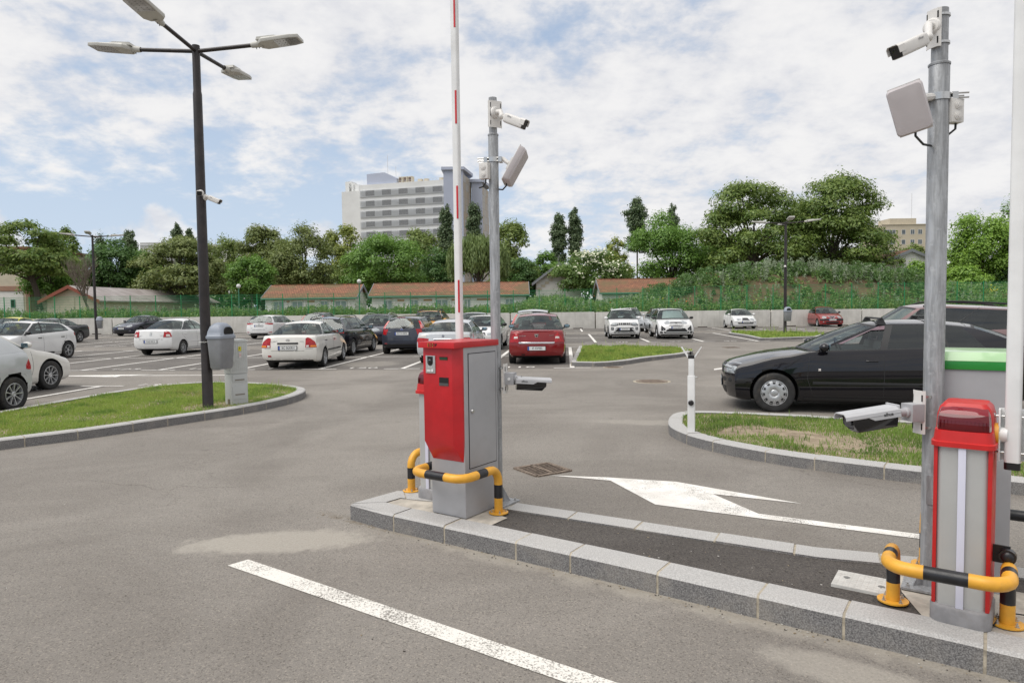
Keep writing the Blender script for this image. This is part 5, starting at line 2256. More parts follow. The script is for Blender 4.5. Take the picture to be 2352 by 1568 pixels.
        ring = list(range(nu)) + [r_ * nu + nu - 1 for r_ in range(1, nv)] + [(nv - 1) * nu + k for k in range(nu - 2, -1, -1)] + [r_ * nu for r_ in range(nv - 2, 0, -1)]
        for a, b_ in zip(ring, ring[1:] + ring[:1]):
            fs.append((a, a + N_, b_ + N_, b_))
        n0 = (top[1] - top[0]).cross(top[nu] - top[0])
        if n0.dot(proj(view, *a2[0])[1]) < 0:
            fs = [f[::-1] for f in fs]
        mb.add([tuple(p_) for p_ in top + bot], fs, mi)
    mir = lambda Pl: [(-x, z) for x, z in Pl]
    # door gaps and mouldings stay in the body
    sBp = P['sB']
    gaps = [[(sA - .06, fD(sA) - .02), (sA - .10, .55), (sA - .02, .30)], [(sBp, belt(sBp) - .01), (sBp + .01, .6), (sBp, .26)]]
    if P.get('doors', 4) == 4:
        ra = xf + wb / 2
        gaps.append([(P['sD'], belt(P['sD']) - .01), (P['sD'] + .02, .80), (ra - rc * .84, wr + rc * .80), (ra - rc - .01, .42), (ra - rc - .03, .27)])
    gaps.append([(sA - .02, .275), (ra - rc - .03 if P.get('doors', 4) == 4 else sBp, .275)])
    for v_ in 'LR':
        vv = 'L' if v_ == 'L' else 'S'
        for g_ in gaps:
            horiz = abs(g_[0][1] - g_[-1][1]) < .01
            A = [(x - (0 if horiz else .0045), z + (.004 if horiz else 0)) for x, z in g_]
            Bq = [(x + (0 if horiz else .0045), z - (.004 if horiz else 0)) for x, z in g_]
            patch(body, vv, A, Bq, .0012, 2, 12, 1, .004)
        if P.get('mould'):
            z = P['mould']
            patch(body, vv, [(sA - .02, z + .022), (P['sD'] - .05, z + .022)], [(sA - .02, z - .022), (P['sD'] - .05, z - .022)], .014, 3, 14, 1 if P.get('mouldblack', True) else 0)
    # bumper seams and tailgate outline
    for view, items in (('F', P.get('fgap', [])), ('R', P.get('rgap', []))):
        for g_ in items:
            A = [(x, z + .004) for x, z in g_]
            Bq = [(x + .004, z - .004) for x, z in g_]
            patch(body, view, A, Bq, .0012, 2, 14, 1, .004)
    body_o = body.build('body', [col, m_trim, m_under, m_inter], t, smooth=38, merge=True)
    g0 = P.get('glass', m_gl)
    for wk, mb in wins.items():
        cs_ = Vector((0, 0, zb0))
        f0_ = mb.f[len(mb.f) // 2]
        p0_, p1_, p2_ = (Vector(mb.v[q]) for q in f0_[:3])
        if (p1_ - p0_).cross(p2_ - p0_).dot(p0_ - cs_) < 0:
            mb.f = [f[::-1] for f in mb.f]
        if wk == 'ws':
            mb.build('windscreen', [m_gl], t, smooth=180, merge=True)
        elif wk == 'rw':
            mb.build('rear_window', [P.get('rglass', g0)], t, smooth=180, merge=True)
        else:
            mb.build('side_window', [g0 if wk[1] == iA + 1 or not P.get('sglass') else P['sglass']], t, smooth=180, merge=True)
    for (nm_, view, sym, mats, A, Bq, off) in P.get('patch', []):
        for s_ in ((1, -1) if sym else (1,)):
            mb = MB()
            f_ = (lambda q: q) if s_ > 0 else mir
            if view == 'S':
                for v_ in 'LS':
                    mb = MB()
                    patch(mb, v_, A, Bq, off, 4, 10)
                    mb.build(nm_, [mats] if not isinstance(mats, list) else mats, t, smooth=40)
                break
            patch(mb, view, f_(A), f_(Bq), off, 4, 12)
            mb.build(nm_, [mats] if not isinstance(mats, list) else mats, t, smooth=40)
    # door handles
    hz = P.get('hz', zb0 - .10)
    hcol = P.get('hcol', col)
    for v_ in 'LS':
        for s_ in ([sBp - .16] + ([P['sD'] - .20] if P.get('doors', 4) == 4 else [])):
            mb = MB()
            patch(mb, v_, [(s_ - .085, hz + .013), (s_ + .085, hz + .016)], [(s_ - .085, hz - .011), (s_ + .085, hz - .013)], .026, 4, 8)
            mb.build('door_handle', [hcol], t, smooth=50)
    # mirrors
    for s_ in (1, -1):
        mb = MB()
        mz = belt(sA) + .075
        yy = ys(sA) + .13
        mb.ball((xf - sA - .13, s_ * yy, mz), (.075, .105, .070), 12, 8, 0)
        mb.tube([(xf - sA - .13, s_ * (ys(sA) - .05), mz - .07), (xf - sA - .13, s_ * yy, mz - .03)], [.03, .025], 8, 1)
        mb.lathe([(.085, -.052), (.001, -.052)], 14, 2, axis='x', c=(xf - sA - .14, s_ * yy, mz)) if False else None
        mo = mb.build('mirror', [P.get('mcol', col), m_trim, m_silver_b], t, smooth=60)
        mb = MB()
        mb.box((xf - sA - .13 - .070, s_ * yy, mz), (.008, .150, .095))
        mb.build('mirror_glass', [m_silver_b], mo, bevel=.003)
    # wheels
    ty_, ri_ = wheel_meshes(wr, P.get('ww', .195), P.get('rim', 's7'))
    track = W / 2 - .105
    for ax in (wb / 2, -wb / 2):
        for s_ in (1, -1):
            wo_ = thing('wheel', None, None, (ax, s_ * track, wr - .006))
            wo_.parent = t
            wo_.rotation_euler = (0, random.uniform(0, 6), 0 if s_ > 0 else PI)
            for nm_, me_ in (('tyre', ty_), ('rim', ri_)):
                o2 = bpy.data.objects.new(nm_, me_)
                COL.objects.link(o2)
                o2.parent = wo_
    # seats and wheel seen through the glass
    smat = P.get('seat', m_seatg)
    zq = belt((sA + sBp) / 2)
    for s_, y_ in ((sBp + .05, .37), (sBp + .05, -.37), (sE - .42 if not hatch else sE - .75, .38), (sE - .42 if not hatch else sE - .75, -.38)):
        mb = MB()
        mb.box((xf - s_, y_ * W / 1.75, zq + .045), (.16, .44, .17), taper=(.7, .8))
        mb.box((xf - s_ - .03, y_ * W / 1.75, zq + .215), (.09, .25, .15), taper=(.8, .85))
        mb.build('seat', [smat], t, bevel=.03)
    mb = MB()
    ring = [Vector((.16 * math.cos(a) * .35, .18 * math.sin(a), .16 * math.cos(a))) for a in np.linspace(0, 2 * PI, 20)]
    mb.X = Matrix.Translation((xf - sA - .42, .36 * W / 1.75, zq + .02))
    mb.tube(ring, .014, 6)
    mb.build('steering_wheel', [m_trim], t, smooth=60)
    # number plates
    for view, key in (('F', 'fplate'), ('R', 'rplate')):
        if key not in P:
            continue
        txt, z = P[key]
        h_, d_ = proj(view, 0, z)
        sgx = 1 if view == 'F' else -1
        mb = MB()
        x_ = h_.x + sgx * .012
        mb.box((x_ - sgx * .006, 0, z), (.016, .545, .130), 1)
        mb.box((x_ + sgx * .002, 0, z), (.006, .520, .110), 0)
        mb.box((x_ + sgx * .0035, sgx * -.237 * (-1 if view == 'F' else -1) * (-1) * 1.0 if False else (.237 if view == 'R' else -.237) * (1), z), (.005, .044, .108), 2)
        pl_ = mb.build('number_plate', [m_platew, m_trim, m_blue], t)
        mb = MB()
        rotz = PI / 2 if view == 'F' else -PI / 2
        mb.mesh(text_mesh(txt, .098, .0008), Matrix.Translation((x_ + sgx * .0062, (-.022 if view == 'R' else .022), z)) @ Matrix.Rotation(rotz, 4, 'Z') @ Matrix.Rotation(PI / 2, 4, 'X') @ Matrix.Scale(.82 * min(1, 9.5 / max(8, len(txt))), 4, (1, 0, 0)))
        mb.build('lettering', [m_trim], pl_)
    # emblems and badges
    for (view, kind, y_, z, size) in P.get('badge', []):
        h_, d_ = proj(view, y_, z)
        sgx = 1 if view == 'F' else -1
        rotz = PI / 2 if view == 'F' else -PI / 2
        X = Matrix.Translation(h_ + Vector((sgx * .006, 0, 0))) @ Matrix.Rotation(rotz, 4, 'Z') @ Matrix.Rotation(PI / 2, 4, 'X')
        mb = MB()
        mb.X = X
        s_ = size
        if kind == 'roundel':
            mb.lathe([(s_, -.004), (s_, .003), (s_ * .86, .004)], 24, 0)
            mb.lathe([(s_ * .86, .003), (s_ * .52, .003)], 24, 1)
            for q in range(4):
                a0 = q * PI / 2
                pts = [(0, 0)] + [(s_ * .5 * math.cos(a0 + x), s_ * .5 * math.sin(a0 + x)) for x in np.linspace(0, PI / 2, 6)]
                mb.add([(x, y, .0035) for x, y in pts], [tuple(range(len(pts)))], 2 if q % 2 else 3)
        elif kind == 'oval':
            mb.prism([(s_ * math.cos(x), s_ * .42 * math.sin(x)) for x in np.linspace(0, 2 * PI, 24)[:-1]], -.004, .003, 0)
            mb.prism([(s_ * .86 * math.cos(x), s_ * .30 * math.sin(x)) for x in np.linspace(0, 2 * PI, 24)[:-1]], 0, .005, 2)
        elif kind == 'slantH':
            for r_ in (1.0,):
                ring = [Vector((s_ * math.cos(x), s_ * .55 * math.sin(x), .003)) for x in np.linspace(0, 2 * PI, 24)]
                mb.tube(ring, s_ * .09, 6, 0)
            for sx in (-.32, .32):
                mb.tube([(s_ * (sx - .16), -s_ * .40, .004), (s_ * (sx + .16), s_ * .40, .004)], s_ * .10, 6, 0)
            mb.tube([(-s_ * .34, -s_ * .06, .004), (s_ * .34, s_ * .06, .004)], s_ * .08, 6, 0)
        elif kind == 'rings':
            for ra_, rb_ in ((1, .62), (.42, .60), (.72, .28)):
                ring = [Vector((s_ * ra_ * math.cos(x), s_ * rb_ * math.sin(x) + (s_ * .22 if rb_ == .28 else 0), .003)) for x in np.linspace(0, 2 * PI, 20)]
                mb.tube(ring, s_ * .08, 6, 0)
        elif kind == 'diamond':
            pts = [Vector((0, s_, .003)), Vector((s_ * .72, 0, .003)), Vector((0, -s_, .003)), Vector((-s_ * .72, 0, .003)), Vector((0, s_, .003))]
            mb.tube(pts, s_ * .17, 6, 0)
        elif kind == 'shield':
            mb.prism([(-s_, s_ * .85), (s_, s_ * .85), (s_ * .55, -s_ * .8), (-s_ * .55, -s_ * .8)], -.004, .004, 0)
            mb.prism([(-s_ * .55, s_ * .2), (s_ * .55, s_ * .2), (s_ * .30, -s_ * .45), (-s_ * .30, -s_ * .45)], 0, .0055, 1)
        elif kind == 'wing':
            mb.lathe([(s_, -.004), (s_, .003), (.001, .004)], 20, 1)
            mb.prism([(-s_ * .5, -s_ * .3), (s_ * .6, s_ * .1), (s_ * .1, s_ * .5)], .003, .006, 0)
        elif kind == 'blade':
            for k_ in range(6):
                a = k_ * PI / 3
                mb.tube([(s_ * .2 * math.cos(a), s_ * .2 * math.sin(a), .004), (s_ * .9 * math.cos(a), s_ * .9 * math.sin(a), .004)], s_ * .14, 5, 0)
        else:
            mb.mesh(text_mesh(kind, size, .002), Matrix.Identity(4))
        mb.build('emblem' if kind in ('roundel', 'oval', 'slantH', 'rings', 'diamond', 'shield', 'wing', 'blade') else 'badge_lettering', [m_chrome, m_trim, m_blue, m_platew], t, smooth=40)
    # extras
    rails = P.get('rails')
    if rails:
        for s_ in (1, -1):
            mb = MB()
            sgx_ = np.linspace(sAt + .12, sEt - .02, 9)
            pts = []
            for q, sx in enumerate(sgx_):
                up = .055 if 0 < q < 8 else .0
                i_ = yr0 * (1 - .05 * ((sx - sw) / (sr - sw)) ** 2) * .93
                pts.append((xf - sx, s_ * i_, roofz(sx) - .03 + up))
            mb.tube(pts, .017, 8)
            mb.build('roof_rail', [rails], t, smooth=50)
    if P.get('bars'):
        for sx in P['bars']:
            mb = MB()
            zz_ = roofz(sx)
            mb.tube([(xf - sx, -yr0 - .02, zz_ + .048), (xf - sx, yr0 + .02, zz_ + .048)], .015, 8)
            for s_ in (1, -1):
                mb.add([(xf - sx - .075, s_ * (yr0 + .01), zz_ - .055), (xf - sx + .075, s_ * (yr0 + .01), zz_ - .045), (xf - sx + .03, s_ * (yr0 - .01), zz_ + .052), (xf - sx - .03, s_ * (yr0 - .01), zz_ + .052),
                        (xf - sx - .075, s_ * (yr0 - .08), zz_ - .03), (xf - sx + .075, s_ * (yr0 - .08), zz_ - .03), (xf - sx + .03, s_ * (yr0 - .07), zz_ + .052), (xf - sx - .03, s_ * (yr0 - .07), zz_ + .052)],
                       [(0, 1, 2, 3), (5, 4, 7, 6), (1, 5, 6, 2), (4, 0, 3, 7), (3, 2, 6, 7)] if s_ < 0 else [(3, 2, 1, 0), (6, 7, 4, 5), (2, 6, 5, 1), (7, 3, 0, 4), (7, 6, 2, 3)])
            mb.build('roof_bar', [m_trim], t, smooth=30)
    an = P.get('antenna')
    if an:
        mb = MB()
        zz_ = roofz(an[0]) - .008
        mb.tube([(xf - an[0], an[1], zz_), (xf - an[0] - an[2] * .75, an[1], zz_ + an[2] * .62)], [.008, .003], 6)
        mb.ball((xf - an[0], an[1], zz_ + .008), (.05, .028, .02), 10, 6)
        mb.build('antenna', [m_trim], t, smooth=50)
    if P.get('clad'):
        for ax in (wb / 2, -wb / 2):
            for s_ in (1, -1):
                mb = MB()
                vs = []
                for a in np.linspace(-.12, PI + .12, 20):
                    for r_, y_ in ((rc - .004, W / 2 - .03), (rc - .004, W / 2 + .004), (rc + .05, W / 2 + .001), (rc + .055, W / 2 - .035)):
                        vs.append((ax + r_ * math.cos(a), s_ * y_, wr + .005 + r_ * math.sin(a)))
                fs = []
                for i in range(19):
                    for k in range(3):
                        q = i * 4 + k
                        f = (q, q + 1, q + 5, q + 4)
                        fs.append(f if s_ > 0 else f[::-1])
                mb.add(vs, fs)
                mb.build('arch_cladding', [m_trim], t, smooth=40)
    if P.get('wiper'):
        mb = MB()
        i0 = nC - 1
        b_, a_ = Vector(gp(i0, .06)), Vector(gp(i0, .12))
        mb.tube([b_ + Vector((-.012, 0, .0)), b_ + Vector((-.022, -.18, .035)), b_ + Vector((-.02, -.40, .02))], [.016, .010, .006], 6)
        mb.build('wiper', [m_trim], t, smooth=40)
    if P.get('wind'):
        for s_ in (1, -1):
            mb = MB()
            path = [(0, .30, .10, .30)] + [(0, q, .09, q) for q in (.5, .7, .82)] + [(.0, .94, .10, .80)] + [(f, .94, f, .80) for f in (.25, .5, .75, .97)]
            vs_, fs_ = [], []
            for (f0, t0, f1, t1) in path:
                for (f, t_, o_) in ((f0, t0, .004), (f1, t1, .022)):
                    a_ = Vector(gp(iA + 1, t_)).lerp(Vector(gp(iA + 2, t_)), f)
                    vs_.append((a_.x, (a_.y + o_) * s_, a_.z))
            for k in range(len(path) - 1):
                fs_.append((2 * k, 2 * k + 1, 2 * k + 3, 2 * k + 2))
            mb.add(vs_, fs_)
            mb.build('wind_deflector', [M('smoked_plum', (.16, .10, .12), .25, coat=.5)], t, smooth=40)
    if P.get('pillar_lights'):
        zlo_, zhi_ = P['pillar_lights'][1:]
        for s_ in (1, -1):
            mb = MB()
            tt = np.linspace(.0, .80, 9)
            vs_, fs_ = [], []
            for q in tt:
                for k, f in enumerate((-.25, .15, .6, 1.0, 1.35)):
                    if f <= 1:
                        a_ = Vector(gp(iE - 1, q)).lerp(Vector(gp(iE, q)), max(f, -.3))
                    else:
                        a_ = Vector(gp(iE, q)).lerp(Vector(gp(iE + 1, q)), f - 1)
                    ou = Vector((-.6, .8, 0)) * (.014 if 0 < k < 4 else .004)
                    a_ += ou
                    vs_.append((a_.x, a_.y * s_, a_.z))
            for r_ in range(8):
                if P['pillar_lights'][0] == 'blobs' and r_ % 3 == 2:
                    continue
                for k in range(4):
                    q = r_ * 5 + k
                    f = (q, q + 1, q + 6, q + 5)
                    fs_.append(f if s_ < 0 else f[::-1])
            mb.add(vs_, fs_)
            if P['pillar_lights'][0] == 'tall':
                patch(mb, 'R', [(s_ * .60, P['b1'] - .035), (s_ * .95, P['b1'] - .035)], [(s_ * .66, .74), (s_ * .92, .76)], .012, 4, 8)
            mb.build('taillight', [m_tl], t, smooth=50)
    if P.get('shade'):
        mb = MB()
        vs, fs = [], []
        for r_, t_ in enumerate((.08, .3, .55, .85)):
            for k in range(-3, 4):
                p_ = gp(abs(k), t_)
                vs.append((p_[0] - .06 - .02 * (k % 2), p_[1] * (1 if k >= 0 else -1) * .92, p_[2]))
        for r_ in range(3):
            for k in range(6):
                q = r_ * 7 + k
                fs.append((q, q + 1, q + 8, q + 7))
        mb.add(vs, fs)
        mb.build('sun_shade', [M('shade_foil', (.62, .66, .66), .3, metal=.3)], t, smooth=30)
    return t
# ------------------------------------------------------------------ the cars of the photo
def mk(kind, L, W, H, wb, fo, wr, col, **k):
    P = dict(L=L, W=W, H=H, wb=wb, fo=fo, wr=wr, col=col)
    ra = fo + wb                                  # rear axle, from the front
    if kind == 'sedan':
        P.update(sc=fo + .30, sw=fo + 1.02, sr=ra - .42, sb=ra + .18, zf=.70, zc=.94, b0=.93, b1=.98, zt=1.00, rdrop=.08, rw=.66)
    elif kind == 'hatch':
        P.update(sc=fo + .22, sw=fo + 1.00, sr=ra + .18, sb=L - .16, zf=.72, zc=.97, b0=.94, b1=1.00, zt=1.0, rdrop=.09, hatch=True, rw=.68, rcb=.10)
    elif kind == 'wagon':
        P.update(sc=fo + .28, sw=fo + 1.02, sr=L - .42, sb=L - .10, zf=.70, zc=.95, b0=.92, b1=.99, zt=1.0, rdrop=.07, hatch=True, rw=.68, rcb=.08)
    elif kind == 'suv':
        P.update(sc=fo + .18, sw=fo + .90, sr=L - .48, sb=L - .12, zf=.86, zc=1.08, b0=1.03, b1=1.09, zt=1.1, rdrop=.08, hatch=True, rw=.66, sill=.22, lf=.26, lr=.34, rcb=.08)
    P.update({a: b_ for a, b_ in k.items() if a in P})
    sA = P['sc'] + .20
    sB = k.get('sB', sA + .92)
    sBt = k.get('sBt', sB + .10)
    P['sB'] = sB
    if kind == 'sedan':
        sD = k.get('sD', ra + .02)
        sDt = k.get('sDt', P['sr'] - .14)
        P['sD'] = sD
        P['pill'] = [(sB - .035, sBt - .03, 'B'), (sB + .045, sBt + .04, 'sw'), (sD - .20, sDt - .20, 'B'), (sD - .17, sDt - .17, 'sw'), (sD, sDt, 'P')]
    elif kind == 'hatch':
        sD = k.get('sD', ra - .08)
        P['sD'] = sD
        sDt = k.get('sDt', P['sr'] - .26)
        P['pill'] = [(sB - .035, sBt - .03, 'B'), (sB + .045, sBt + .04, 'sw'), (sD, sDt, 'B'), (sD + .04, sDt + .03, 'sw' if k.get('quarter', True) else 'P'), (sD + .22, sDt + .12, 'P')]
    else:
        sD = k.get('sD', ra - .05)
        P['sD'] = sD
        sDt = k.get('sDt', sD + .08)
        P['pill'] = [(sB - .035, sBt - .03, 'B'), (sB + .045, sBt + .04, 'sw'), (sD - .03, sDt - .03, 'B'), (sD + .04, sDt + .04, 'sw'), (P['sb'] - .34, P['sr'] - .20, 'P')]
    if k.get('doors') == 2:
        P['pill'] = [(sB - .035, sBt - .03, 'B'), (sB + .045, sBt + .04, 'sw'), (P['sD'], k.get('sDt', P['sr'] - .2), 'P')]
    P.update({a: b_ for a, b_ in k.items() if a not in ('sBt', 'sDt', 'quarter')})
    return P


def FB(z0, z1, y0=.30, y1=1.0, drop=.03):
    """headlamp outline, between grille and fender"""
    return [(y0, z1 - drop), (y0 * .5 + y1 * .5, z1), (y1, z1 + .02)], [(y0, z0 + .02), (y0 * .5 + y1 * .5, z0), (y1, z1 - .05)]


def lowgrille(z0, z1, hw, mat=None):
    return ('lower_grille', 'F', False, mat or m_trim, [(-hw, z1), (hw, z1)], [(-hw * .86, z0), (hw * .86, z0)], .008)


HL = lambda z0, z1, y0=.40, y1=1.02: ('headlight', 'F', True, m_hl, *FB(z0, z1, y0, y1), .010)
A45 = 4.0
CARS = []

# 1 white saloon, rear towards us in the front row
acc = mk('sedan', 4.24, 1.67, 1.395, 2.44, .80, .285, C_WARMW, zt=.985, rim='s9', seat=m_seatl, mcol=m_trim, hcol=m_trim, mould=.50, hz=.80, rdrop=.07, rw=.66)
acc.update(rplate=('BC 06XRH', .63), badge=[('R', 'slantH', 0, .855, .055), ('R', 'ACCENT', .42, .815, .05), ('R', 'prime', -.42, .815, .05)], patch=[
    ('taillight', 'R', True, m_tl, [(.56, .90), (.64, .93), (.74, .90), (.93, .80)], [(.52, .64), (.64, .635), (.78, .635), (1.02, .635)], .012),
    ('indicator', 'R', True, m_tlo, [(.70, .70), (.98, .70)], [(.70, .645), (1.0, .645)], .016),
    ('reversing_light', 'R', True, m_tlw, [(.55, .705), (.64, .705)], [(.55, .645), (.64, .645)], .016),
    ('trunk_handle', 'R', False, m_trim, [(-.31, .785), (.31, .785)], [(-.31, .735), (.31, .735)], .014),
    ('fog_lamp', 'R', False, m_tl, [(.50, .42), (.62, .42)], [(.50, .37), (.62, .37)], .010)],
    rgap=[[(-.52, .62), (-.50, .545), (.50, .545), (.52, .62)], [(-.80, .60), (-.53, .60)], [(.53, .60), (.80, .60)], [(-.7, .30), (.7, .30)]])
CARS.append(('parked_car', 'white saloon in the front row with a black handle bar above its rear plate', acc, 'r', (-6.46, 20.55), -1))

# 2 white saloon further left
sym = mk('sedan', 4.17, 1.64, 1.44, 2.47, .78, .285, C_WHITE, zt=1.02, b0=.95, b1=1.00, rim='s7', rdrop=.06, mould=.52, mouldblack=False, hz=.83, rw=.66)
sym.update(rplate=('B 62 DCA', .56), badge=[('R', 'diamond', 0, .86, .045), ('R', 'symbol', .44, .78, .06), ('R', 'RENAULT', -.44, .79, .045)], patch=[
    ('taillight', 'R', True, m_tl, [(.58, .95), (.70, .985), (.92, .90)], [(.52, .73), (.70, .73), (1.0, .735)], .012),
    ('reversing_light', 'R', True, m_tlw, [(.66, .86), (.86, .85)], [(.66, .75), (.90, .75)], .016),
    ('emblem_plate', 'R', False, m_silver, [(-.055, .93), (.055, .93)], [(-.05, .78), (.05, .78)], .006)],
    rgap=[[(-.54, .72), (-.48, .66), (.48, .66), (.54, .72)], [(-.85, .71), (-.55, .71)], [(.55, .71), (.85, .71)], [(-.5, .615), (.5, .615)]])
CARS.append(('parked_car', 'white saloon partly behind the near lamp post, rear plate under the bumper', sym, 'r', (-14.0, 27.45), 4))

# 3 dark blue hatchback
fie = mk('hatch', 3.92, 1.68, 1.47, 2.49, .78, .29, C_DKBLUE, rim='s7', wiper=True, b1=.99, mcol=C_DKBLUE, rw=.68)
fie.update(rplate=('B 114 GFZ', .79), badge=[('R', 'oval', 0, .945, .06), ('R', 'FIESTA', .52, .85, .05)], patch=[
    ('number_recess', 'R', False, C_DKBLUE, [(-.36, .875), (.36, .875)], [(-.36, .72), (.36, .72)], .004),
    ('lower_bumper', 'R', False, m_trim, [(-1.05, .40), (1.05, .40)], [(-1.0, .30), (1.0, .30)], .008),
    ('reflector', 'R', True, m_tl, [(.60, .43), (.76, .43)], [(.60, .40), (.76, .40)], .012),
    ('third_light', 'R', False, m_tl, [(-.16, 1.405), (.16, 1.405)], [(-.16, 1.385), (.16, 1.385)], .01)],
    rgap=[[(-.62, .95), (-.60, .66), (.60, .66), (.62, .95)], [(-.95, .62), (.95, .62)]])
fie['pillar_lights'] = ('tall', .62, 1.36)
CARS.append(('parked_car', 'dark blue hatchback with tall red lights up its rear pillars', fie, 'r', (-4.09, 26.2), 4))

# 4 black estate
gol = mk('wagon', 4.56, 1.80, 1.48, 2.63, .88, .315, C_BLACK, rim='s10', rails=C_BLACK, wiper=True, rglass=m_gl, sglass=m_gl)
gol.update(badge=[('R', 'roundel', 0, .93, .05), ('R', 'GOLF', .50, .82, .05)], rplate=('B 22 WGL', .70), patch=[
    ('taillight', 'R', True, m_tl, [(.42, .985), (.66, 1.0), (1.02, .98)], [(.45, .88), (.66, .86), (1.05, .87)], .010),
    ('reflector', 'R', True, m_tl, [(.62, .40), (.85, .42)], [(.62, .365), (.82, .365)], .008)],
    rgap=[[(-.60, .86), (-.58, .62), (.58, .62), (.60, .86)], [(-1.0, .60), (1.0, .60)], [(-.9, .36), (.9, .36)]])
CARS.append(('parked_car', 'black estate with silver wheels and roof rails behind the white front row saloon', gol, 'r', (-6.80, 25.55), 5))

# 5 silver coupe behind the machine
bmw = mk('sedan', 4.49, 1.757, 1.37, 2.725, .77, .315, C_PALES, zt=.985, b0=.90, b1=.95, zc=.92, rim='s7', doors=2, rdrop=.09, seat=m_seatl, mcol=C_PALES)
bmw.update(rplate=('BV 66ROL', .70), badge=[('R', 'roundel', 0, .875, .040)], patch=[
    ('taillight', 'R', True, m_tl, [(.47, .80), (.7, .82), (1.0, .82)], [(.47, .70), (.7, .68), (1.05, .70)], .010),
    ('reversing_light', 'R', True, m_tlw, [(.60, .905), (.72, .915), (.93, .89)], [(.56, .815), (.72, .825), (1.0, .825)], .010),
    ('trunk_strip', 'R', False, m_chrome, [(-.30, .795), (.30, .795)], [(-.30, .775), (.30, .775)], .012)],
    rgap=[[(-.62, .93), (-.52, .62), (.52, .62), (.62, .93)], [(-.95, .60), (.95, .60)]])
CARS.append(('parked_car', 'silver two door coupe with beige headrests behind the red ticket machine', bmw, 'r', (-2.02, 21.6), 4))

# 6 white estate facing us behind the coupe
est = mk('wagon', 4.4, 1.76, 1.43, 2.72, .76, .31, C_WHITE, rim='s7', mcol=m_trim, sr=3.9)
est.update(patch=[HL(.60, .72, .36), lowgrille(.24, .36, .5), ('grille', 'F', True, m_trim, [(.04, .72), (.30, .72)], [(.04, .60), (.30, .60)], .008)], antenna=(1.9, 0, .06))
CARS.append(('parked_car', 'white estate facing the viewer beyond the silver coupe, half behind the slim pole', est, 'f', (-1.28, 28.2), 184))
nxt = mk('hatch', 4.1, 1.74, 1.52, 2.55, .80, .30, C_SILV, rim='s7')
nxt.update(patch=[HL(.62, .76), lowgrille(.26, .40, .5)])
CARS.append(('parked_car', 'silver hatchback of which only the roof shows behind the white estate', nxt, 'f', (-2.05, 34.3), 184))

# 7 wine red saloon by the middle island
log = mk('sedan', 4.25, 1.74, 1.53, 2.63, .77, .30, C_RED, zt=1.03, b0=.98, b1=1.02, zc=1.0, rim='s9', rdrop=.06, mcol=m_trim, hz=.86, rw=.68)
log.update(rplate=('IF 03MBS', .50), badge=[('R', 'shield', 0, .87, .062), ('R', 'LOGAN', .44, .865, .055), ('R', 'LAUREATE', -.46, .875, .035)], patch=[
    ('taillight', 'R', True, m_tl, [(.64, .985), (.70, 1.0), (.80, .93), (.90, .84)], [(.56, .68), (.70, .68), (.84, .68), (1.0, .68)], .012),
    ('reversing_light', 'R', True, m_tlw, [(.62, .86), (.78, .855)], [(.60, .78), (.78, .775)], .016),
    ('chrome_bar', 'R', False, m_chrome, [(-.57, .685), (.57, .685)], [(-.53, .635), (.53, .635)], .016),
    ('plate_recess', 'R', False, C_RED, [(-.36, .585), (.36, .585)], [(-.44, .43), (.44, .43)], .003),
    ('spoiler', 'R', False, C_RED, [(-.60, 1.035), (.60, 1.035)], [(-.60, .995), (.60, .995)], .035),
    ('exhaust', 'R', False, m_under, [(.36, .335), (.48, .335)], [(.36, .30), (.48, .30)], .006)],
    rgap=[[(-.58, .96), (-.52, .665), (.52, .665), (.58, .96)], [(-.95, .68), (-.58, .68)], [(.58, .68), (.95, .68)]])
CARS.append(('parked_car', 'wine red saloon with a chrome boot strip beside the middle grass island', log, 'r', (.78, 20.95), 4))
hon = mk('suv', 4.5, 1.80, 1.66, 2.62, .85, .33, C_SILV, rim='s5', rglass=m_gld, sglass=m_gld, mcol=C_SILV)
hon.update(antenna=(2.5, 0, .12), patch=[('taillight', 'R', True, m_tl, [(.60, 1.10), (.76, 1.12), (.98, 1.10)], [(.60, .95), (.76, .93), (1.0, .94)], .01)], rplate=('B 10 CRV', .88))
hon['pillar_lights'] = ('tall', .70, 1.5)
CARS.append(('parked_car', 'silver off roader with dark rear glass and red pillar lights behind the wine red saloon', hon, 'r', (.85, 27.3), 4))

# 8 dark estate facing us
dw = mk('wagon', 4.6, 1.80, 1.50, 2.70, .92, .315, C_NAVY, rim='s10', rails=C_SILV)
dw.update(patch=[HL(.62, .80, .36, 1.05), lowgrille(.26, .42, .6), ('grille', 'F', False, m_trim, [(-.32, .76), (.32, .76)], [(-.30, .62), (.30, .62)], .008)])
CARS.append(('parked_car', 'dark blue estate with silver roof rails facing the viewer behind the black estate', dw, 'f', (-6.95, 33.6), 184))
# 9 orange van-like car
org = mk('suv', 4.3, 1.78, 1.64, 2.65, .82, .32, C_ORG, rim='s7', rails=m_trim, bars=(1.6, 2.5), sr=3.7)
org.update(patch=[HL(.72, .88, .40, 1.0), lowgrille(.30, .48, .6)])
CARS.append(('parked_car', 'orange tall car with black roof bars behind the dark blue hatchback', org, 'f', (-4.5, 35.6), 184))
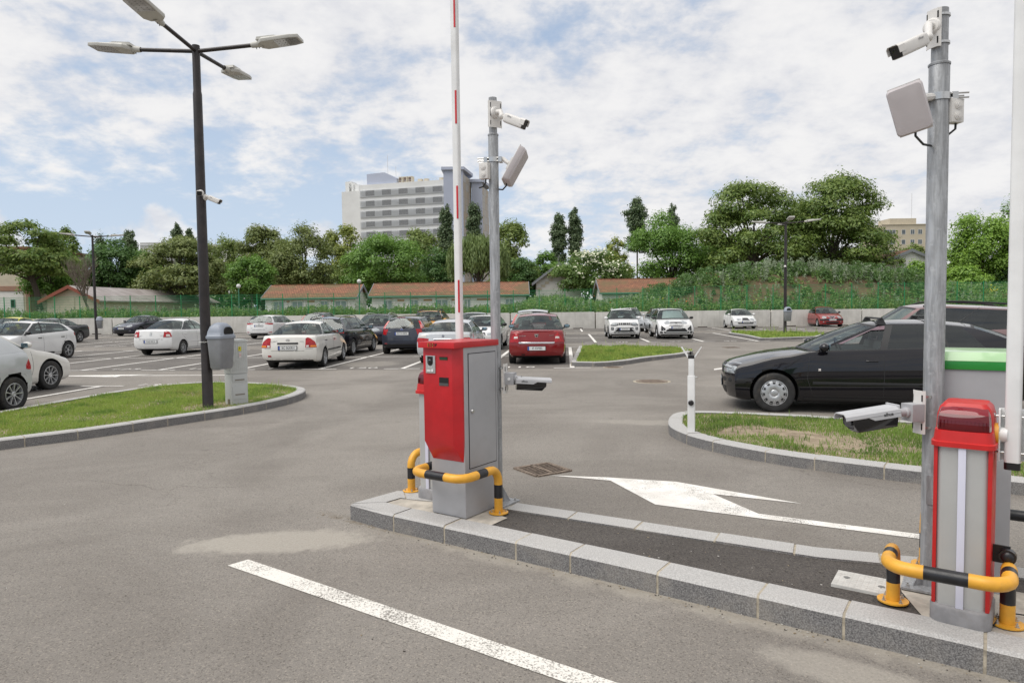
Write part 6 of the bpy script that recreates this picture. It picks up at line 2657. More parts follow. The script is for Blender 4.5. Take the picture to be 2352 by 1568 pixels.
# 10 white estate far left rear view
aur = mk('wagon', 4.56, 1.76, 1.475, 2.60, .93, .31, C_WHITE, rim='s10', wiper=True, mcol=C_WHITE, b0=.93, b1=1.0)
aur.update(rplate=('B 138 SAM', .80), antenna=(3.9, 0, .05), badge=[('R', 'rings', 0, .915, .05), ('R', 'AURIS', .46, .70, .045), ('R', 'HYBRID', -.46, .70, .04)], patch=[
    ('taillight', 'R', True, m_tl, [(.40, .955), (.70, .985), (1.08, 1.01)], [(.40, .93), (.70, .88), (1.12, .88)], .012),
    ('reversing_light', 'R', True, m_tlw, [(.42, .925), (.70, .89)], [(.42, .88), (.70, .86)], .012),
    ('lower_bumper', 'R', False, m_trim, [(-.62, .37), (.62, .37)], [(-.55, .29), (.55, .29)], .012),
    ('reflector', 'R', True, m_tl, [(.64, .43), (.90, .45)], [(.64, .40), (.90, .40)], .010)],
    rgap=[[(-.58, .86), (-.50, .58), (.50, .58), (.58, .86)], [(-.4, .565), (.4, .565)]])
CARS.append(('parked_car', 'white estate seen from behind near the wall, slim red tail lights', aur, 'r', (-15.15, 42.1), 5))
mer = mk('suv', 4.05, 1.69, 1.60, 2.63, .78, .29, C_DKGREY, rim='s7', wiper=True, zf=.78, zc=1.0, b0=.96, b1=1.02)
mer['pillar_lights'] = ('blobs', .66, 1.42)
mer.update(rplate=('B 77 MRV', .78))
CARS.append(('parked_car', 'small dark car with round pillar lights behind the white front row saloon roof', mer, 'r', (-12.75, 44.2), 5))

# 11 dark saloon facing us at the wall, far left
ast = mk('sedan', 4.66, 1.81, 1.50, 2.685, .95, .32, C_NAVY, rim='s5', b0=.97, b1=1.03, zt=1.06, zf=.74, zc=1.0)
ast.update(fplate=('BU 70 ZEN', .56), badge=[('F', 'roundel', 0, .735, .06)], patch=[HL(.64, .80, .44, 1.12), ('grille_bar', 'F', False, m_chrome, [(-.42, .76), (0, .735), (.42, .76)], [(-.36, .725), (0, .70), (.36, .725)], .012),
    ('grille', 'F', False, m_trim, [(-.36, .72), (.36, .72)], [(-.30, .64), (.30, .64)], .006), lowgrille(.27, .48, .62), ('fog_lamp', 'F', True, m_hl, [(.66, .42), (.84, .42)], [(.66, .39), (.84, .39)], .008)])
CARS.append(('parked_car', 'dark saloon with chrome grille bar facing the viewer by the concrete wall on the left', ast, 'f', (-27.95, 50.0), 190))
mb_ = mk('sedan', 4.58, 1.77, 1.45, 2.76, .80, .325, C_DKGREY, rim='s5', zt=1.02, b0=.93, b1=.98, antenna=(3.2, 0, .25))
mb_.update(patch=[HL(.62, .76), ('taillight', 'R', True, m_tl, [(.55, .92), (.8, .94), (1.1, .90)], [(.55, .74), (.8, .74), (1.1, .78)], .01), ('window_trim', 'S', False, m_chrome, [(1.25, .945), (3.4, .985)], [(1.25, .930), (3.4, .970)], .008)])
CARS.append(('parked_car', 'dark grey saloon with five spoke wheels behind the white hatchback on the left', mb_, 'r', (-26.2, 40.1), 184))
clio = mk('hatch', 4.06, 1.73, 1.46, 2.59, .83, .315, C_WHITE, rim='s5', mcol=m_trim, hcol=m_trim, b1=1.05, b0=.93, quarter=True, sr=3.55)
clio.update(patch=[HL(.62, .80), ('taillight', 'R', True, m_tl, [(.56, 1.0), (.8, 1.0), (1.15, .97)], [(.56, .84), (.8, .82), (1.12, .86)], .012), ('sill_trim', 'S', False, m_trim, [(1.3, .38), (2.7, .30)], [(1.3, .33), (2.7, .24)], .008)])
CARS.append(('parked_car', 'white hatchback with black door mirror and handle parked on the left', clio, 'r', (-17.75, 26.05), 184))
seat = mk('hatch', 4.26, 1.78, 1.46, 2.63, .84, .325, C_WARMW, rim='s10', mcol=C_WARMW, sc=1.24, sw=2.05)
seat.update(patch=[HL(.60, .78), lowgrille(.26, .42, .6)], fplate=('B 50 LEO', .5))
CARS.append(('parked_car', 'off white hatchback nosing out past the silver car at the left edge', seat, 'f', (-11.22, 15.35), 5))
cl3 = mk('hatch', 4.03, 1.71, 1.49, 2.575, .84, .305, C_PALES, rim='s9', hcol=m_silver, b1=1.02, sr=3.45, quarter=False, sD=3.0, sb=3.90)
cl3.update(patch=[('taillight', 'R', True, m_tl, [(.70, 1.00), (.80, 1.02), (1.10, .86), (1.25, .78)], [(.64, .76), (.80, .73), (1.10, .70), (1.25, .72)], .012), ('side_strip', 'S', False, m_silver, [(1.6, .565), (2.9, .565)], [(1.6, .545), (2.9, .545)], .012)])
CARS.append(('parked_car', 'silver hatchback cut by the left edge of the picture with a red tail light', cl3, 'r', (-9.55, 11.95), 184))
yel = mk('sedan', 4.4, 1.78, 1.53, 2.6, .85, .31, C_YEL, rim='s7', doors=2)
yel.update(patch=[HL(.60, .74)])
CARS.append(('parked_car', 'lemon yellow car behind the white hatchback at the left edge', yel, 'f', (-29.3, 38.6), 184))
siv = mk('hatch', 4.1, 1.74, 1.49, 2.55, .82, .30, C_PALES, rim='s7')
CARS.append(('parked_car', 'pale silver car just showing its roof at the left edge beyond the white hatchback', siv, 'r', (-20.35, 26.2), 184))

# 12 right hand group
ign = mk('suv', 3.70, 1.66, 1.595, 2.435, .66, .31, C_WHITE, rim='s5', rails=C_WHITE, zf=.90, zc=1.05, b0=1.0, b1=1.06, clad=True, mcol=C_WHITE, rf=.16, leanf=.05)
ign.update(fplate=('B 59 DVA', .52), patch=[
    ('headlight_surround', 'F', True, m_trim, [(.36, .875), (.6, .885), (.88, .89)], [(.38, .70), (.6, .68), (.86, .70)], .006),
    ('headlight', 'F', True, m_hl, [(.41, .855), (.6, .865), (.82, .865)], [(.43, .725), (.6, .715), (.80, .725)], .014),
    ('grille', 'F', False, m_trim, [(-.38, .855), (.38, .855)], [(-.38, .735), (.38, .735)], .008),
    ('grille_slot', 'F', True, m_platew, [(.10, .84), (.125, .84)], [(.10, .75), (.125, .75)], .014),
    ('grille_slot', 'F', True, m_platew, [(.22, .84), (.245, .84)], [(.22, .75), (.245, .75)], .014),
    ('grille_slot', 'F', True, m_platew, [(.33, .84), (.355, .84)], [(.33, .75), (.355, .75)], .014),
    ('lower_grille', 'F', False, m_trim, [(-.46, .60), (.46, .60)], [(-.60, .30), (.60, .30)], .006),
    ('skid_bar', 'F', False, m_silver, [(-.52, .37), (.52, .37)], [(-.56, .32), (.56, .32)], .016),
    ('skid_bar', 'F', True, m_silver, [(.36, .55), (.46, .55)], [(.56, .33), (.62, .33)], .014),
    ('fog_surround', 'F', True, m_trim, [(.60, .62), (.80, .63)], [(.60, .47), (.78, .47)], .006),
    ('fog_lamp', 'F', True, m_hl, [(.64, .585), (.74, .585)], [(.64, .505), (.74, .505)], .012)],
    badge=[('F', 'blade', 0, .795, .05)])
CARS.append(('parked_car', 'white small off roader with slotted grille, leftmost of the cars facing us right of centre', ign, 'f', (5.95, 36.35), 184))
mpv = mk('suv', 4.4, 1.8, 1.63, 2.68, .90, .32, C_PALES, rim='s7', rails=C_SILV)
mpv.update(patch=[HL(.72, .90, .40, 1.1), lowgrille(.28, .46, .6), ('fog_surround', 'F', True, m_trim, [(.6, .52), (.85, .54)], [(.6, .42), (.85, .42)], .006)])
CARS.append(('parked_car', 'pale silver tall car peeking out behind the white small off roader', mpv, 'f', (8.05, 46.3), 184))
san = mk('suv', 4.10, 1.85, 1.585, 2.60, .80, .325, C_WHITE, rim='s7', rails=m_trim, zf=.82, zc=1.02, b0=.98, b1=1.05, clad=True, mcol=m_trim, shade=True)
san.update(fplate=('B 111 UKM', .60), badge=[('F', 'shield', 0, .80, .065)], patch=[
    ('grille', 'F', False, m_trim, [(-.50, .885), (.50, .885)], [(-.40, .68), (.40, .68)], .008),
    ('grille_bar', 'F', True, m_silver, [(.10, .855), (.46, .862)], [(.10, .84), (.46, .848)], .014),
    ('grille_bar', 'F', True, m_silver, [(.10, .775), (.42, .782)], [(.10, .76), (.42, .768)], .014),
    ('headlight', 'F', True, m_hl, [(.44, .865), (.7, .90), (1.10, .955)], [(.44, .775), (.7, .775), (1.08, .86)], .012),
    ('lower_grille', 'F', False, m_trim, [(-.44, .56), (.44, .56)], [(-.62, .37), (.62, .37)], .008),
    ('lower_bumper', 'F', False, m_trim, [(-1.05, .40), (1.05, .40)], [(-1.0, .30), (1.0, .30)], .006),
    ('skid_bar', 'F', False, m_silver, [(-.62, .385), (.62, .385)], [(-.56, .33), (.56, .33)], .018),
    ('fog_surround', 'F', True, m_trim, [(.60, .56), (.96, .72)], [(.60, .47), (.90, .42)], .008),
    ('fog_lamp', 'F', True, m_hl, [(.68, .52), (.76, .53)], [(.68, .46), (.76, .46)], .014)])
CARS.append(('parked_car', 'white off roader with silver windscreen shade and black roof rails, facing us', san, 'f', (8.47, 35.6), 184))
gre = mk('suv', 4.3, 1.79, 1.58, 2.65, .85, .32, C_SILV, rim='s5', rails=m_trim, mcol=m_trim)
gre.update(patch=[HL(.70, .86)])
CARS.append(('parked_car', 'silver grey car mostly hidden behind the white one with the windscreen shade', gre, 'f', (9.25, 41.2), 184))
fab = mk('hatch', 3.96, 1.65, 1.45, 2.46, .80, .285, C_WHITE, rim='s7', zf=.72, mcol=C_WHITE)
fab.update(fplate=('B 25 RMM', .50), patch=[HL(.62, .74, .34, .92), ('grille_frame', 'F', False, m_chrome, [(-.32, .79), (.32, .79)], [(-.30, .60), (.30, .60)], .008), ('grille', 'F', False, m_trim, [(-.28, .765), (.28, .765)], [(-.27, .625), (.27, .625)], .014),
    ('bumper_strip', 'F', False, m_trim, [(-1.0, .50), (1.0, .50)], [(-1.0, .475), (1.0, .475)], .008), lowgrille(.36, .45, .62)], badge=[('F', 'wing', 0, .77, .032)])
CARS.append(('parked_car', 'white hatchback with a framed grille at the wall right of centre', fab, 'f', (16.75, 49.4), 185))
lo2 = mk('sedan', 4.25, 1.74, 1.53, 2.63, .77, .30, C_RED2, rim='s9', zt=1.03, b0=.98, b1=1.02, zc=1.0, mcol=m_trim, mould=.55, zf=.78)
lo2.update(fplate=('B 428 AMD', .54), badge=[('F', 'roundel', 0, .74, .05)], patch=[HL(.64, .80, .46, 1.0), ('grille', 'F', False, m_trim, [(-.36, .79), (.36, .79)], [(-.12, .66), (.12, .66)], .006),
    ('grille_frame', 'F', False, m_chrome, [(-.42, .81), (.42, .81)], [(-.40, .79), (.40, .79)], .010), ('grille_frame', 'F', True, m_chrome, [(.34, .80), (.40, .80)], [(.02, .645), (.06, .64)], .010),
    ('bumper_strip', 'F', False, m_trim, [(-1.1, .62), (1.1, .62)], [(-1.1, .48), (1.1, .48)], .016), lowgrille(.28, .40, .5), ('fog_lamp', 'F', True, m_hl, [(.62, .42), (.72, .42)], [(.62, .35), (.72, .35)], .01)])
CARS.append(('parked_car', 'cherry red saloon with black bumper strip facing us by the wall on the right', lo2, 'f', (23.75, 51.1), 187))

# 13 the big black saloon and its neighbours
octa = mk('sedan', 4.41, 1.73, 1.455, 2.51, .78, .315, C_BLACK, rim='cap', sc=1.16, sw=2.14, sr=3.66, sb=4.34, zf=.785, zc=.985, b0=.94, b1=1.06, zt=1.10, rdrop=.07, rw=.62, mould=.475, hz=.825,
          sB=2.33, sBt=2.46, sD=3.30, sDt=3.20, bars=(2.35, 3.05), antenna=(3.55, 0, .40), ww=.20, arch=.05, leanf=.03, rf=.22, sglass=m_gld, rglass=m_gl, sill=.165)
octa['pill'] = [(2.28, 2.41, 'B'), (2.38, 2.51, 'sw'), (3.20, 3.06, 'B'), (3.24, 3.09, 'sw'), (3.68, 3.42, 'P')]
octa.update(patch=[('headlight', 'F', True, m_hl, [(.42, .755), (.70, .77), (1.06, .765)], [(.42, .61), (.70, .60), (1.03, .605)], .010), ('grille', 'F', False, m_trim, [(-.38, .74), (.38, .74)], [(-.34, .58), (.34, .58)], .01),
    ('bumper_strip', 'F', False, m_trim, [(-1.75, .525), (1.75, .525)], [(-1.75, .455), (1.75, .455)], .010), lowgrille(.26, .38, .6),
    ('side_repeater', 'S', False, m_tlw, [(1.42, .70), (1.455, .70)], [(1.42, .665), (1.455, .665)], .008),
    ('sill_trim', 'S', False, m_trim, [(1.20, .245), (2.92, .245)], [(1.20, .185), (2.92, .185)], .012),
    ('taillight', 'R', True, m_tl, [(.50, .92), (.8, .93), (1.1, .90)], [(.50, .72), (.8, .72), (1.1, .74)], .01)],
    fplate=('B 60 OCT', .42), wind=True)
CARS.append(('parked_car', 'large black saloon with silver wheel covers and roof bars behind the right island', octa, 'F', (4.14, 10.75), -73.5))
ix = mk('suv', 4.41, 1.82, 1.70, 2.64, .88, .34, C_BROWN, rim='s5', rails=m_trim, sglass=m_gld, rglass=m_gld, b0=1.12, b1=1.24, rdrop=.12, sr=3.85)
ix.update(antenna=(3.7, 0, .20), patch=[HL(.74, .9)])
CARS.append(('parked_car', 'mauve brown off roader standing beyond the large black saloon', ix, 'F', (6.55, 12.85), -73.5))
wv = mk('suv', 4.5, 1.84, 1.74, 2.66, .88, .34, C_WHITE, rim='s5', rails=m_trim)
CARS.append(('parked_car', 'white off roader just visible over the roof of the mauve brown one', wv, 'F', (9.9, 14.2), -73.5))

for (nm_, lb_, P_, axl, at_, yw) in CARS:
    if axl == 'F':        # the point is the contact of the left front wheel
        hx_, hy_ = math.sin(R(yw)), math.cos(R(yw))
        lx, ly = -hy_, hx_
        at_ = (at_[0] - lx * (P_['W'] / 2 - .02), at_[1] - ly * (P_['W'] / 2 - .02))
        axl = 'f'
    t_ = car(nm_, lb_, P_, axl, at_, yw, group='cars standing in the car park')
# ================================================================== concrete wall, fence, bank
def hor(px):
    return 707 - (px - 1176) * 0.0122


def wall_y(x):
    return 53.9 - .018 * x


def wallpt(px):
    """ground point of the wall line seen at photo column px"""
    k = (px - CX) / FPX
    return 53.9 * k / (1 + .018 * k)


m_wall, n, b = newmat('cast_concrete')
tc = n.n('ShaderNodeTexCoord').outputs['Object']
mp = n.n('ShaderNodeMapping')
mp.inputs['Scale'].default_value = (3.0, 3.0, .25)
n.l(tc, mp.inputs[0])
c = n.mix(n.ramp(n.noise(tc, 1.2, 6, .6), .3, .7), (.50, .485, .445), (.64, .62, .57))
c = n.mix(n.math('MULTIPLY', n.ramp(n.noise(mp.outputs[0], 1.6, 5, .65), .5, .8), .5), c, (.28, .265, .23))
wv_ = n.n('ShaderNodeTexWave')
wv_.inputs['Scale'].default_value = 2.2
wv_.inputs['Distortion'].default_value = .6
n.l(tc, wv_.inputs['Vector'])
c = n.mix(n.math('MULTIPLY', wv_.outputs['Fac'], .10), c, (.6, .59, .55))
vo = n.n('ShaderNodeTexVoronoi')
vo.inputs['Scale'].default_value = 1.1
n.l(tc, vo.inputs['Vector'])
c = n.mix(n.ramp(vo.outputs['Distance'], .05, .03), c, (.10, .085, .07))
n.l(c, b.inputs['Base Color'])
b.inputs['Roughness'].default_value = .9

joints = [-620, -445, -270, -95, 80, 258.5, 434.5, 618, 803, 988, 1172.7, 1368, 1569, 1771, 1980, 2190, 2400, 2610, 2820]
rr = random.Random(4)
wall_desc = ['running off the left edge', 'behind the yellow car', 'beside the left far lamp and its bin', 'behind the dark saloon at the wall', 'left of the white estate at the wall',
             'behind the white estate by the wall', 'behind the orange car', 'behind the slim pole', 'behind the wine red saloon', 'behind the white small off roader', 'left of the white hatchback at the wall',
             'behind the far right lamp', 'behind the cherry red saloon', 'behind the mauve brown off roader', 'running off the right edge']
k_ = 0
for a, b_ in zip(joints[:-1], joints[1:]):
    x0, x1 = wallpt(a) + .035, wallpt(b_) - .035
    if x1 < -46 or x0 > 46:
        continue
    h = 1.30 + rr.uniform(-.02, .02)
    xm = (x0 + x1) / 2
    t = thing('wall_block', 'pale cast concrete wall block ' + wall_desc[min(k_, len(wall_desc) - 1)], 'concrete wall', (xm, wall_y(xm), 0), math.atan(-.018), 'cast concrete blocks of the boundary wall')
    k_ += 1
    l_ = (x1 - x0)
    mb = MB()
    ch = .07
    mb.extrude([(-l_ / 2, 0), (l_ / 2, 0), (l_ / 2, h - ch), (l_ / 2 - ch, h), (-l_ / 2 + ch, h), (-l_ / 2, h - ch)], 'y', 0, .22)
    mb.build('slab', [m_wall], t, bevel=.01)
    for s_ in (-.28, .30):
        mb = MB()
        mb.box((s_ * l_, .0, .03), (.75, .012, .06))
        mb.build('drain_slot', [M('slot_shadow', (.035, .022, .015), .9)], t)


def crest(px):
    pts = [(1100, 712), (1170, 704), (1230, 684), (1290, 680), (1340, 692), (1400, 692), (1470, 680), (1540, 660), (1610, 638), (1690, 624), (1760, 620), (1860, 622), (1950, 626), (2020, 632), (2100, 648), (2200, 656), (2352, 658), (2700, 662)]
    return float(np.interp(px, *zip(*pts)))


def bank_z(x, y):
    wy = wall_y(x)
    base = 1.22 + .05 * max(0, min(1, (y - wy) / 3))
    px = CX + FPX * x / 61.0
    zc_ = 1.7 + (hor(px) - crest(px)) * 61 / FPX - .55
    amp = max(0, zc_ - base) if px > 1090 else 0
    t_ = (y - wy - 1.6) / 3.6
    f = 0 if t_ < 0 else (t_ * t_ * (3 - 2 * t_) if t_ < 1 else 1)
    if y > 64:
        f *= max(0, 1 - (y - 64) / 8)
    return base + amp * f + .06 * math.sin(x * 1.7 + y) * f


xs = np.linspace(-95, 95, 260)
ys_ = np.concatenate([np.linspace(0.2, 14, 34), [18, 25, 40, 70, 110, 200]])
V = [(x, wall_y(x) + q, bank_z(x, wall_y(x) + q)) for q in ys_ for x in xs]
V = [(x, wall_y(x) + .2, -.06) for x in xs] + V
ys_ = np.concatenate([[0], ys_])
nx_ = len(xs)
F = [(r_ * nx_ + i, r_ * nx_ + i + 1, (r_ + 1) * nx_ + i + 1, (r_ + 1) * nx_ + i) for r_ in range(len(ys_) - 1) for i in range(nx_ - 1)]
m_bank, n, b = newmat('bank_earth')
tc = n.n('ShaderNodeTexCoord').outputs['Object']
c = n.mix(n.ramp(n.noise(tc, .9, 6, .65), .35, .7), (.10, .066, .038), (.17, .115, .064))
c = n.mix(n.ramp(n.noise(tc, .35, 5, .6), .52, .62), c, (.06, .10, .03))
n.l(c, b.inputs['Base Color'])
b.inputs['Roughness'].default_value = .95
o = np_mesh('earth_bank', np.array(V), np.array(F), [m_bank], smooth=True)
o['kind'] = 'structure'

# --- green mesh fence
m_fence = M('fence_green', (.025, .24, .085), .5, var=.15, scale=3)
fence = thing('mesh_fence', 'long green wire mesh fence standing on top of the concrete wall', 'fence', (0, 54.35, 1.2))
mb = MB()
FH = lambda x: 3.02 + .30 * max(0, min(1, (x + 10) / 40)) - 1.2
xp = np.arange(-47, 48, 2.05)
xw = np.arange(-47, 48, .085)
fy = lambda x: wall_y(x) + .42 - 54.35
for x in xw:
    mb.box((x, fy(x), FH(x) / 2 + .02), (.010, .006, FH(x)))
for a, b_ in zip(xp[:-1], xp[1:]):
    for zq in np.arange(.12, 2.2, .21):
        if zq < FH((a + b_) / 2):
            mb.box(((a + b_) / 2, fy((a + b_) / 2) - .006, zq), (b_ - a, .006, .012), rot=-.018)
mb.build('wire_mesh', [m_fence], fence)
for x in xp:
    mb = MB()
    mb.box((x, fy(x) + .03, FH(x) / 2), (.055, .05, FH(x) + .08))
    mb.build('post', [m_fence], fence)


# ================================================================== foliage helpers
def leaf_quads(C, Nn, L_, W_, r, fold=0.0):
    """C centres (n,3), Nn normals (n,3), sizes; returns verts (4n,3) faces (n,4)"""
    n_ = len(C)
    Nn = Nn / (np.linalg.norm(Nn, axis=1, keepdims=True) + 1e-9)
    a = r.normal(size=(n_, 3))
    u = np.cross(Nn, a)
    u /= (np.linalg.norm(u, axis=1, keepdims=True) + 1e-9)
    v = np.cross(Nn, u)
    L2, W2 = (L_ / 2)[:, None], (W_ / 2)[:, None]
    V = np.stack([C - u * L2, C - v * W2 + u * L2 * .1, C + u * L2, C + v * W2 + u * L2 * .1], 1)
    F = np.arange(n_ * 4).reshape(n_, 4)
    return V.reshape(-1, 3), F


def stuff_mesh(name, V, F, mats, mi=None, parent=None):
    return np_mesh(name, V, F, mats, parent, mi)


# --- weeds on the bank
m_weed = leafmat('weed_green', [(.14, .26, .065), (.24, .37, .10), (.18, .27, .085)])
m_weedg = leafmat('mugwort_grey', [(.24, .31, .18), (.40, .45, .33), (.20, .27, .13)])
m_yflow = M('yellow_bloom', (.60, .50, .03), .7)
m_rflow = M('poppy_red', (.60, .06, .02), .7)
r = np.random.default_rng(21)


def weeds(name, xs, ys, hs, mat, leaves, lsize, label, spread=.28, upright=.5, seed=1):
    r = np.random.default_rng(seed)
    Cs, Ns, Ls, Ws = [], [], [], []
    for x, y, h in zip(xs, ys, hs):
        z0 = bank_z(x, y)
        k = leaves
        tz = r.uniform(.05, 1.0, k)
        rad = spread * h * (1.15 - tz * .75) * np.sqrt(r.uniform(0, 1, k))
        an = r.uniform(0, 2 * PI, k)
        Cs.append(np.stack([x + rad * np.cos(an), y + rad * np.sin(an), z0 + tz * h], 1))
        nn = np.stack([np.cos(an), np.sin(an), np.full(k, upright)], 1) + r.normal(0, .5, (k, 3))
        Ns.append(nn)
        Ls.append(lsize * r.uniform(.6, 1.4, k))
        Ws.append(lsize * r.uniform(.22, .5, k))
    V, F = leaf_quads(np.concatenate(Cs), np.concatenate(Ns), np.concatenate(Ls), np.concatenate(Ws), r)
    o = stuff_mesh(name, V, F, [mat])
    return tag(o, label, 'weeds', kind='stuff')


def bankpts(n_, x0, x1, q0, q1, r):
    x = r.uniform(x0, x1, n_)
    y = np.array([wall_y(a) for a in x]) + r.uniform(q0, q1, n_)
    return x, y


x, y = bankpts(2900, -46, 46, .3, 3.2, r)
weeds('green_weeds', x, y, r.uniform(.35, .78, len(x)) * (1 + .25 * np.sin(x * .7)), m_weed, 16, .20, 'dense green weeds growing behind the concrete wall', seed=3)
x, y = bankpts(360, -46, 46, 1.2, 3.4, r)
weeds('tall_weeds', x, y, r.uniform(.65, 1.1, len(x)), m_weedg, 26, .17, 'taller grey green weeds behind the wall', spread=.16, upright=.2, seed=4)
# cover of the mound, leaving its steep face partly bare
x, y = bankpts(5200, -3, 48, 2.0, 12, r)
pxs = CX + FPX * x / y
q = y - np.array([wall_y(a) for a in x])
bare = (pxs > 1530) & (pxs < 2020) & (q > 2.6) & (q < 3.95 + .35 * np.sin(x * 1.3)) & (np.sin(x * .9 + 1) + np.sin(x * 2.3) > -.35)
keep = ~bare
x, y = x[keep], y[keep]
weeds('mound_weeds', x, y, r.uniform(.3, .75, len(x)), m_weed, 15, .24, 'green weeds covering the earth mound', spread=.45, seed=5)
x, y = bankpts(1250, -3, 48, 4.0, 8.5, r)
pxs = CX + FPX * x / y
k = (np.interp(pxs, [1180, 1500, 1680, 1760, 2050, 2200], [.3, .3, .8, 1.0, .8, .3]) > r.uniform(0, 1, len(x)))
x, y = x[k], y[k]
hh = np.interp(CX + FPX * x / y, [1180, 1600, 1760, 1850, 2000, 2100, 2300], [.8, .9, 1.4, 1.6, 1.1, .8, .8])
weeds('mugwort', x, y, hh * r.uniform(.6, 1.1, len(x)), m_weedg, 34, .20, 'tall silvery mugwort along the crest of the mound', spread=.20, upright=.1, seed=6)


x, y = bankpts(190, -2, 40, 4.0, 7.5, r)
pxs = CX + FPX * x / y
k = (pxs > 1480) & (pxs < 2150)
weeds('bank_shrubs', x[k], y[k], r.uniform(.7, 1.5, k.sum()), leafmat('shrub_green', [(.07, .15, .04), (.13, .23, .06), (.10, .18, .05)]), 260, .20, 'darker leafy shrubs along the crest of the mound', spread=.62, seed=8)
x, y = bankpts(120, -46, 46, 1.5, 3.8, r)
weeds('wall_shrubs', x, y, r.uniform(.4, .85, 120), leafmat('shrub_green', []), 120, .18, 'leafy low shrubs behind the fence', spread=.6, seed=9)


def blooms(name, pxy, mat, n_, size, label):
    Cs = []
    r = np.random.default_rng(len(name))
    for (px, py, w_, h_) in pxy:
        for i in range(n_):
            p = D(px + r.normal(0, w_), py + r.normal(0, h_), 56.2 + r.uniform(0, .8) if py > 660 else 59.0)
            Cs.append(tuple(p))
    C_ = np.array(Cs)
    V, F = leaf_quads(C_, r.normal(size=C_.shape) + np.array([0, -.6, .6]), np.full(len(C_), size), np.full(len(C_), size), r)
    return tag(stuff_mesh(name, V, F, [mat]), label, 'flowers', kind='stuff')


blooms('yellow_flowers', [(1525, 693, 10, 5), (1785, 688, 16, 6), (2180, 655, 14, 4), (1730, 690, 20, 6), (2290, 668, 20, 5), (2140, 683, 8, 4)], m_yflow, 46, .10, 'small yellow flowers scattered among the weeds')
blooms('red_poppies', [(1625, 628, 6, 3), (1570, 692, 10, 3), (1390, 690, 30, 6), (1905, 624, 4, 3), (1640, 633, 10, 3), (1775, 706, 5, 3)], m_rflow, 6, .13, 'a few red poppies among the weeds')

# ================================================================== trees
m_bark = M('bark', (.075, .060, .045), .9, var=.3, scale=8)
m_barkl = M('bare_twig', (.19, .155, .125), .9, var=.25, scale=8)
GREENS = {
    'fresh': [(.060, .125, .022), (.115, .200, .036), (.080, .150, .026)],
    'dark': [(.034, .082, .020), (.070, .128, .034), (.050, .100, .026)],
    'olive': [(.080, .120, .030), (.145, .180, .048), (.104, .144, .038)],
    'brown': [(.084, .112, .033), (.140, .160, .050), (.100, .132, .040)],
    'yellow': [(.105, .140, .026), (.185, .205, .045), (.130, .160, .032)],
    'poplar': [(.040, .070, .030), (.095, .125, .062), (.055, .085, .036)],
    'willow': [(.085, .125, .040), (.140, .180, .062), (.100, .140, .045)],
    'bright': [(.085, .160, .022), (.160, .250, .038), (.110, .190, .028)],
    'elder': [(.060, .110, .024), (.110, .165, .040), (.075, .125, .028)],
    'ailan': [(.064, .112, .024), (.125, .165, .036), (.086, .130, .028)],
}


GREENS = {k_: [tuple(min(.5, q * 1.75) for q in c_) for c_ in v_] for k_, v_ in GREENS.items()}


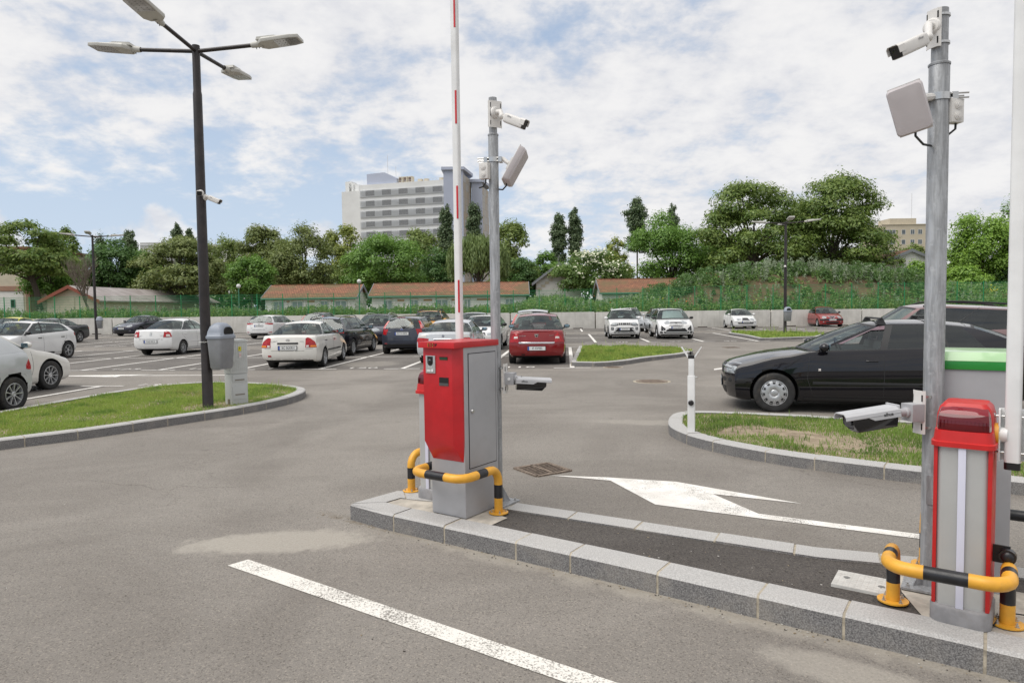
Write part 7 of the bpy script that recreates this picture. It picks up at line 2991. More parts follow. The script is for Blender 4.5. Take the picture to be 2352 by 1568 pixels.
def tree(name, label, px, top, width, bottom, dist, kind, colr, seed, leaves=4500, lsize=.30, trunk_px=None, zb=1.25, group='trees beyond the fence', flowers=0):
    r = np.random.default_rng(seed)
    rnd = random.Random(seed)
    c0 = D(px, hor(px), dist)
    zt = D(px, top, dist).z
    zlo = max(zb + .15, D(px, bottom, dist).z)
    Rx = width / 2 * dist / FPX * 1.06
    t = thing(name, label, 'tree' if name != 'shrub' else 'shrub', (c0.x, dist, zb), 0, group)
    Hc = zt - zlo
    zc_ = zlo - zb
    mat = leafmat('leaf_' + colr, GREENS[colr])
    Ry = Rx * .8
    clus = []
    if kind == 'poplar':
        for i in range(80):
            f = (i + .5) / 80
            w_ = Rx * (.84 + .10 * math.sin(f * 9 + seed) + .08 * math.sin(f * 23 + seed * 2))
            if f > .70:
                w_ *= math.sqrt(max(.06, 1 - ((f - .70) / .31) ** 2))
            a = rnd.uniform(0, 2 * PI)
            d_ = w_ * rnd.uniform(.25, .70)
            clus.append((d_ * math.cos(a), d_ * math.sin(a), zc_ + Hc * f * .96, w_ * .42 + .10, w_ * .42 + .10, Hc * .065))
    elif kind == 'willow':
        for i in range(34):
            a = rnd.uniform(0, 2 * PI)
            d_ = math.sqrt(rnd.random()) * .85
            top_ = zc_ + Hc * (1 - .45 * d_ ** 2)
            clus.append((Rx * d_ * math.cos(a), Ry * d_ * math.sin(a), top_ - Hc * .24, Rx * .20, Rx * .20, Hc * .32))
    elif kind == 'umbrella':
        for i in range(58):
            a = rnd.uniform(0, 2 * PI)
            d_ = rnd.random() ** .5
            el = math.sqrt(max(0, 1 - d_ ** 2))
            lay = 1 if i < 24 else rnd.uniform(.0, .9)
            clus.append((Rx * .84 * d_ * math.cos(a), Ry * .84 * d_ * math.sin(a), zc_ + Hc * (.06 + .84 * el * lay), Rx * rnd.uniform(.21, .33), Rx * rnd.uniform(.21, .31), Hc * rnd.uniform(.09, .15)))
    elif kind == 'round':
        for i in range(64):
            a = rnd.uniform(0, 2 * PI)
            u = rnd.uniform(-.85, 1)
            s_ = math.sqrt(1 - u * u)
            k_ = rnd.uniform(.45, .86)
            clus.append((Rx * k_ * s_ * math.cos(a), Ry * k_ * s_ * math.sin(a), zc_ + Hc * (.46 + .46 * u * k_ / .8), Rx * rnd.uniform(.22, .36), Rx * rnd.uniform(.22, .34), Hc * rnd.uniform(.10, .17)))
    wts = np.array([c_[3] * c_[4] for c_ in clus])
    cnt = np.maximum(12, (leaves * 3.8 * wts / wts.sum()).astype(int))
    Cs, Ns = [], []
    for (x, y, z, a, b_, c_), k in zip(clus, cnt):
        d_ = r.normal(size=(k, 3))
        d_ /= np.linalg.norm(d_, axis=1, keepdims=True)
        rad = (r.uniform(0, 1, k) ** .45)[:, None]
        if kind in ('umbrella', 'round'):
            d_[:, 2] = np.where(d_[:, 2] < -.35, -d_[:, 2] * .6, d_[:, 2])
        lump = 1 + .22 * np.sin(d_[:, :1] * 7 + seed) * np.sin(d_[:, 1:2] * 6)
        Cs.append(np.array([x, y, z]) + d_ * rad * np.array([a, b_, c_]) * lump * 1.12)
        if kind == 'willow':
            Ns.append(np.stack([d_[:, 0], d_[:, 1], d_[:, 2] * .1], 1) + r.normal(0, .25, (k, 3)))
        else:
            Ns.append(d_ * 1.1 + np.array([0, 0, .50]) + r.normal(0, .40, (k, 3)))
    C_, N_ = np.concatenate(Cs), np.concatenate(Ns)
    k = C_[:, 2] > .05
    C_, N_ = C_[k], N_[k]
    n_ = len(C_)
    asp = {'umbrella': .42, 'willow': .22}.get(kind, .62)
    L_ = lsize * .78 * r.uniform(.55, 1.4, n_) * (1.5 if kind == 'umbrella' else (2.0 if kind == 'willow' else 1))
    if kind == 'willow':
        Nn = N_ / np.linalg.norm(N_, axis=1, keepdims=True)
        u = np.array([0, 0, -1.0]) + r.normal(0, .10, (n_, 3))
        u -= Nn * (u * Nn).sum(1, keepdims=True)
        u /= np.linalg.norm(u, axis=1, keepdims=True)
        v = np.cross(Nn, u)
        L2, W2 = (L_ / 2)[:, None], (L_ * asp / 2)[:, None]
        V = np.stack([C_ - u * L2, C_ - v * W2, C_ + u * L2, C_ + v * W2], 1).reshape(-1, 3)
        F = np.arange(n_ * 4).reshape(n_, 4)
    else:
        V, F = leaf_quads(C_, N_, L_, L_ * asp * r.uniform(.8, 1.3, n_), r)
    np_mesh('crown', V, F, [mat], t)
    if flowers:
        k = np.argsort(-(C_[:, 2] - 1.2 * C_[:, 1] + r.uniform(0, 2.5, n_)))[:flowers * 3]
        k = r.choice(k, flowers, replace=False)
        P_ = C_[k] + np.array([0, -.15, .06])
        V, F = leaf_quads(P_, r.normal(0, .35, P_.shape) + np.array([0, -.5, .8]), r.uniform(.16, .34, flowers), r.uniform(.14, .28, flowers), r)
        o = np_mesh('blossom', V, F, [M('elder_blossom', (.66, .66, .50), .8)], t)
        o['kind'] = 'stuff'
    # trunk and limbs
    tr = MB()
    hx = 0 if trunk_px is None else (trunk_px - px) * dist / FPX
    rt = max(.10, Rx * .055)
    fork = zc_ + Hc * (.18 if kind != 'poplar' else .5)
    tr.tube([(hx, 0, -.1), (hx * .8, 0, fork * .5), (hx * .4, 0, fork), (0, 0, fork + Hc * .25)], [rt * 1.25, rt, rt * .8, rt * .4], 8)
    if kind != 'poplar':
        for c_ in rnd.sample(clus, min(len(clus), 18 if kind == 'umbrella' else 12)):
            s0 = Vector((hx * .5, 0, fork * rnd.uniform(.70, 1.0)))
            e = Vector(c_[:3])
            m1 = s0.lerp(e, .35) + Vector((0, 0, Hc * .05))
            m2 = s0.lerp(e, .72) + Vector((rnd.uniform(-.2, .2), 0, Hc * .05))
            tr.tube([s0, m1, m2, e], [rt * .5, rt * .34, rt * .2, rt * .08], 6)
    tr.build('trunk', [m_bark], t, smooth=60)
    return t


def bare_tree(label, px, top, width, base_py, dist, seed, zb=1.25, mat=None, levels=4, group='trees beyond the fence'):
    rnd = random.Random(seed)
    c0 = D(px, hor(px), dist)
    Ht = D(px, top, dist).z - zb
    Rx = width / 2 * dist / FPX
    t = thing('bare_tree', label, 'tree', (c0.x, dist, zb), 0, group)
    tr, tw = MB(), MB()

    def grow(p, d, L_, rad, lev):
        n_ = 4
        pts = [p]
        dd = d.copy()
        for i in range(n_):
            dd = (dd + Vector((rnd.gauss(0, .10), rnd.gauss(0, .10), .05))).normalized()
            pts.append(pts[-1] + dd * L_ / n_)
        (tr if lev < 2 else tw).tube(pts, [rad * (1 - .14 * i) for i in range(n_ + 1)], 6 if lev < 2 else 4)
        if lev >= levels:
            return
        for i in range(3 if lev > 0 else 6):
            q = pts[rnd.choice((2, 3, 4)) if lev > 0 else rnd.choice((3, 4))]
            a = rnd.uniform(0, 2 * PI)
            sp = (.62 if lev == 0 else .52) * (Rx / Ht * 2.0)
            nd = (dd + Vector((math.cos(a) * sp, math.sin(a) * sp, .25))).normalized()
            grow(q, nd, L_ * rnd.uniform(.62, .80), rad * .58, lev + 1)
    grow(Vector((0, 0, -.1)), Vector((0, 0, 1)), Ht * .30, max(.05, Rx * .055), 0)
    tr.build('trunk', [mat or m_barkl], t, smooth=60)
    tw.build('twigs', [mat or m_barkl], t, smooth=60)
    return t


TREES = [
    # label, px, top, width, bottom, dist, kind, colour, leaves, leafsize, trunk_px
    ('spreading green tree at the left edge in front of the cream building', 55, 503, 215, 640, 66, 'umbrella', 'ailan', 5200, .26, 95),
    ('darker tree filling in beneath the spreading tree at the left edge', 120, 548, 120, 702, 72, 'round', 'fresh', 3800, .28, None),
    ('lower tree behind the spreading one, right of it', 150, 516, 90, 660, 88, 'umbrella', 'ailan', 2800, .34, None),
    ('dark green round tree just right of the bare tree', 262, 548, 130, 690, 80, 'round', 'dark', 5200, .30, None),
    ('dark poplar top sticking up behind the left far lamp head', 236, 535, 46, 640, 112, 'round', 'poplar', 1500, .40, None),
    ('broad poplar standing above the dark round tree on the left', 304, 527, 50, 640, 112, 'poplar', 'poplar', 2200, .40, None),
    ('large olive brown tree left of the near lamp post', 415, 536, 205, 672, 80, 'umbrella', 'brown', 6000, .30, None),
    ('olive tree filling the gap low behind the near lamp post', 470, 585, 130, 690, 84, 'round', 'olive', 3600, .30, None),
    ('small dark poplar tip above the olive brown tree, left one of the pair', 412, 510, 26, 600, 135, 'poplar', 'poplar', 1100, .40, None),
    ('small dark poplar tip next to the near lamp post, right one of the pair', 441, 523, 26, 600, 135, 'poplar', 'poplar', 1100, .40, None),
    ('russet domed tree right of the near lamp post', 605, 517, 135, 655, 92, 'umbrella', 'brown', 4200, .34, None),
    ('low green tree behind the left end of the first tiled roof', 580, 585, 110, 690, 76, 'round', 'fresh', 3600, .28, None),
    ('dark olive rounded tree behind the first tiled roof', 700, 518, 150, 668, 82, 'round', 'brown', 5600, .30, None),
    ('yellow green tree crown left in front of the hospital tower', 790, 506, 115, 640, 100, 'umbrella', 'yellow', 3600, .36, None),
    ('big dense green tree in front of the white hospital block', 885, 532, 195, 668, 76, 'round', 'fresh', 8200, .28, None),
    ('olive green tree low at the left of the big dense tree', 810, 585, 90, 668, 80, 'round', 'olive', 2800, .30, None),
    ('russet tree right of the big dense tree in front of the hospital', 965, 524, 130, 660, 92, 'umbrella', 'olive', 4200, .34, None),
    ('dark poplar left of the striped barrier arm', 1028, 470, 42, 605, 118, 'poplar', 'poplar', 2600, .40, None),
    ('dark poplar between the striped barrier arm and the slim pole', 1092, 464, 46, 605, 118, 'poplar', 'poplar', 2800, .40, None),
    ('pale drooping willow behind the striped barrier arm', 1098, 548, 145, 655, 71, 'willow', 'willow', 6400, .26, None),
    ('olive tree with an airy right side beyond the slim pole', 1175, 506, 125, 650, 84, 'umbrella', 'olive', 4600, .31, None),
    ('dark bushy tree under the airy olive tree', 1200, 588, 90, 668, 78, 'round', 'dark', 3000, .28, None),
    ('left poplar of the pair standing clear against the sky', 1285, 487, 44, 605, 112, 'poplar', 'poplar', 2600, .38, None),
    ('right slimmer poplar of the pair standing clear against the sky', 1322, 474, 38, 605, 112, 'poplar', 'poplar', 2500, .38, None),
    ('small loose tree below the pair of clear poplars', 1255, 575, 70, 640, 92, 'umbrella', 'fresh', 1500, .32, None),
    ('elder covered with white blossom beside the small house with a cross', 1366, 573, 178, 682, 72, 'round', 'elder', 6800, .23, None),
    ('small yellowish tree between the elder and the large round tree', 1415, 545, 80, 640, 90, 'umbrella', 'yellow', 2000, .32, None),
    ('tall poplar with a broken outline left behind the large round tree', 1464, 450, 60, 575, 112, 'poplar', 'poplar', 3000, .38, None),
    ('poplar tip just showing over the large round tree', 1545, 466, 34, 575, 120, 'poplar', 'poplar', 1200, .38, None),
    ('large fresh green round tree left of the big pair', 1540, 486, 205, 665, 76, 'round', 'fresh', 8200, .28, None),
    ('left one of the two biggest trees, olive crown over dark limbs', 1728, 412, 250, 622, 72, 'umbrella', 'ailan', 8600, .27, 1735),
    ('right one of the two biggest trees, rising behind the far right lamp', 1912, 402, 262, 628, 74, 'umbrella', 'ailan', 13000, .27, 1905),
    ('green tree low between the two biggest trees', 1822, 470, 150, 640, 80, 'round', 'fresh', 3600, .30, None),
    ('dark undergrowth tree below the left biggest tree', 1670, 560, 110, 650, 76, 'round', 'dark', 3200, .28, None),
    ('low leafy tree in front of the beige flats', 2090, 560, 120, 640, 92, 'umbrella', 'olive', 2800, .33, None),
    ('bright green tree between the thick pole and the white barrier arm', 2255, 466, 175, 660, 68, 'round', 'bright', 8000, .27, None),
    ('green tree behind the white barrier arm at the right edge', 2345, 450, 110, 640, 80, 'round', 'fresh', 4500, .30, None),
    ('leafy bush before the white gabled house', 2110, 596, 75, 660, 63.5, 'round', 'bright', 2600, .22, None),
    ('low bright bush under the bright green tree', 2215, 610, 130, 665, 63, 'round', 'bright', 3600, .24, None),
    ('green tree closing the gap between the leafless tree and the olive brown one', 330, 575, 110, 690, 90, 'round', 'fresh', 3600, .33, None),
    ('olive tree behind the russet domed one, joining it to its neighbour', 655, 535, 120, 684, 96, 'round', 'olive', 3600, .34, None),
    ('leafy tree behind the near lamp post, filling the sky gap', 520, 545, 110, 684, 98, 'round', 'olive', 3400, .34, None),
    ('dark tree closing the view left of the willow', 1010, 570, 110, 684, 84, 'round', 'dark', 3200, .30, None),
    ('green tree low behind the elder and the chapel roof', 1300, 600, 90, 684, 86, 'round', 'fresh', 2600, .30, None),
    ('olive tree joining the large round tree to the biggest pair', 1640, 520, 110, 660, 86, 'round', 'olive', 3600, .31, None),
    ('dark green tree low at the right edge behind the white arm', 2350, 560, 120, 665, 66, 'round', 'dark', 3400, .26, None),
]
for i, (lb, px, top, wd, bot, ds, kd, cl, nl, ls, tp) in enumerate(TREES):
    if kd in ('round', 'umbrella') and tp is None and bot > 630:
        bot = max(bot, 684)
    nm_ = 'poplar_tree' if kd == 'poplar' else ('willow_tree' if kd == 'willow' else ('elder_shrub' if cl == 'elder' else ('leafy_bush' if 'bush' in lb.split() else 'leafy_tree')))
    tree(nm_, lb, px, top, wd, bot, ds, kd, cl, 100 + i, nl, ls, tp, flowers=330 if cl == 'elder' else 0)
bare_tree('leafless brownish tree beside the left far lamp', 208, 548, 135, 705, 60, 5, levels=5)
bare_tree('thin leafless tree top right of the hospital towers', 1159, 458, 36, 560, 118, 9, levels=3)
bare_tree('dead leafless tree left of the tall broken poplar', 1398, 500, 46, 600, 100, 12, levels=3)
# far hedge that closes the gaps between the trunks
r = np.random.default_rng(77)
xs = r.uniform(-75, 75, 13000)
ysd = r.uniform(92, 100, 13000)
zs = 1.2 + r.uniform(0, 1, 13000) ** .8 * (5.0 + 1.3 * np.sin(xs * .21) + .9 * np.sin(xs * .53 + 1))
C_ = np.stack([xs, ysd, zs], 1)
V, F = leaf_quads(C_, r.normal(size=C_.shape) + np.array([0, -.5, .6]), r.uniform(.5, 1.1, 13000), r.uniform(.4, .8, 13000), r)
tag(stuff_mesh('far_undergrowth', V, F, [leafmat('leaf_dark', GREENS['dark'])]), 'dark undergrowth far behind the trees', 'undergrowth', kind='stuff')

# ================================================================== buildings
m_tile, n, b = newmat('clay_tiles')
tc = n.n('ShaderNodeTexCoord').outputs['Object']
sp_ = n.n('ShaderNodeSeparateXYZ')
n.l(tc, sp_.inputs[0])
cb = n.n('ShaderNodeCombineXYZ')
n.l(sp_.outputs[0], cb.inputs[0])
n.l(n.math('ADD', sp_.outputs[2], n.math('MULTIPLY', sp_.outputs[1], .001)), cb.inputs[1])
br = n.n('ShaderNodeTexBrick')
br.inputs['Scale'].default_value = 1.0
br.inputs['Brick Width'].default_value = .22
br.inputs['Row Height'].default_value = .115
br.inputs['Mortar Size'].default_value = .022
br.inputs['Color1'].default_value = (.275, .130, .075, 1)
br.inputs['Color2'].default_value = (.19, .092, .058, 1)
br.inputs['Mortar'].default_value = (.10, .045, .028, 1)
n.l(cb.outputs[0], br.inputs['Vector'])
c = n.mix(n.ramp(n.noise(tc, 3.0, 5, .65), .35, .7), br.outputs['Color'], n.mix(1, br.outputs['Color'], (1.5, 1.45, 1.3), 'MULTIPLY'))
c = n.mix(n.math('MULTIPLY', n.ramp(n.noise(tc, .5, 6, .65), .44, .62), .75), c, (.13, .105, .050))
c = n.mix(n.math('MULTIPLY', n.ramp(n.noise(tc, .8, 6, .7, 1.), .60, .70), .55), c, (.055, .045, .035))
n.l(c, b.inputs['Base Color'])
b.inputs['Roughness'].default_value = .9
m_asb, n, b = newmat('corrugated_grey')
tc = n.n('ShaderNodeTexCoord').outputs['Object']
wv_ = n.n('ShaderNodeTexWave', bands_direction='Y')
wv_.inputs['Scale'].default_value = 1.6
n.l(tc, wv_.inputs['Vector'])
c = n.mix(n.ramp(n.noise(tc, .8, 6, .65), .35, .7), (.30, .26, .245), (.45, .41, .39))
c = n.mix(n.math('MULTIPLY', wv_.outputs['Fac'], .35), c, (.24, .21, .20))
n.l(c, b.inputs['Base Color'])
m_plast = M('white_plaster', (.74, .73, .69), .9, var=.05, scale=1.5, dirt=.06)
m_cream = M('cream_plaster', (.60, .54, .42), .9, var=.06, scale=1.2, dirt=.12)
m_brick, n, b = newmat('brick')
tc = n.n('ShaderNodeTexCoord').outputs['Object']
sp_ = n.n('ShaderNodeSeparateXYZ')
n.l(tc, sp_.inputs[0])
cb = n.n('ShaderNodeCombineXYZ')
n.l(n.math('ADD', sp_.outputs[0], sp_.outputs[1]), cb.inputs[0])
n.l(sp_.outputs[2], cb.inputs[1])
br = n.n('ShaderNodeTexBrick')
br.inputs['Brick Width'].default_value = .26
br.inputs['Row Height'].default_value = .085
br.inputs['Mortar Size'].default_value = .012
br.inputs['Scale'].default_value = 1
br.inputs['Color1'].default_value = (.38, .17, .09, 1)
br.inputs['Color2'].default_value = (.30, .13, .075, 1)
br.inputs['Mortar'].default_value = (.36, .30, .24, 1)
n.l(cb.outputs[0], br.inputs['Vector'])
n.l(br.outputs['Color'], b.inputs['Base Color'])
m_pane = M('window_pane', (.10, .12, .13), .08, coat=1)
m_wframe = M('window_frame_white', (.68, .68, .66), .5)
m_gutter = M('green_gutter', (.06, .20, .13), .5)
m_grimboard = M('grey_board', (.24, .25, .27), .7)
m_redboard = M('red_board', (.26, .075, .045), .7)


def window(parent, x, y, z, w_, h_, mull=1, pane=None, frame=None, face='front'):
    """framed window on a wall whose face is at y (looking towards -y), or at x for a flank"""
    X = Matrix.Identity(4) if face == 'front' else Matrix.Translation((x, y, 0)) @ Matrix.Rotation(PI / 2 if face == 'right' else -PI / 2, 4, 'Z') @ Matrix.Translation((-x, -y, 0))
    mb = MB()
    mb.X = X
    f = .07
    for (cx_, cz_, sx, sz) in ((0, h_ / 2 - f / 2, w_, f), (0, -h_ / 2 + f / 2, w_, f), (-w_ / 2 + f / 2, 0, f, h_ - 2 * f), (w_ / 2 - f / 2, 0, f, h_ - 2 * f)):
        mb.box((x + cx_, y - .02, z + cz_), (sx, .07, sz))
    for k in range(mull):
        mb.box((x - w_ / 2 + w_ * (k + 1) / (mull + 1), y - .015, z), (f * .8, .05, h_ - 2 * f))
    wo_ = mb.build('window', [frame or m_wframe], parent)
    mb = MB()
    mb.X = X
    mb.box((x, y - .004, z), (w_ - .1, .02, h_ - .1))
    mb.build('pane', [pane or m_pane], wo_)
    return wo_


def gable_house(name, label, x0, x1, y0, y1, zb, ze, zr, axis, mroof, mwall, over=.45, board=None, gut=True):
    t = thing(name, label, 'house', ((x0 + x1) / 2, y0, zb), 0)
    xc, l_, d_ = 0, (x1 - x0), (y1 - y0)
    e, rdg = ze - zb, zr - zb
    mb = MB()
    if axis == 'x':
        mb.extrude([(0, 0), (d_, 0), (d_, e), (d_ / 2, rdg - .1), (0, e)], 'x', -l_ / 2, l_ / 2)
    else:
        mb.extrude([(-l_ / 2, 0), (l_ / 2, 0), (l_ / 2, e), (0, rdg - .1), (-l_ / 2, e)], 'y', 0, d_)
    mb.build('wall', [mwall], t)
    mb = MB()
    th = .12
    if axis == 'x':
        s_ = (rdg - e) / (d_ / 2)
        A = (-over, e - over * s_)
        B_ = (d_ / 2, rdg)
        C__ = (d_ + over, e - over * s_)
        mb.extrude([A, (A[0], A[1] + th), (B_[0], B_[1] + th), (C__[0], C__[1] + th), C__, B_], 'x', -l_ / 2 - over, l_ / 2 + over)
        n_ = int(l_ / .4)
        for i in range(n_):
            mb.box((-l_ / 2 + (i + .5) * l_ / n_, d_ / 2, rdg + th), (.36, .22, .10))
    else:
        s_ = (rdg - e) / (l_ / 2)
        A = (-l_ / 2 - over, e - over * s_)
        B_ = (0, rdg)
        C__ = (l_ / 2 + over, e - over * s_)
        mb.extrude([A, (A[0], A[1] + th), (B_[0], B_[1] + th), (C__[0], C__[1] + th), C__, B_], 'y', -over, d_ + over)
    rf = mb.build('roof', [mroof], t)
    if board:
        if axis == 'x':
            for sx in (-1, 1):
                mb = MB()
                xx = sx * (l_ / 2 + over + .02)
                for (P_, Q_) in ((A, B_), (B_, C__)):
                    mb.add([(xx - .02, P_[0], P_[1] - .14), (xx - .02, Q_[0], Q_[1] - .14), (xx - .02, Q_[0], Q_[1] + th + .03), (xx - .02, P_[0], P_[1] + th + .03),
                            (xx + .02, P_[0], P_[1] - .14), (xx + .02, Q_[0], Q_[1] - .14), (xx + .02, Q_[0], Q_[1] + th + .03), (xx + .02, P_[0], P_[1] + th + .03)],
                           [(0, 1, 2, 3), (7, 6, 5, 4), (0, 4, 5, 1), (3, 2, 6, 7), (0, 3, 7, 4), (1, 5, 6, 2)])
                mb.build('barge_board', [board], rf)
        else:
            mb = MB()
            yy = -over - .03
            for (P_, Q_) in ((A, B_), (B_, C__)):
                mb.add([(P_[0], yy - .02, P_[1] - .16), (Q_[0], yy - .02, Q_[1] - .16), (Q_[0], yy - .02, Q_[1] + th + .04), (P_[0], yy - .02, P_[1] + th + .04),
                        (P_[0], yy + .02, P_[1] - .16), (Q_[0], yy + .02, Q_[1] - .16), (Q_[0], yy + .02, Q_[1] + th + .04), (P_[0], yy + .02, P_[1] + th + .04)],
                       [(0, 1, 2, 3), (7, 6, 5, 4), (0, 4, 5, 1), (3, 2, 6, 7), (0, 3, 7, 4), (1, 5, 6, 2)])
            mb.build('barge_board', [board], rf)
    if gut and axis == 'x':
        mb = MB()
        mb.cyl((-l_ / 2 - over, A[0] - .06, A[1] + .02), (l_ / 2 + over, A[0] - .06, A[1] + .02), .06, seg=8)
        mb.build('gutter', [m_gutter], rf, smooth=40)
    return t


# long grey roofed house on the left, its ridge running away from us
ge = [D(108, 700, 63.0).x, D(224, 700, 63.0).x]
t = gable_house('long_house', 'long cream house with pale grey corrugated roof and red barge boards on the left', ge[0], ge[1], 63.0, 88.0, 1.25, D(228, 687, 63).z, D(157, 659, 63).z, 'y', m_asb, m_cream, .5, m_redboard)
mb = MB()
mb.box((0, -.02, 1.0), (.45, .05, 1.9))
mb.build('pilaster', [m_cream], t)


def tiled(label, pxl, pxr, y0, pxe, ridge_py, eave_py, wins, seed):
    x0, x1 = D(pxl, 700, y0).x + .28, D(pxr, 700, y0).x - .28
    yf = y0 + .28
    t = gable_house('tiled_house', label, x0, x1, yf, yf + 5.0, 1.2, D(pxe, eave_py, y0).z + .14, D(pxe, ridge_py, yf + 2.5).z - .1, 'x', m_tile, m_plast, .28, m_grimboard)
    xm = (x0 + x1) / 2
    for (a, b_) in wins:
        xa, xb = D(a, 700, yf).x - xm, D(b_, 700, yf).x - xm
        xc = (xa + xb) / 2
        window(t, xc, 0, .68, (xb - xa) * 1.0, 1.35, 1, M('pale_pane', (.26, .30, .30), .1, coat=1))
        mb = MB()
        w_ = (xb - xa) * 1.05
        pts = [(xc - w_ / 2, 1.30)] + [(xc + w_ / 2 * math.cos(q), 1.30 + .26 * math.sin(q)) for q in np.linspace(PI, 0, 9)] + [(xc + w_ / 2, 1.30)]
        pin = [(xc + (x - xc) * .84, 1.27 + (z - 1.27) * .6) for x, z in pts]
        mb.extrude(pts + pin[::-1], 'y', -.07, -.012)
        mb.build('window_arch', [m_cream], t)
        mb = MB()
        mb.box((xc - w_ / 2 - .12, -.03, .9), (.18, .09, .75))
        mb.build('pilaster', [m_plast], t)
        mb = MB()
        mb.box((xc + w_ / 2 + .12, -.03, .9), (.18, .09, .75))
        mb.build('pilaster', [m_plast], t)
    xs_ = sorted([D((a + b_) / 2, 700, yf).x - xm for a, b_ in wins])
    for a, b_ in zip(xs_[:-1], xs_[1:]):
        for zz_ in (.55, 1.30):
            mb = MB()
            mb.box(((a + b_) / 2, -.015, zz_), (max(.3, b_ - a - 1.75), .03, .15))
            mb.build('brick_band', [M('brick_orange', (.46, .19, .10), .9, var=.2, scale=9)], t)
    return t


tiled('left tiled house, long and white with red roof, its gable end turned to the right', 600, 820, 61.5, 710, 654.5, 686.5, [(627, 654), (670, 697), (735, 755), (769, 797)], 1)
tiled('longer tiled house right of it with four white windows below the red roof', 846, 1216, 61.5, 1035, 649.5, 681, [(880, 902), (940, 962), (1000, 1030), (1065, 1082), (1160, 1180)], 2)
xa, xb = D(1384, 660, 64.5).x, D(1600, 660, 64.5).x
gable_house('tiled_house', 'red tiled roof half buried behind the weedy mound', xa, xb, 64.5, 69.5, 1.2, D(1382, 674, 64.5).z + .1, D(1450, 643, 67).z, 'x', m_tile, m_plast, .3, m_grimboard)
# house with a cross, right of the long tiled roof
xl, xr = D(1232, 650, 75).x, D(1335, 650, 75).x
t = gable_house('chapel_house', 'small white house with steep red roof and a thin cross', xl, xr, 75, 83, 1.2, D(1228, 652, 75).z + .3, D(1283, 606, 75).z, 'y', m_tile, m_plast, .5, m_grimboard)
mb = MB()
zt = D(1283, 606, 75).z - 1.2
mb.cyl((0, -.3, zt), (0, -.3, zt + 1.0), .03, seg=6)
mb.box((0, -.3, zt + .72), (.42, .05, .05))
mb.build('cross', [M('cross_iron', (.15, .15, .16), .6)], t)
hw_ = (xr - xl) / 2
mb = MB()
q_ = [(-hw_ * .52, -.62, zt - 1.28), (hw_ * .52, -.62, zt - 1.28), (0, .9, zt + .20), (-hw_ * .52, .9, zt - 1.28), (hw_ * .52, .9, zt - 1.28)]
mb.add(q_, [(0, 1, 2), (0, 2, 3), (1, 4, 2), (0, 3, 4, 1), (3, 2, 4)])
mb.build('hip', [m_tile], t)
mb = MB()
for i in range(5):
    mb.box((-(xr - xl) / 2 + .32 + i * .42, -.03, 2.55 + i * .33), (.44, .07, .26))
mb.build('stepped_trim', [m_cream], t)
# white gabled house at the right
xl, xr = D(2016, 610, 72).x, D(2166, 610, 72).x
t = gable_house('gabled_house', 'white gabled house with brown tiled roof behind the mound, left of the thick pole', xl, xr, 72, 81, 1.2, D(2010, 612, 72).z + .25, D(2092, 575, 72).z, 'y', m_tile, m_plast, .25, m_grimboard)
window(t, D(2070, 603, 72).x - (xl + xr) / 2, 0, D(2070, 603, 72).z - 1.2, .62, .80, 0, m_dark)
# cream building at the left edge
xr = D(68, 650, 72).x
zt = D(30, 572, 72).z
t = thing('brick_trimmed_building', 'tall cream building with brick corner and brick bands at the left edge', 'building', (xr - 6, 72, 1.2))
mb = MB()
mb.box((0, 5, (zt - 1.2) / 2), (12, 10, zt - 1.2))
mb.build('wall', [m_cream], t)
mb = MB()
zb1 = D(30, 669, 72).z - 1.2
mb.box((-.32, -.02, zb1 / 2), (11.3, .06, zb1))
mb.build('lower_wall', [m_plast], t)
mb = MB()
mb.box((5.82, -.04, (zt - 1.2) / 2), (.46, .12, zt - 1.2))
mb.build('brick_corner', [m_brick], t)
for za, zb_ in ((657, 668), (588, 606)):
    a, b_ = D(30, zb_, 72).z - 1.2, D(30, za, 72).z - 1.2
    mb = MB()
    mb.box((-.25, -.07, (a + b_) / 2), (11.6, .14, b_ - a))
    mb.build('brick_band', [m_brick], t)
window(t, D(31, 697, 72).x - (xr - 6), -.05, D(31, 697, 72).z - 1.2, .46, .85, 0, m_dark, m_gutter)
mb = MB()
mb.box((0, 5, zt - 1.1), (12.6, 10.8, .25))
mb.build('roof', [m_tile], t)

# ---------------------------------------------------------- hospital
m_hosp = M('hospital_render', (.70, .70, .68), .9, var=.05, scale=.25, dirt=.10)
m_louv = M('louvre_grey', (.62, .63, .64), .6)
m_blueg = M('blue_grey_cladding', (.42, .455, .55), .7, var=.04, scale=.4)
m_pan, n, b = newmat('stone_panels')
tc = n.n('ShaderNodeTexCoord').outputs['Object']
sp_ = n.n('ShaderNodeSeparateXYZ')
n.l(tc, sp_.inputs[0])
cb = n.n('ShaderNodeCombineXYZ')
n.l(n.math('ADD', sp_.outputs[0], sp_.outputs[1]), cb.inputs[0])
n.l(sp_.outputs[2], cb.inputs[1])
br = n.n('ShaderNodeTexBrick')
br.offset = 0
br.inputs['Brick Width'].default_value = 1.3
br.inputs['Row Height'].default_value = 1.9
br.inputs['Mortar Size'].default_value = .03
br.inputs['Scale'].default_value = 1
br.inputs['Bias'].default_value = -.25
br.inputs['Color1'].default_value = (.36, .35, .33, 1)
br.inputs['Color2'].default_value = (.36, .26, .13, 1)
br.inputs['Mortar'].default_value = (.16, .15, .14, 1)
n.l(cb.outputs[0], br.inputs['Vector'])
n.l(br.outputs['Color'], b.inputs['Base Color'])
Pa, Pb = D(827, 500, 187), D(1027, 500, 180)
fd = Vector((Pb.x - Pa.x, Pb.y - Pa.y, 0))
fw = fd.length
rzh = math.atan2(fd.y, fd.x)
zt = D(1027, 412, 180).z
t = thing('hospital', 'white hospital block with rows of louvred windows and blue grey towers', 'building', (Pa.x, Pa.y, 0), rzh)
mb = MB()
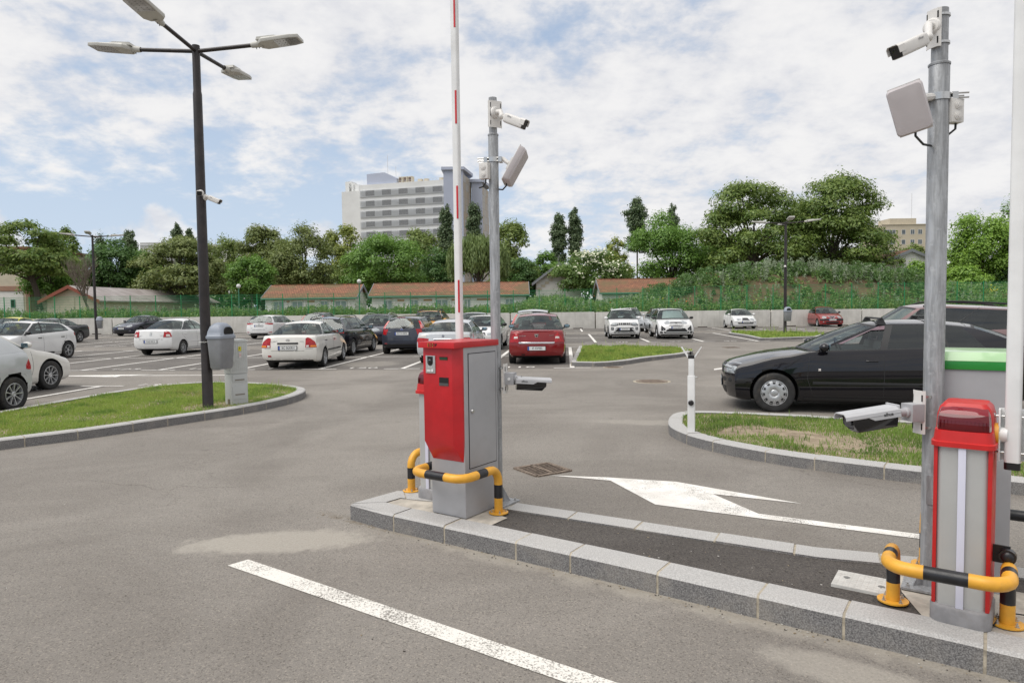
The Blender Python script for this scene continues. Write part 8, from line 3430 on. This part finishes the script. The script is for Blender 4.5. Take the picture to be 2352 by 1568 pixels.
mb.box((fw / 2, 9, zt / 2), (fw, 18, zt))
mb.build('wall', [m_hosp], t)
mb = MB()
wl = (827 - 777) / FPX * 188
mb.box((-wl / 2 - .002, 8, (zt - 1.3) / 2), (wl, 14, zt - 1.3))
mb.build('end_wall', [m_hosp], t)
pitch, lh = 2.764, 1.9
for fl in range(9):
    z1 = zt - 1.45 - fl * pitch
    z0 = z1 - lh
    if z0 < 3:
        break
    mb = MB()
    mb.box((fw / 2, -.02, (z0 + z1) / 2), (fw - .3, .04, lh), 1)
    for i in range(10):
        zz_ = z0 + .1 + i * (lh - .2) / 9
        mb.box((fw / 2, -.22, zz_), (fw - .3, .12, .055), 0)
    lv = mb.build('louvre_band', [m_louv, M('recess_grey', (.66, .67, .67), .8)], t)
    mb = MB()
    mb.box((-.35 - wl, 8, (z0 + z1) / 2), (.5, 10, lh))
    mb.build('side_louvre', [m_louv], t)
    for k in range(5):
        xx = fw * (.125 + k * .193)
        mb = MB()
        mb.box((xx, -.06, (z0 + z1) / 2 + .1), (2.6, .05, 1.35))
        mb.build('window', [M('shaded_pane', (.05, .055, .06), .4)], lv)
# blue penthouse with a sloping end
mb = MB()
pl0, pl1 = (841 - 827) / 200 * fw, (911 - 827) / 200 * fw
ph_ = zt + (420 - 393) / FPX * 184
mb.extrude([(pl0, zt), (pl1, zt), (pl1, zt + 1.4), (pl0 + (pl1 - pl0) * .60, ph_), (pl0, ph_ - .15)], 'y', 1.0, 9)
mb.build('penthouse', [m_blueg], t)
for k, xx in enumerate((916, 927, 938)):
    mb = MB()
    x_ = (xx - 827 + 3) / 200 * fw
    mb.box((x_, 2.0, zt + .95), (1.15, 1.4, 1.6))
    ac = mb.build('cooling_unit', [m_cream], t)
    mb = MB()
    mb.box((x_ - .1, 1.27, zt + .95), (.7, .05, 1.1))
    mb.build('grille', [M('fan_grille', (.16, .12, .10), .8)], ac)
for xx in (962, 976, 1011, 1019):
    mb = MB()
    mb.box(((xx - 827) / 200 * fw, 2.0, zt + .45), (1.1, 1.2, .9))
    mb.build('cooling_unit', [m_cream], t)
for xx, hh in ((779, 1.0), (788, .6), (797, .35)):
    mb = MB()
    mb.box(((xx - 825) / 200 * fw, 6, zt - .5 + hh), (1.9, 3, 2.2 + hh))
    mb.build('stair_head', [m_hosp], t)
for xx, hh in ((883, 8.2), (902, 5.0)):
    mb = MB()
    mb.cyl(((xx - 827) / 200 * fw, 3, zt), ((xx - 827) / 200 * fw, 3, zt + hh), .06, seg=5)
    mb.build('mast', [m_louv], t)
mb = MB()
for i in range(14):
    mb.cyl((fw * (.40 + i * .044), .3, zt), (fw * (.40 + i * .044), .3, zt + .55), .03, seg=4)
mb.box((fw * .69, .3, zt + .55), (fw * .58, .05, .05))
mb.build('railing', [m_louv], t)
# the towers on its right
for (pl_, pm_, pr_, top_, ds_, lab) in ((1020, 1064, 1085, 391, 176, 0), (1084, 1108, 1124, 419, 184, 1)):
    x0, x1 = D(pl_, 500, ds_).x, D(pm_, 500, ds_).x
    zz_ = D(pl_, top_, ds_).z
    xr_ = D(pr_, 500, ds_ + 12).x
    mb = MB()
    Xi = Matrix.Rotation(-rzh, 4, 'Z') @ Matrix.Translation((-Pa.x, -Pa.y, 0))
    mb.X = Xi
    mb.prism([(x0, ds_), (x1, ds_), (x1 + .5, ds_ + 12), (x0, ds_ + 12)], 0, zz_)
    tw_ = mb.build('tower', [m_blueg], t)
    mb = MB()
    mb.X = Xi
    mb.prism([(x1 + .05, ds_ + 1), (xr_, ds_ + 9), (xr_ - 1, ds_ + 12), (x1 + .05, ds_ + 12)], 0, zz_ - .9)
    mb.build('stone_flank', [m_pan], tw_)
    mb = MB()
    mb.X = Xi
    mb.prism([(x0 - .5, ds_ - .6), (x1 + .4, ds_ - .6), (xr_ + .5, ds_ + 9), (xr_ - .8, ds_ + 12.6), (x0 - .5, ds_ + 12.6)], zz_, zz_ + .75)
    mb.build('roof_slab', [m_blueg], tw_)

# ---------------------------------------------------------- beige flats at the right
x0, x1 = D(2026, 520, 190).x, D(2172, 520, 190).x
zt = D(2080, 516, 190).z
t = thing('apartment_block', 'beige block of flats with white windows far behind the right trees', 'building', ((x0 + x1) / 2, 190, 0))
wb_ = x1 - x0
mb = MB()
mb.box((0, 6, zt / 2), (wb_, 12, zt))
m_beige = M('beige_render', (.52, .46, .35), .9, var=.05, scale=.3)
mb.build('wall', [m_beige], t)
mb = MB()
mb.box((-wb_ * .14, 4, zt + .9), (wb_ * .42, 6, 1.9))
mb.build('roof_house', [m_beige], t)
mb = MB()
mb.box((0, -.1, zt + .08), (wb_ + .4, .3, .16))
mb.build('cornice', [m_cream], t)
mb = MB()
mb.cyl((wb_ * .06, 3, zt), (wb_ * .06, 3, zt + 9), .07, seg=5)
mb.build('mast', [m_louv], t)
for fl in range(6):
    zz_ = zt - 2.0 - fl * 2.75
    for xx, ww, mu in ((-.38, 3.3, 3), (-.16, 1.1, 0), (-.02, 1.2, 1), (.10, 1.2, 1), (.24, 1.3, 1), (.40, 2.8, 3)):
        window(t, xx * wb_, 0, zz_, ww, 1.35, mu)
# far block under repair wraps at the left
x0, x1 = D(322, 570, 215).x, D(372, 570, 215).x
zt = D(345, 557, 215).z
t = thing('wrapped_building', 'distant pale building wrapped in sheeting left of the olive brown tree', 'building', ((x0 + x1) / 2, 215, 0))
mb = MB()
mb.box((0, 5, zt / 2), (x1 - x0, 10, zt))
mb.build('wall', [M('sheet_wrap', (.47, .47, .46), .8, var=.1, scale=.5)], t)
for i in range(4):
    mb = MB()
    mb.box((0, -.05, zt - .8 - i * 2.6), (x1 - x0 + .4, .2, .25))
    mb.build('scaffold_deck', [m_louv], t)
x0, x1 = D(478, 570, 215).x, D(552, 570, 215).x
zt = D(510, 562, 215).z
t = thing('scaffolded_building', 'distant white building with scaffold posts right of the near lamp post', 'building', ((x0 + x1) / 2, 215, 0))
mb = MB()
mb.box((0, 5, zt / 2), (x1 - x0, 10, zt))
mb.build('wall', [m_plast], t)
for i in range(9):
    mb = MB()
    x_ = -(x1 - x0) / 2 + i * (x1 - x0) / 8
    mb.cyl((x_, -.3, 0), (x_, -.3, zt + 1.6), .07, seg=5)
    mb.build('scaffold_post', [m_louv], t)

# ---------------------------------------------------------- small globe lamps by the houses
def globe(px, gpy, dist, label):
    p = D(px, gpy, dist)
    t = thing('globe_lamp', label, 'lamp', (p.x, dist, 1.2), 0, 'green globe lamps by the houses')
    mb = MB()
    mb.cyl((0, 0, 0), (0, 0, p.z - 1.2), .045, seg=8)
    mb.build('post', [m_gutter], t, smooth=40)
    mb = MB()
    mb.ball((0, 0, p.z - 1.2 + .14), .19, 14, 9)
    mb.build('globe', [M('globe_white', (.62, .62, .60), .3)], t, smooth=60)


globe(825, 650, 58.5, 'white globe lamp on a green post at the gable of the left tiled house')
globe(548, 661, 58.5, 'white globe lamp on a green post right of the near lamp post')
